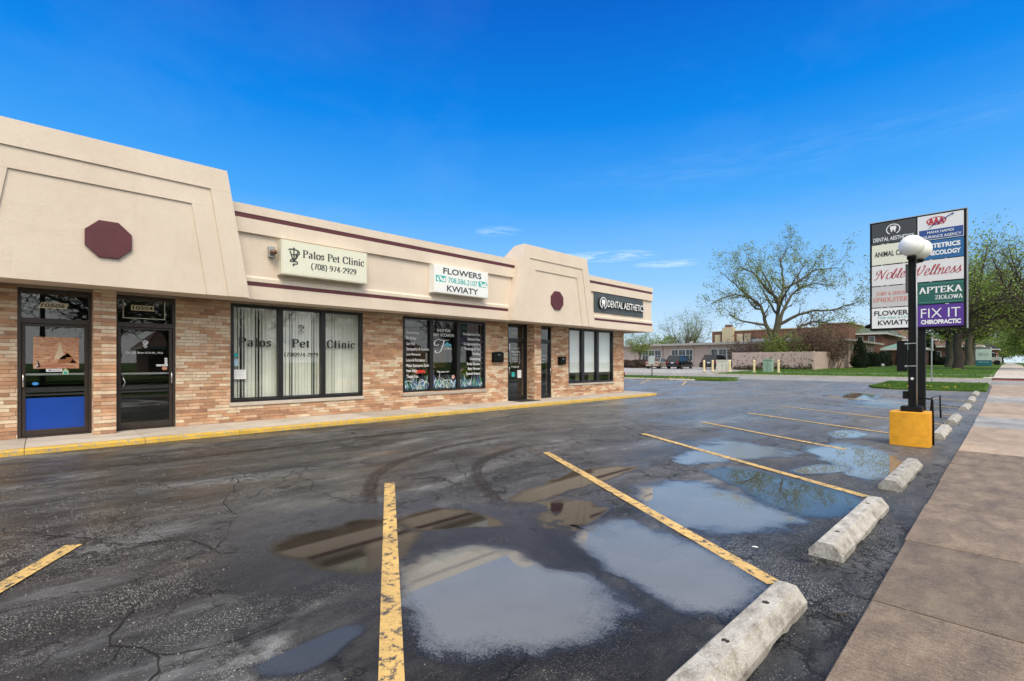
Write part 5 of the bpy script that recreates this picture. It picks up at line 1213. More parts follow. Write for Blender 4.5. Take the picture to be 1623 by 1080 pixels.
P = spline([(-1.72, 5.62), (-1.66, 5.70), (-1.40, 5.86), (-1.22, 5.98), (-1.16, 6.0), (-1.20, 5.93)], 6); m_ = MB().tube([(p.x, PY-.010, p.y) for p in P], [.004 + .010*math.sin(math.pi*i/(len(P)-1)) for i in range(len(P))], 5).build('swoosh', nav, a)
a = panel(XL, XM-.02, 4.70, 5.345, MAT['cream_face']); PT('ANIMAL CLINIC', MAT['ink'], a, -3.07, 4.95, .98, .17, .02)
a = panel(XM+.01, XR, 4.69, 5.255, M('cobalt_face', (.008, .12, .32), .4)); PT('OBSTETRICS', wf, a, -1.93, 5.02, .92, .145, .045); PT('GYNECOLOGY', wf, a, -1.93, 4.80, .93, .145, .045)
a = panel(XL, XR, 4.02, 4.665, gr_); PT('Noble', M('crimson_script', (.40, .02, .045), .4), a, -3.08, 4.21, .80, .32, style='s', table=GS, thick=.085, thin=.028, shear=.30, track=.03, serif=False); PT('Wellness', bpy.data.materials['crimson_script'], a, -2.14, 4.21, 1.16, .32, style='s', table=GS, thick=.085, thin=.028, shear=.30, track=.03, serif=False)
og = M('orange_script', (.66, .14, .06), .4)
a = panel(XL, XM-.02, 3.32, 3.99, M('grey_face_b', (.56, .55, .55), .4)); PT("TONY & SERGIO'S", og, a, -3.02, 3.70, .86, .11, style='s', thick=.13, thin=.06, shear=.12, track=.08); PT('UPHOLSTERY', og, a, -3.10, 3.49, .98, .14, style='s', thick=.13, thin=.06, shear=.12, track=.08)
a = panel(XM+.01, XR, 3.33, 3.99, M('forest_face', (.006, .105, .082), .4)); PT('APTEKA', wf, a, -1.95, 3.65, .98, .20, style='s', thick=.19, thin=.07); PT('ZIO\u0141OWA', wf, a, -1.58, 3.45, .62, .13, style='s', thick=.16, thin=.07)
MB().box(-1.96, -.96, PY-.007, PY-.0045, 3.935, 3.943).box(-1.96, -.96, PY-.007, PY-.0045, 3.375, 3.383).build('rule', M('mint_rule', (.12, .40, .32), .4), a)
a = panel(XL, XM-.02, 2.64, 3.29, wf); PT('FLOWERS', MAT['ink'], a, -3.08, 3.045, .96, .16, .02); PT('708.586.2107', MAT['teal'], a, -3.0, 2.945, .82, .06, .0); PT('KWIATY', MAT['ink'], a, -2.98, 2.735, .80, .16, .02)
a = panel(XM+.01, XR, 2.64, 3.30, M('violet_face', (.085, .022, .27), .4)); PT('FIX IT', wf, a, -1.91, 2.905, .90, .28, -.004); PT('CHIROPRACTIC', wf, a, -1.91, 2.705, .91, .14, .055)
for z in (5.357, 4.683, 4.005, 3.305):
    for x in (-2.9, -2.75, -2.35, -1.7, -1.35):
        if rnd.random() < .7: MB().box(x, x+rnd.uniform(.03, .09), PY-.007, PY-.002, z-.008, z+.006).build('retainer_clip', MAT['white_plastic'], py)

# ------------------------------------------------------------------ lamp post with two globes in front of it
lp = empty('lamp_post', (-1.28, 11.7, 0), 'black lamp post with two white globes on an orange base', 'lamp post')
bs = MB(); n = 10
pts = []
for i in range(n+1):
    t = i/n; pts.append((-1.575 + .58*t, 11.43 - .035*math.sin(math.pi*t)))
pts += [(-.985, 12.0), (-1.565, 12.0)]
bs.extr(pts, 'z', 0, .625)
bs.build('base', MAT['orange'], lp, bevel=.006)
MB().box(-1.43, -1.12, 11.56, 11.86, .626, .72).build('base_plate', MAT['black'], lp, bevel=.006)
MB().box(-1.325, -1.215, 11.64, 11.76, .72, 3.50).build('post', MAT['black'], lp, bevel=.004)
MB().tube([(-1.198, 11.63, .60), (-1.198, 11.63, 2.2), (-1.205, 11.63, 3.3)], .012, 8).build('conduit', MAT['steel'], lp, smooth=True)
for z in (1.47, 1.89): MB().tube([(-1.36, 11.60, z), (-1.198, 11.60, z+.005)], .009, 6).lathe([(.02, -.02), (.026, 0), (.02, .02)], (-1.36, 11.60, z), 8).build('bracket', MAT['steel'], lp)
MB().box(-1.485, -1.345, 11.58, 11.78, 1.37, 1.95).build('control_box', MAT['black'], lp, bevel=.008)
MB().box(-1.40, -1.33, 11.60, 11.74, .86, 1.0).build('junction_box', MAT['black'], lp, bevel=.004)
MB().tube([(-1.20, 11.70, .88), (-1.02, 11.72, .87), (-.985, 11.72, .85), (-.975, 11.72, .5), (-.972, 11.72, .02)], .016, 8).build('pipe', MAT['black'], lp, smooth=True)
MB().box(-1.36, -1.32, 11.61, 11.70, 2.85, 3.38).build('ballast', M('faded_black', (.07, .07, .072), .6), lp)
MB().tube([(-1.30, 11.49, 3.46), (-1.27, 11.70, 3.47), (-1.22, 12.0, 3.46)], .028, 8).build('cross_arm', MAT['black'], lp)
gm = M('opal_globe', (.90, .90, .88), .3, spec=.35)
for x, y_ in ((-1.262, 11.53), (-1.20, 12.03)):
    mb = MB(); rr = .193; mb.lathe([(rr*math.sin(math.pi*(i+.35)/20.7), -rr*math.cos(math.pi*(i+.35)/20.7)) for i in range(20, -1, -1)][::-1], (x, y_, 3.70), 32)
    g = mb.build('globe', gm, lp, smooth=True); MB().lathe([(.055, 0), (.075, .03), (.07, .05)], (x, y_, 3.455), 16).build('fitter', MAT['black'], g)
dm = MB().extr([(-.0, -.03), (.03, 0), (0, .03), (-.03, 0)], 'y', 0, .002).build('sticker', MAT['white'], lp); dm.location = (-1.265, 11.637, 1.24)
# second thin pipe rail behind
rl = tag(MB().tube([(-1.55, 17.9, 0), (-1.52, 17.9, .55), (-1.35, 17.9, .62), (-1.33, 17.9, .0)], .02, 8).build('pipe_rail', MAT['black'], None, smooth=True), 'thin black pipe hoop standing between lamp base and black sign post', 'rail')

# ------------------------------------------------------------------ cars
carglass = M('car_glass', (.010, .011, .012), .08, spec=.45); tyre_m = M('tyre_rubber', (.015, .015, .015), .8); rim_m = M('alloy_rim', (.45, .46, .47), .3, metal=.8); chro = M('bright_trim', (.6, .6, .6), .2, metal=1)
tail = M('tail_lens', (.30, .008, .008), .2); headl = M('head_lens', (.6, .62, .65), .1); plate = M('licence_plate', (.6, .63, .68), .4)
def car(loc, rz, paint, L, Wd, H, label, kind='suv', group=None, cat='car'):
    """built along +Y (nose at +Y), origin at the middle on the ground"""
    root = empty('parked_car', (0, 0, 0), label, cat, group); h = L/2; w = Wd/2
    belt = H*.60; z0 = .22
    if kind == 'suv': st = [(-h, .42, belt*.96, .90), (-h+.10, .30, belt, .96), (-h+.9, .24, belt, 1), (0, .22, belt*.99, 1), (h-1.25, .22, belt*.95, 1), (h-.5, .24, belt*.86, .97), (h-.12, .28, belt*.74, .88), (h, .36, belt*.60, .80)]
    else: st = [(-h, .40, belt*.98, .88), (-h+.12, .30, belt*1.04, .94), (-h+.9, .22, belt*1.05, 1), (0, .20, belt*1.02, 1), (h-1.3, .20, belt*.99, 1), (h-.5, .22, belt*.88, .96), (h-.12, .26, belt*.76, .88), (h, .34, belt*.60, .80)]
    mb = MB(); vs = []
    for y_, zb, zt, k in st:
        ww = w*k
        vs += [(-ww*.92, y_, zb), (-ww, y_, zb+.14), (-ww*1.0, y_, zb+(zt-zb)*.6), (-ww*.94, y_, zt), (-ww*.6, y_, zt+.03), (ww*.6, y_, zt+.03), (ww*.94, y_, zt), (ww, y_, zb+(zt-zb)*.6), (ww, y_, zb+.14), (ww*.92, y_, zb)]
    n = 10; k = len(st)
    mb.add(vs, [(i*n+j, i*n+(j+1) % n, (i+1)*n+(j+1) % n, (i+1)*n+j) for i in range(k-1) for j in range(n)] + [tuple(range(n)), tuple((k-1)*n+j for j in range(n))])
    body = mb.build('body', paint, root, smooth=True, bevel=.03)
    # cabin
    if kind == 'suv': b0, b1, t0, t1 = -h+.10, h-1.05, -h+.62, h-2.05
    else: b0, b1, t0, t1 = -h+.75, h-1.25, -h+1.45, h-2.2
    zb = belt; wb, wt_ = w*.93, w*.70
    g = MB(); g.add([(-wb, b0, zb), (wb, b0, zb), (wb, b1, zb), (-wb, b1, zb), (-wt_, t0, H-.04), (wt_, t0, H-.04), (wt_, t1, H-.04), (-wt_, t1, H-.04)], [(0,1,5,4), (1,2,6,5), (2,3,7,6), (3,0,4,7), (4,5,6,7)])
    g.build('windows', carglass, root)
    rf = MB(); rf.add([(-wt_*1.01, t0-.03, H-.045), (wt_*1.01, t0-.03, H-.045), (wt_*1.01, t1+.04, H-.045), (-wt_*1.01, t1+.04, H-.045), (-wt_*.9, t0+.08, H), (wt_*.9, t0+.08, H), (wt_*.9, t1-.1, H), (-wt_*.9, t1-.1, H)], [(0,3,2,1), (4,5,6,7), (0,1,5,4), (1,2,6,5), (2,3,7,6), (3,0,4,7)])
    rf.build('roof', paint, root, bevel=.02)
    def lerp3(a, b, t): return tuple(a[i] + (b[i]-a[i])*t for i in range(3))
    for sx in (-1, 1):
        for f0, f1 in ((b0, t0), (b1, t1)): MB().tube([(sx*wb*1.0, f0, zb-.02), (sx*wt_*1.0, f1, H-.04)], .045, 6).build('pillar', paint, root)
        for f in (.36, .70):
            yb_ = b0+(b1-b0)*f; yt_ = t0+(t1-t0)*f; MB().tube([(sx*wb*1.0, yb_, zb-.02), (sx*wt_*1.01, yt_, H-.05)], .035, 5).build('pillar', MAT['black'] if kind == 'suv' else paint, root)
        MB().box(min(sx*w*.96, sx*(w+.16)), max(sx*w*.96, sx*(w+.16)), b1-.45, b1-.30, zb-.02, zb+.12).build('mirror', paint, root, bevel=.03)
        MB().box(sx*w*.70-.13, sx*w*.70+.13, -h-.02, -h+.10, belt*.70, belt*.90).build('tail_light', tail, root, bevel=.02)
        MB().box(sx*w*.66-.16, sx*w*.66+.16, h-.16, h-.02, belt*.55, belt*.68).build('headlight', headl, root, bevel=.02)
        MB().box(sx*w-.012 if sx > 0 else -w-.012, sx*w+.012 if sx > 0 else -w+.012, -h+1.0, h-1.2, zb-.20, zb-.185).build('side_trim', MAT['black'], root)
    MB().box(-w*.86, w*.86, -h-.07, -h+.06, .34, .52).build('bumper', paint if kind != 'suv' else M('dark_bumper', (.02, .02, .022), .4), root, bevel=.04)
    MB().box(-.17, .17, -h-.03, -h-.005, belt*.68, belt*.80).build('licence_plate', plate, root)
    MB().box(-.5, .5, -h-.02, -h+.0, belt*.86, belt*.885).build('chrome_strip', chro, root)
    R_ = .34 if kind == 'suv' else .31
    for sx in (-1, 1):
        for yy in (-h+.85, h-.85):
            wh = MB(); prof = [(R_*.62, -.10), (R_*.96, -.105), (R_, -.07), (R_, .07), (R_*.96, .105), (R_*.62, .10)]
            vs = []; nn = 20
            for r_0, x in prof:
                for j in range(nn): t = math.tau*j/nn; vs.append((sx*(w-.11)+x, yy+r_0*math.cos(t), R_+r_0*math.sin(t)))
            wh.add(vs, [(i*nn+j, i*nn+(j+1) % nn, (i+1)*nn+(j+1) % nn, (i+1)*nn+j) for i in range(len(prof)-1) for j in range(nn)] + [tuple(range(nn)), tuple((len(prof)-1)*nn+j for j in range(nn))])
            wo = wh.build('wheel', tyre_m, root)
            rm = MB(); vs = [(sx*(w-.005), yy, R_)]
            for j in range(10): t = math.tau*j/10; rr_ = R_*(.62 if j % 2 else .58); vs.append((sx*(w-.02 if j % 2 else w-.0), yy+rr_*math.cos(t), R_+rr_*math.sin(t)))
            rm.add(vs, [(0, 1+j, 1+(j+1) % 10) for j in range(10)]); rm.build('rim', rim_m, wo, recalc=False)
            ar_ = MB().tube([(sx*(w+.003), yy+(R_+.05)*math.cos(R(a)), R_+(R_+.05)*math.sin(R(a))) for a in range(0, 181, 15)], .03, 5).build('wheel_arch', MAT['black'], root)
    root.location = (loc[0], loc[1], gz(loc[1]) + .004); root.rotation_euler.z = rz
    return root
champ = M('champagne_paint', (.40, .34, .27), .3, metal=.3); blackp = M('black_car_paint', (.006, .007, .009), .22, spec=.4); darkp = M('graphite_car_paint', (.014, .015, .017), .22, spec=.4); whitep = M('white_car_paint', (.68, .69, .70), .25); redp = M('red_car_paint', (.35, .01, .015), .2)
car((-29.3, 58.3), R(4), blackp, 4.6, 1.85, 1.68, 'black suv parked nose in beside the champagne sedan', 'suv', 'cars parked by the low building')
car((-32.4, 58.6), R(7), champ, 4.8, 1.80, 1.42, 'champagne sedan parked left of the black suv', 'sedan', 'cars parked by the low building')
car((-24.8, 58.6), R(3), darkp, 4.7, 1.88, 1.72, 'dark suv half hidden behind the pale utility cabinet', 'suv', 'cars parked by the low building')
car((-7.9, 112), R(80), blackp, 4.6, 1.8, 1.5, 'small black car far off between the tree trunks', 'sedan')
car((-20.2, 28.4), R(5), redp, 4.5, 1.8, 1.45, 'red car just peeking out behind the shop corner', 'sedan')
# white box truck behind the teal sign
tk = empty('box_truck', (-2.6, 112, gz(112)), 'white box truck parked beyond the teal sign', 'truck')
zt = gz(112)
MB().box(-4.1, -2.1, 110, 115.5, zt+.7, zt+3.0).build('cargo_box', whitep, tk, bevel=.06)
MB().extr([(-2.1, zt+.5), (-.9, zt+.5), (-.9, zt+1.2), (-1.4, zt+1.35), (-1.7, zt+2.1), (-2.1, zt+2.1)], 'y', 110.4, 112.6).build('cab', whitep, tk, bevel=.06)
MB().box(-1.72, -1.5, 110.39, 110.40, zt+1.35, zt+1.95).box(-2.0, -1.75, 110.39, 110.40, zt+1.35, zt+2.0).build('window', carglass, tk)
for x in (-3.6, -1.4): 
    m_ = MB(); vs = []
    for yv in (110.3, 110.6):
        for j in range(16): vs.append((x+.42*math.cos(math.tau*j/16), yv, zt+.42+.42*math.sin(math.tau*j/16)))
    m_.add(vs, [tuple(range(16)), tuple(range(31, 15, -1))] + [(j, (j+1) % 16, 16+(j+1) % 16, 16+j) for j in range(16)]); m_.build('wheel', tyre_m, tk)

# ------------------------------------------------------------------ the low building across the street
pinkb = M('pink_board_siding', (.50, .395, .35), .85, .12, 1.2); battn = M('pink_batten', (.33, .25, .22), .85); eave = M('grey_eave', (.34, .33, .31), .7); white_trim = M('white_trim', (.62, .62, .60), .6); dkglass = M('dark_glass', (.03, .035, .04), .12, spec=.8)
def low_window(par, o, u, w, h, n, name='window'):
    """frame proud of a wall; o lower left corner, u unit vector along the wall, outward normal to its right"""
    u = Vector(u); nrm_ = Vector((u.y, -u.x, 0)); o = Vector(o)
    def bx(a0, a1, z0, z1, d0, d1, mb): 
        p = [o + u*a + nrm_*d + Vector((0, 0, z)) for z in (z0, z1) for a, d in ((a0, d0), (a1, d0), (a1, d1), (a0, d1))]
        mb.add(p, [(0,3,2,1), (4,5,6,7), (0,1,5,4), (1,2,6,5), (2,3,7,6), (3,0,4,7)])
    f = MB(); t = .13
    bx(0, w, 0, t, 0, .08, f); bx(0, w, h-t, h, 0, .08, f)
    for i in range(n+1): a = (w-t)*i/n; bx(a, a+t, t, h-t, 0, .075, f)
    fr = f.build(name, white_trim, par)
    for i in range(n):
        a0, a1 = (w-t)*i/n+t, (w-t)*(i+1)/n
        g = MB(); bx(a0, a1, t, h-t, .0, .03, g); g.build('pane', dkglass, fr)
        m_ = MB(); bx((a0+a1)/2-.02, (a0+a1)/2+.02, t, h-t, .03, .05, m_); bx(a0, a1, h/2-.02, h/2+.02, .03, .055, m_); m_.build('glazing_bar', white_trim, fr)
lb = empty('low_office_building', (-35, 72, gz(70)), 'long single storey pink board building with flat grey eaves', 'building')
zg = gz(70)
MB().box(-70, -20.8, 70, 84, zg-.1, 4.02).build('wall', pinkb, lb)
MB().box(-20.79, -13.6, 65.6, 86, zg-.1, 3.95).build('wall', pinkb, lb)
MB().box(-71, -20.2, 68.9, 85, 4.025, 4.34).build('eave', eave, lb, bevel=.02)
MB().box(-22.3, -12.6, 64.6, 87.0, 3.955, 4.20).build('eave', eave, lb, bevel=.02)
for i in range(19):
    x = -68 + i*2.5; MB().box(x, x+.10, 69.94, 69.999, zg, 4.0).build('batten', battn, lb)
for i in range(12): yv = 66.2 + i*1.7; MB().box(-13.599, -13.53, yv, yv+.10, zg, 3.94).build('batten', battn, lb)
for x0, x1, n in ((-47.2, -45.1, 2), (-41.7, -38.2, 3), (-36.6, -33.0, 3), (-30.4, -26.9, 3), (-25.0, -21.6, 3), (-52, -49, 3)):
    low_window(lb, (x0, 69.998, 1.65), (1, 0, 0), x1-x0, 1.85, n)
for y0 in (67.0, 72.0, 74.6, 78.0, 81.5): low_window(lb, (-13.598, y0, 1.75), (0, 1, 0), 1.15, 1.7, 1)
MB().tube([(-29.4, 69.9, 4.0), (-29.4, 69.88, 1.0)], .06, 6).build('downpipe', white_trim, lb)
MB().box(-34.6, -34.2, 72, 72.4, 4.34, 4.75).box(-43, -40.5, 73, 74, 4.34, 4.6).build('roof_vent', eave, lb)
MB().box(-26.5, -20.5, 74, 80, 4.34, 4.9).build('plant_box', MAT['steel'], lb)
# brick building behind, with tower and tan gable
redb = M('far_red_brick', (.175, .085, .060), .9, .25, 3); cstone = M('cut_stone', (.52, .44, .30), .8)
bb = empty('brick_hall', (-30, 98, 1), 'large flat roofed brown brick hall rising behind the low building', 'building')
MB().box(-41.2, -22.6, 95.5, 115, 0, 7.45).build('wall', redb, bb)
MB().box(-22.6, -18.3, 94.5, 115, 0, 7.95).build('wing', redb, bb)
MB().box(-41.3, -22.55, 95.4, 95.6, 7.451, 7.62).box(-22.7, -18.2, 94.4, 115.1, 7.951, 8.10).build('coping', cstone, bb)
MB().box(-39.0, -36.9, 94.9, 96, 0, 8.25).build('tower', cstone, bb); MB().box(-38.5, -37.4, 95.0, 96, 8.251, 8.75).build('tower_cap', redb, bb)
for x in (-40.6, -36.4, -35.0): MB().box(x, x+1.1, 95.38, 95.45, 5.4, 6.9).build('window', cstone, bb); 
for i in range(6): MB().box(-33.5+i*1.75, -33.4+i*1.75, 95.41, 95.5, 4.5, 7.4).build('pilaster', redb, bb)
MB().box(-35.6, -33.0, 95.39, 95.47, 4.9, 6.3).build('louvre', M('dark_louvre', (.05, .05, .05), .6), bb)
hipm = M('green_hip_roof', (.085, .12, .085), .8, .2, 2); shing = M('brown_shingle', (.16, .09, .07), .9, .2, 2); greenm = M('copper_green_roof', (.13, .27, .22), .6)
def gable_house(name, x0, x1, y0, y1, ze, zr, wallm, roofm, label, cat='building', hip=1.5, wins=()):
    r_ = empty(name, ((x0+x1)/2, y0, 1), label, cat)
    MB().box(x0, x1, y0, y1, 0, ze).build('wall', wallm, r_); o = .5
    xm = (x0+x1)/2; ym = (y0+y1)/2
    mb = MB()
    if x1-x0 > y1-y0: rr_ = [(x0-o+hip, ym, zr), (x1+o-hip, ym, zr)]; f = [(0,1,5,4), (1,2,5), (2,3,4,5), (3,0,4)]
    else: rr_ = [(xm, y0-o+hip, zr), (xm, y1+o-hip, zr)]; f = [(0,1,4), (1,2,5,4), (2,3,5), (3,0,4,5)]
    mb.add([(x0-o, y0-o, ze), (x1+o, y0-o, ze), (x1+o, y1+o, ze), (x0-o, y1+o, ze)] + rr_, f + [(0,3,2,1)]); rf_ = mb.build('roof', roofm, r_)
    MB().box(x0-o-.05, x1+o+.05, y0-o-.05, y1+o+.05, ze-.30, ze-.005).build('cornice', white_trim, r_)
    for wx, wz, ww, wh in wins: 
        f_ = MB().box(wx, wx+ww, y0-.06, y0-.001, wz, wz+wh).build('window', white_trim, r_); MB().box(wx+.1, wx+ww-.1, y0-.08, y0-.061, wz+.1, wz+wh-.1).build('pane', dkglass, f_)
    return r_
gable_house('church_hall', -18.6, -14.6, 100, 120, 6.45, 8.3, redb, hipm, 'brick hall with white cornice and dark green hipped roof', hip=3.0, wins=((-18.2, 4.7, .9, 1.2), (-16.6, 4.7, .9, 1.2)))
gable_house('shingled_hall', -24, -10.5, 130, 150, 6.2, 9.6, redb, shing, 'long hall with a broad brown shingle roof', hip=5, wins=((-14, 4, 1.2, 1.4),))
gable_house('porch_building', -12.6, -8.6, 88, 97, 3.55, 4.5, redb, greenm, 'low wing with pale green metal roof beyond the conifer', hip=1.5, wins=())
gable_house('brick_annex', -11.5, -3.8, 122, 136, 4.6, 6.2, redb, shing, 'plain brown brick annex seen behind the big trunks', hip=2, wins=((-10, 2.2, 1, 1.4), (-7, 2.2, 1, 1.4)))
h2 = gable_house('corner_house', -7.5, -2.4, 200, 212, 5.4, 7.4, redb, M('slate_roof', (.07, .07, .08), .8), 'far brick house with a gable and a red awning', hip=0.0, wins=((-5.9, 4.2, 1.6, 1.1),))
aw = MB().extr([(198.6, 2.9), (200, 3.9), (200, 2.9)], 'x', -5.4, -2.6).build('awning', M('red_awning', (.50, .02, .03), .6), h2)
MB().box(-7.5, -2.4, 199.95, 199.999, 3.95, 4.1).build('ledge', white_trim, h2)
# ---- fence of diagonal boards, one board each
fb = M('pink_fence_board', (.43, .33, .295), .85, .16, 2.5)
fn = empty('board_fence', (-17.8, 56, gz(56)), 'pink fence of diagonal boards in front of the large tree', 'fence')
zf0, zf1 = gz(56)+.05, gz(56)+1.95
def dboards(x0, x1, y_, parent, wdt=.30, lean=1.0):
    x = x0 - (zf1-zf0)*lean; k = 0
    while x < x1:
        P = [(x, zf1), (x+wdt-.02, zf1), (x+wdt-.02+(zf1-zf0)*lean, zf0), (x+(zf1-zf0)*lean, zf0)]
        # clip to x0..x1
        out = [Vector(p) for p in P]
        for lim, sg in ((x0, 1), (x1, -1)):
            new = []
            for i in range(len(out)):
                p, q = out[i], out[(i+1) % len(out)]; ip, iq = (p.x-lim)*sg >= 0, (q.x-lim)*sg >= 0
                if ip: new.append(p)
                if ip != iq: new.append(p + (q-p)*((lim-p.x)/(q.x-p.x)))
            out = new
            if len(out) < 3: break
        if len(out) >= 3: MB().extr([(p.x, p.y) for p in out], 'y', y_ - .02 - .006*(k % 2), y_+.01).build('board', fb, parent)
        x += wdt; k += 1
dboards(-21.8, -15.9, 56.0, fn); dboards(-15.8, -13.8, 56.0, fn, lean=-.6) if False else None
for x in (-21.85, -18.9, -15.85, -13.8): MB().box(x-.06, x+.06, 56.02, 56.14, zf0-.2, zf1+.06).build('post', fb, fn)
MB().box(-21.8, -13.8, 56.03, 56.08, zf1-.25, zf1-.15).box(-21.8, -13.8, 56.03, 56.08, zf0+.2, zf0+.3).build('rail', fb, fn)
x = -15.78
while x < -13.85: MB().box(x, x+.13, 55.98, 56.01, zf0, zf1-.0 + rnd.uniform(-.02, .02)).build('board', fb, fn); x += .15
yv = 56.1
while yv < 65.5: MB().box(-13.80, -13.77, yv, yv+.27, gz(yv)+.05, gz(yv)+1.95).build('board', fb, fn); yv += .30
# ivy stems creeping on the fence foot
q = np.random.RandomState(2); n = 1500; fx = -21.7 + 7.8*q.rand(n); fz = np.abs(q.normal(0, .22, n)); fz[q.rand(n) > .8] *= 4
keep = fz < 1.8; fx, fz = fx[keep], fz[keep]; n = len(fx); s_ = .03+.04*q.rand(n); yy = 55.94 - .04*q.rand(n) - .15*np.exp(-fz*6)
base_ = np.stack([fx, yy, zf0+fz-.02], 1); d1 = q.normal(0, 1, (n, 3))*s_[:, None]; d2 = q.normal(0, 1, (n, 3))*s_[:, None]; d1[:, 1] *= .4; d2[:, 1] *= .4
iv = npmesh('ivy', np.stack([base_-d1, base_-d2, base_+d1, base_+d2], 1).reshape(-1, 3), 4, leaf_mat('dry_ivy', (.03, .03, .012), (.09, .07, .03))); tag(iv, 'dark dry ivy and weeds along the foot of the pink fence', 'ivy', kind='stuff')
# ---- bollards, cabinets, small signs
yb = M('cream_bollard_paint', (.68, .56, .32), .6, .1, 3)
for x, yv, lb_ in ((-20.45, 45.6, 'leftmost of the five cream bollards'), (-19.75, 45.9, 'second bollard from the left, touching the pale cabinet'), (-18.2, 46.0, 'cream bollard just right of the pale cabinet'), (-16.0, 45.9, 'cream bollard left of the green cabinet'), (-14.0, 45.9, 'cream bollard right of the green cabinet')):
    z = gz(yv); r0 = empty('bollard', (x, yv, z), lb_, 'bollard', 'cream bollards by the utility cabinets')
    MB().lathe([(.10, 0), (.10, 1.12), (.085, 1.17), (.05, 1.20), (.005, 1.21)], (x, yv, z), 14).build('pipe', yb, r0, smooth=False); MB().lathe([(.22, 0), (.20, .05), (.12, .07)], (x, yv, z+.08), 12).build('footing', MAT['kerbstone'], r0)
def cabinet(x0, x1, yv, h, mat, label, dz=.1):
    z = gz(yv)+dz; r0 = empty('utility_cabinet', ((x0+x1)/2, yv, z), label, 'utility cabinet'); d = (x1-x0)*.7
    MB().box(x0, x1, yv, yv+d, z, z+h-.1).build('body', mat, r0, bevel=.03); MB().extr([(x0-.03, z+h-.099), (x1+.03, z+h-.099), (x1-.0, z+h), (x0, z+h)], 'y', yv-.03, yv+d+.03).build('lid', mat, r0)
    MB().box((x0+x1)/2-.008, (x0+x1)/2+.008, yv-.004, yv+.001, z+.08, z+h-.15).build('door_seam', MAT['black'], r0); MB().box((x0+x1)/2+.05, (x0+x1)/2+.12, yv-.03, yv-.001, z+h*.5, z+h*.56).build('handle', MAT['steel'], r0)
    MB().box(x0-.15, x1+.15, yv-.15, yv+d+.15, z-.15, z-.001).build('plinth', MAT['kerbstone'], r0)
    return r0
cabinet(-19.55, -18.45, 46.2, 1.12, M('pale_cabinet', (.60, .58, .50), .5, .1, 3), 'wide pale cream utility cabinet between bollards')
cabinet(-15.35, -14.6, 46.1, 1.18, M('green_cabinet', (.24, .36, .27), .5, .1, 3), 'narrow pale green utility cabinet between two bollards')
def post_sign(x, yv, h, label, plate_w, plate_h, face, mat_p, mat_s, oct_=False, dz=.09):
    z = gz(yv)+dz; r0 = empty('road_sign', (x, yv, z), label, 'sign'); MB().box(x-.03, x+.03, yv-.02, yv+.02, z-.1, z+h).build('post', mat_p, r0)
    if oct_:
        rr_ = plate_w/2; pts = [(yv + rr_*math.cos(R(22.5+45*i)), z+h-rr_+rr_*math.sin(R(22.5+45*i))) for i in range(8)]; MB().extr(pts, 'x', x+.032, x+.037).build('plate', mat_s, r0)
    else: MB().box(x-plate_w/2, x+plate_w/2, yv-.03, yv-.022, z+h-plate_h, z+h+.03).build('plate', mat_s, r0)
    return r0
sg = post_sign(-20.0, 35.1, 1.62, 'pale square parking sign on a dark post on the left grass island', .48, .62, 0, MAT['black'], M('pale_sign_plate', (.55, .60, .57), .5))
post_sign(-3.05, 35.9, 2.55, 'grey octagonal sign seen edge on beyond the black posts', .76, 0, 0, MAT['steel'], MAT['steel'], True)
dsn = empty('parking_sign', (-26.2, 69.6, gz(69)), 'small blue parking sign at the low building wall above the dark suv', 'sign'); zq = gz(69.6)
MB().tube([(-26.2, 69.5, zq), (-26.2, 69.5, zq+2.2)], .03, 6).build('post', MAT['steel'], dsn); MB().box(-26.42, -25.98, 69.44, 69.47, zq+1.75, zq+2.25).build('plate', M('blue_sign', (.02, .12, .45), .5), dsn)
bs_ = empty('lawn_sign', (-2.25, 85.4, gz(85)), 'pale teal and white monument sign on the lawn by the far sidewalk', 'sign'); zl = gz(85.4)+.1
MB().box(-3.0, -1.55, 85.2, 85.5, zl, zl+.72).build('base', M('teal_base', (.01, .13, .17), .5), bs_, bevel=.01)
fc = MB().box(-3.0, -1.55, 85.22, 85.48, zl+.721, zl+2.1).build('face', M('pale_teal_face', (.45, .58, .54), .5), bs_, bevel=.01)
put('lettering', skel('BRIA'.replace('B', 'P').replace('R', 'R'), thick=.1, thin=.05) if False else bfont('BRIA', .0), M('sage_ink', (.16, .28, .24), .5), fc, (-2.75, 85.22, zl+1.25), .95, .40, '-y', .006)
put('lettering', bfont('Health Services', .0), MAT['white'], bs_, (-2.75, 85.2, zl+.45), .95, .10, '-y', .006)
# ---- concrete far street furniture
tag(MB().box(2.4, 3.4, 150, 150.1, gz(150), gz(150)+1.3).build('white_gate', white_trim), 'white board sign far right on the verge beside the sidewalk', 'sign')
lamp2 = empty('utility_pole', (2.1, 130, 1), 'thin grey pole far down the right verge', 'pole'); MB().tube([(2.1, 130, 1), (2.1, 130, 9.0)], [.14, .09], 8).build('pole', MAT['steel'], lamp2); MB().tube([(2.1, 130, 8.8), (3.6, 130, 9.0)], .05, 6).build('arm', MAT['steel'], lamp2)

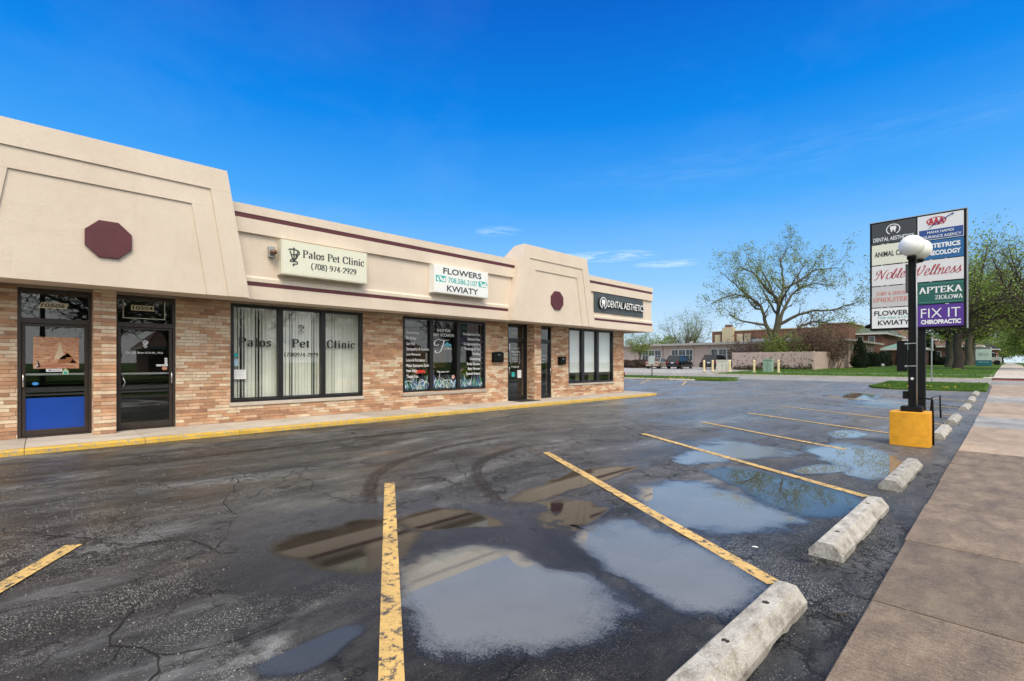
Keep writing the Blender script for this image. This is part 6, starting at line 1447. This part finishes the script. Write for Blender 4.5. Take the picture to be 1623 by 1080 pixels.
# ------------------------------------------------------------------ trees and plants
def grow(mb, tips, p, d, ln, r, lvl, rg, up=.10, wob=.22, ratio=.62, kids=(3, 5), ang=(25, 60), n=5):
    path = [p.copy()]; rad = [r]
    dd = d.normalized(); pts = []
    for i in range(n):
        dd = (dd + Vector((rg.gauss(0, wob), rg.gauss(0, wob), rg.gauss(0, wob*.7) + up))).normalized()
        p = p + dd*(ln/n); path.append(p.copy()); rad.append(r*(1 - .75*(i+1)/n)); pts.append((p.copy(), dd.copy(), rad[-1]))
    mb.tube(path, rad, 6 if r > .08 else (4 if r > .025 else 3), cap=False)
    if lvl == 0:
        tips += [q[0] for q in pts[1:]]; return
    for _ in range(rg.randint(*kids)):
        q, dq, rq = pts[rg.randrange(0 if lvl < 2 else 1, n)]
        a = R(rg.uniform(*ang)); ax = dq.cross(Vector((rg.gauss(0, 1), rg.gauss(0, 1), rg.gauss(0, 1)))).normalized()
        nd_ = Matrix.Rotation(a, 3, ax) @ dq
        grow(mb, tips, q, nd_, ln*ratio*rg.uniform(.75, 1.15), max(.008, rq*.75), lvl-1, rg, up, wob, ratio, kids, ang, n)
    q, dq, rq = pts[-1]; grow(mb, tips, q, dq, ln*ratio, max(.008, rq), lvl-1, rg, up, wob, ratio, kids, ang, n)
def leaves(name, tips, per, spread, size, mats, parent, seed, drop=0.0, frac=None):
    q = np.random.RandomState(seed); T_ = np.array([tuple(t) for t in tips]); T_ = T_[q.rand(len(T_)) > drop]
    c = np.repeat(T_, per, 0); n = len(c); c = c + q.normal(0, spread, (n, 3))
    a = q.normal(0, 1, (n, 3)); a /= np.linalg.norm(a, axis=1)[:, None]; b = np.cross(a, q.normal(0, 1, (n, 3))); b /= np.linalg.norm(b, axis=1)[:, None]
    s_ = size*(.55+.9*q.rand(n))[:, None]
    v = np.stack([c-a*s_, c+b*s_*.5, c+a*s_, c-b*s_*.5], 1).reshape(-1, 3)
    mi = (q.rand(n) > (frac if frac is not None else 2)).astype(int)
    o = npmesh(name, v, 4, mats, parent, mi); return o
def limb_tree(loc, label, limbs, trunk, leafm, per, size, seed, sub=(2, (3, 4)), spread=.12, drop=.0, cat='tree', bark='bark'):
    rg = random.Random(seed); root = empty('tree', loc, label, cat); L0 = Vector(loc); mb = MB(); tips = []
    mb.tube([L0 + Vector(p) for p in trunk[0]], trunk[1], 12, cap=False)
    for pts, r0, r1 in limbs:
        P = [q for q in spline([Vector(p) for p in pts], 4)]; k = len(P)
        P = [L0 + p + Vector((rg.gauss(0, .05), rg.gauss(0, .05), rg.gauss(0, .05))) for p in P]
        rad = [r0 + (r1-r0)*(i/(k-1))**.8 for i in range(k)]; mb.tube(P, rad, 8, cap=False)
        for i in range(max(2, k//4), k):
            for _ in range(2 if i > k*.5 else 1):
                d = (P[min(i+1, k-1)]-P[i-1]).normalized(); ax = d.cross(Vector((rg.gauss(0, 1), rg.gauss(0, 1), rg.gauss(0, 1)))).normalized()
                grow(mb, tips, P[i], Matrix.Rotation(R(rg.uniform(25, 75)), 3, ax) @ d, rg.uniform(1.3, 2.6), rad[i]*.45, sub[0]-1, rg, .10, .22, .62, sub[1])
    mb.build('trunk', MAT[bark], root, smooth=True, recalc=False)
    leaves('crown', tips, per, spread, size, leafm, root, seed, drop)
    return root
# the spreading tree behind the fence; lateral axis runs along the camera's right, depth away from it
U_ = Vector((.697, .717, 0)); F_ = Vector((-.717, .697, 0)); rg = random.Random(4)
def LM(pts, d0, d1): return [U_*x*.93 + F_*(d0+(d1-d0)*i/(len(pts)-1)) + Vector((0, 0, z*.83)) for i, (x, z) in enumerate(pts)]
raw = [([(-.38, 4.2), (-1.14, 7.14), (-1.74, 9.57), (-4.47, 10.7), (-7.5, 9.57)], 0, 1.5, .27, .04), ([(-.15, 4.2), (0.1, 9.2), (-1.59, 10.93), (-3.71, 13.2), (-5.68, 13.81)], 0, -2.5, .27, .04), ([(.08, 9.1), (0.98, 11.69), (0.91, 15.17), (1.89, 17.3)], -.6, .5, .22, .03),
       ([(.2, 4.2), (1.14, 7.44), (2.35, 9.87), (4.01, 11.69), (6.29, 12.45), (9.4, 12.3)], 0, 2.5, .27, .03), ([(3.9, 11.5), (4.32, 13.81), (5.68, 16.0)], 1.5, 2.5, .15, .03), ([(.85, 6.5), (3.41, 7.9), (6.59, 8.35), (8.71, 9.26)], .35, -3.0, .22, .03),
       ([(.1, 3.4), (3.11, 6.08), (4.77, 6.61), (7.5, 5.93)], 0, -1.5, .24, .03), ([(-1.0, 6.3), (-4.92, 6.84), (-7.04, 7.44)], .28, -2.5, .16, .03), ([(.85, 11.4), (2.95, 12.6), (4.17, 13.66), (6.89, 13.96)], -.28, -2.0, .16, .03),
       ([(-1.62, 9.1), (-3.2, 12.0), (-4.9, 14.6)], .7, 4, .16, .03), ([(-1.5, 8.6), (-4.0, 9.0), (-6.8, 11.8)], .6, -4, .14, .03), ([(.08, 9.1), (-.6, 13.5), (-1.6, 16.2)], -.6, 3, .14, .03), ([(.02, 7.8), (.4, 11), (1.2, 13.5)], -.45, 6, .16, .03), ([(.02, 7.8), (-.4, 10.5), (-.6, 12.5)], -.45, -6, .16, .03)]
limb_tree((-19.3, 62.0, gz(62)), 'large spreading tree with sparse new leaves behind the pink fence', [(LM(a, b0, b1), c, d) for a, b0, b1, c, d in raw], ([(0, 0, -.2), (0, 0, 1.0), (.05, 0, 2.6), (0, 0, 4.2)], [.66, .50, .44, .40]), [MAT['leaf_y']], 7, .08, 4, (2, (2, 4)), .20, .35)
def auto_tree(loc, label, H, spread, leafm, per, size, seed, r0=.45, nl=7, fork=.25, drop=0, lspread=.22, bark='bark', cat='tree', lean=0.0, frac=None):
    rg = random.Random(seed); root = empty('tree', loc, label, cat); L0 = Vector(loc); mb = MB(); tips = []
    hf = H*fork; top = L0 + Vector((lean, 0, hf))
    mb.tube([L0 + Vector((0, 0, -.2)), L0 + Vector((0, 0, .35)), L0 + Vector((lean*.2 + .06, .05, 1.1)), L0 + Vector((lean*.5 - .08, -.05, hf*.6)), top], [r0*1.3, r0*1.05, r0*.9, r0*.82, r0*.78], 10, cap=False)
    for i in range(nl):
        t = math.tau*i/nl + rg.uniform(-.3, .3); out = rg.uniform(.35, 1.0)*spread; hz = H*(1-.35*(out/spread)**2)*rg.uniform(.82, 1.0)
        a = top + Vector((0, 0, rg.uniform(-.25, .15)*hf)); e = L0 + Vector((math.cos(t)*out + lean, math.sin(t)*out, hz)); mid = (a+e)/2 + Vector((math.cos(t)*out*.22, math.sin(t)*out*.22, rg.uniform(-.02, .06)*H))
        P = spline([a, (a*2+mid)/3 + Vector((0, 0, .4)), mid, e], 5); k = len(P); rad = [r0*.5*(1-.85*j/(k-1)) for j in range(k)]; mb.tube(P, rad, 7, cap=False)
        for j in range(3, k):
            for _ in range(2):
                d = (P[min(j+1, k-1)]-P[j-1]).normalized(); ax = d.cross(Vector((rg.gauss(0, 1), rg.gauss(0, 1), rg.gauss(0, 1)))).normalized()
                grow(mb, tips, P[j], Matrix.Rotation(R(rg.uniform(30, 85)), 3, ax) @ d, spread*rg.uniform(.22, .42), max(.012, rad[j]*.5), 1, rg, .05, .22, .62, (3, 4))
    mb.build('trunk', MAT[bark], root, smooth=True, recalc=False)
    leaves('crown', tips, per, lspread, size, leafm, root, seed, drop, frac)
    return root
def gp(x, y, dz=0): return (x, y, gz(y) + dz)
LG = [MAT['leaf_g'], MAT['leaf_y']]
auto_tree(gp(-4.9, 77), 'broad leafy tree right behind the tenant sign, first of the trunk row', 15.5, 7.5, LG, 3, .12, 21, .45, 10, .22, .5, .35, frac=.6)
auto_tree(gp(-3.9, 92), 'thick trunked leafy tree second in the row along the far sidewalk', 16.5, 8.0, LG, 3, .13, 22, .48, 10, .25, .5, .38, frac=.6)
auto_tree(gp(-3.6, 66), 'tall darker tree whose boughs arch over the far sidewalk', 13.0, 7.5, LG, 3, .10, 23, .42, 9, .30, .45, .32, 'darkbark', frac=.5)
auto_tree(gp(-4.4, 108), 'leafy tree third in the row along the far sidewalk', 16, 8.0, LG, 5, .18, 24, .6, 8, .25, .05, .4, frac=.6)
auto_tree(gp(3.4, 66), 'dark limbed street tree on the right verge leaning over the sidewalk', 13.5, 8.0, LG, 3, .09, 25, .42, 9, .30, .5, .32, 'darkbark', frac=.4, lean=-.6)
auto_tree(gp(3.2, 98), 'second street tree on the right verge', 14, 7.5, LG, 3, .13, 26, .45, 8, .28, .2, .35, 'darkbark', frac=.4)
auto_tree(gp(3.0, 140), 'third street tree far down the right verge', 13, 7, LG, 6, .18, 27, .45, 7, .28, .1, .4, 'darkbark', frac=.5)
auto_tree(gp(-36.3, 60.5), 'small nearly bare tree in front of the low building', 5.0, 2.3, [MAT['leaf_y']], 3, .06, 28, .12, 6, .35, .45, .12, 'darkbark')
auto_tree(gp(-46, 92), 'pale green tree rising behind the left end of the low building', 10.5, 6, [MAT['leaf_y']], 1, .10, 29, .2, 8, .25, .45, .3)
auto_tree(gp(-56, 88), 'young thinly leafed tree half behind the shop corner', 7.6, 4.2, [MAT['leaf_y']], 1, .09, 30, .18, 8, .2, .4, .3)
auto_tree(gp(-52, 110), 'distant bare grey tree over the low roof', 12.5, 6, [MAT['leaf_y']], 1, .12, 31, .28, 8, .3, .6, .3)
# brush around the big trunk behind the fence
def brush(name, c, rx, ry, h, n, label, mats, seed, leaf=0, size=.07):
    rg = random.Random(seed); root = empty(name, gp(*c), label, 'shrub'); mb = MB(); tips = []
    for i in range(n):
        a = rg.uniform(0, math.tau); k = rg.random()**.5; p = Vector((c[0] + math.cos(a)*rx*k, c[1] + math.sin(a)*ry*k, gz(c[1])))
        d = Vector((math.cos(a)*.35*k + rg.gauss(0, .12), math.sin(a)*.35*k + rg.gauss(0, .12), 1)); grow(mb, tips, p, d, h*rg.uniform(.55, 1.0)*(1-.4*k), .034, 2, rg, .08, .12, .5, (3, 5), (15, 40), 4)
    mb.build('stems', MAT['twig'], root, recalc=False)
    if leaf: leaves('foliage', tips, leaf, .12, size, mats, root, seed)
    return root
brush('bare_shrub', (-15.6, 62.5), 2.6, 2.0, 4.0, 90, 'tall mass of bare brown shrubs behind the right end of the fence', [MAT['twig']], 41, 2, .07)
brush('bare_shrub', (-21.6, 61.0), 2.2, 1.6, 3.2, 60, 'bare shrubs with some green left of the large tree trunk', [MAT['twig'], MAT['leaf_y']], 42, 2, .06)
brush('bare_shrub', (-18.0, 60.3), 1.5, 1.2, 3.3, 50, 'yellow green shrub in front of the large tree trunk', [MAT['leaf_y']], 43, 2, .07)
def round_bush(c, rr, h, label, seed, n=2600, mats=None, name='bush', cone=False, size=.07):
    q = np.random.RandomState(seed); root = empty(name, gp(*c), label, 'conifer' if cone else 'bush'); z0 = gz(c[1])
    t = q.rand(n)*math.tau; u = q.rand(n); k = .82 + .18*q.rand(n) + .08*np.sin(t*5+u*9)
    if cone: zz = u**1.25; rad = rr*np.clip(np.sqrt(np.clip(1-zz, 0, 1))*(.55+.45*np.minimum(1, zz*6)), .03, 1)*k
    else: zz = u; rad = rr*np.sqrt(np.clip(1-(zz*1.05-.35)**2/.55, .02, 1))*k
    P = np.stack([c[0]+np.cos(t)*rad, c[1]+np.sin(t)*rad, z0+.05+zz*h], 1); a = q.normal(0, 1, (n, 3)); a[:, 2] += .6; a /= np.linalg.norm(a, axis=1)[:, None]; b = np.cross(a, q.normal(0, 1, (n, 3))); b /= np.linalg.norm(b, axis=1)[:, None]; s_ = size*(.6+.8*q.rand(n))[:, None]
    npmesh('foliage', np.stack([P-a*s_, P+b*s_*.5, P+a*s_, P-b*s_*.5], 1).reshape(-1, 3), 4, mats or [MAT['leaf_d']], root)
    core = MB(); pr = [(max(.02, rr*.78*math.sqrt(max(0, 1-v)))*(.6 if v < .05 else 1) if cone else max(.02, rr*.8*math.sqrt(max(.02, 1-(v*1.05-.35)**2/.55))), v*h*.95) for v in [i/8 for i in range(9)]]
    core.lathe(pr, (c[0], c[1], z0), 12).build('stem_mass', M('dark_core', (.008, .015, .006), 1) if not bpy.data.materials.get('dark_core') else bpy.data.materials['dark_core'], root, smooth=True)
    return root
round_bush((-12.2, 68.5), 1.05, 3.4, 'tall dark cone shaped conifer at the corner of the low building', 51, 5200, name='conifer', cone=True)
for i, (x, yv, rr_, hh_, lb_) in enumerate(((-12.4, 77.5, .85, 1.9, 'first round dark bush right of the cone conifer'), (-12.2, 80.3, .8, 1.7, 'second round dark bush right of the cone conifer'), (-12.0, 83, .95, 2.1, 'third round dark bush, tallest of the three by the wall'), (-10.6, 88.5, 1.1, 2.0, 'round dark bush left of the black control box'))): round_bush((x, yv), rr_, hh_, lb_, 52+i)
round_bush((-9.0, 99), 1.6, 4.8, 'dark tall conifer just right of the black sign post', 57, 5200, name='conifer', cone=True, size=.12)
round_bush((-7.2, 98), 1.5, 1.2, 'low spreading juniper at the foot of the far conifer', 58, 2600, size=.09)
round_bush((-3.4, 60.0), .35, .22, 'small low tuft on the lawn beside the octagonal sign', 59, 500, [MAT['leaf_g']], size=.05)
round_bush((-40.0, 62.0), 1.6, 1.1, 'low brown hedge mound left of the champagne sedan', 60, 3200, [MAT['twig']], name='hedge', size=.09); round_bush((-37.0, 61.5), 1.8, 1.1, 'low brown hedge mound directly left of the sedan', 61, 3200, [MAT['twig']], name='hedge', size=.09)
round_bush((-26.9, 68.6), .6, .95, 'small reddish shrub under the windows of the low building', 62, 700, [MAT['twig']], size=.08); round_bush((-31.0, 68.8), .5, .8, 'small shrub by the wall behind the black suv', 63, 600, [MAT['twig']], size=.08)
tag(MB().lathe([(.02, 0), (.16, .05), (.19, .2), (.14, .33), (.02, .38)], gp(-11.2, 76.5, .09), 14).build('garden_ball', MAT['white_plastic'], None, smooth=True), 'small white ball ornament on the lawn by the bushes', 'ornament')
# far tree line closing the view: a few kinds, copied
tA = auto_tree((0, 0, 0), 'x', 12, 6.5, LG, 4, .20, 71, .4, 8, .2, .0, .45, frac=.5); tB = auto_tree((0, 0, 0), 'x', 10, 6, [MAT['leaf_y']], 2, .18, 72, .35, 8, .22, .2, .45)
spots = [(-28, 170, .7, 'left of the shingled hall'), (-40, 160, .7, 'behind the brick hall tower'), (-60, 150, .7, 'far left behind the low building'), (-75, 140, .7, 'second far left behind the low building'), (-90, 130, .75, 'third far left beyond the lot'),
         (-10, 175, .9, 'right of the shingled hall'), (-14, 240, 1.2, 'far beyond the annex'), (6.5, 240, 1.0, 'far right end of the avenue'), (-5.5, 262, 1.1, 'beyond the corner house'), (-2.0, 290, 1.0, 'at the very end of the sidewalk'), (9, 330, 1.3, 'last on the right of the avenue'), (-105, 120, .75, 'fourth far left beyond the lot'), (-22, 215, 1.2, 'far behind the shingled hall'), (3.6, 190, .8, 'fourth along the right verge')]
for i, (x, yv, k, w_) in enumerate(spots):
    src = tA if i % 2 else tB; c = src if i in (0, 1) else copy_tree(src)
    c.location = gp(x, yv); c.rotation_euler.z = i*1.3; c.scale = (k, k, k*(.9+.04*(i % 4))); tag(c, ('dark green' if i % 2 else 'pale green') + ' background tree ' + w_, 'tree', 'background trees')
# trees, hedge and houses across the avenue, which the shop windows mirror
tC = auto_tree((0, 0, 0), 'x', 12, 6, [MAT['leaf_y']], 1, .10, 73, .35, 9, .25, .5, .3, 'darkbark')
for i, (x, yv, k) in enumerate(((21, -18, 1.1), (20.5, -6, 1.0), (22, 4, 1.15), (20, 13, .95), (22, 24, 1.1), (21, 36, 1.0), (30, -12, 1.2), (31, 9, 1.2), (30, 28, 1.2))):
    c = tC if i == 0 else copy_tree(tC); c.location = (x, yv, 0); c.rotation_euler.z = i*2.1; c.scale = (k, k, k); tag(c, 'bare street tree across the avenue, ' + ('first', 'second', 'third', 'fourth', 'fifth', 'last', 'first behind', 'middle behind', 'last behind')[i] + ' along the far pavement', 'tree', 'trees across the avenue')
for i, (x, yv, w_) in enumerate(((36, -14, 12), (37, 8, 13), (36, 30, 12))):
    gable_house('far_house', x, x+9, yv, yv+w_, 3.2, 5.8, M('house_siding_%d' % i, (.35, .30, .25) if i != 1 else (.18, .09, .07), .9), shing, 'low house across the avenue, %s of three' % ('first', 'second', 'third')[i], 'house', 2.5)
pl = empty('power_line', (18, 0, 0), 'power line on wooden poles across the avenue, seen mirrored in glass', 'power line')
for yv in (-34, 0, 34): MB().tube([(18.2, yv, 0), (18.2, yv, 9.5)], [.15, .11], 8).box(17.3, 19.1, yv-.06, yv+.06, 8.8, 8.95).build('pole', MAT['darkbark'], pl)
for dx in (-.8, 0, .8): MB().tube([(18.2+dx, -34+68*t/16, 9.0 - 1.0*(1-(((t % 8)/8)*2-1)**2)) for t in range(17)], .014, 4).build('wire', MAT['black'], pl)
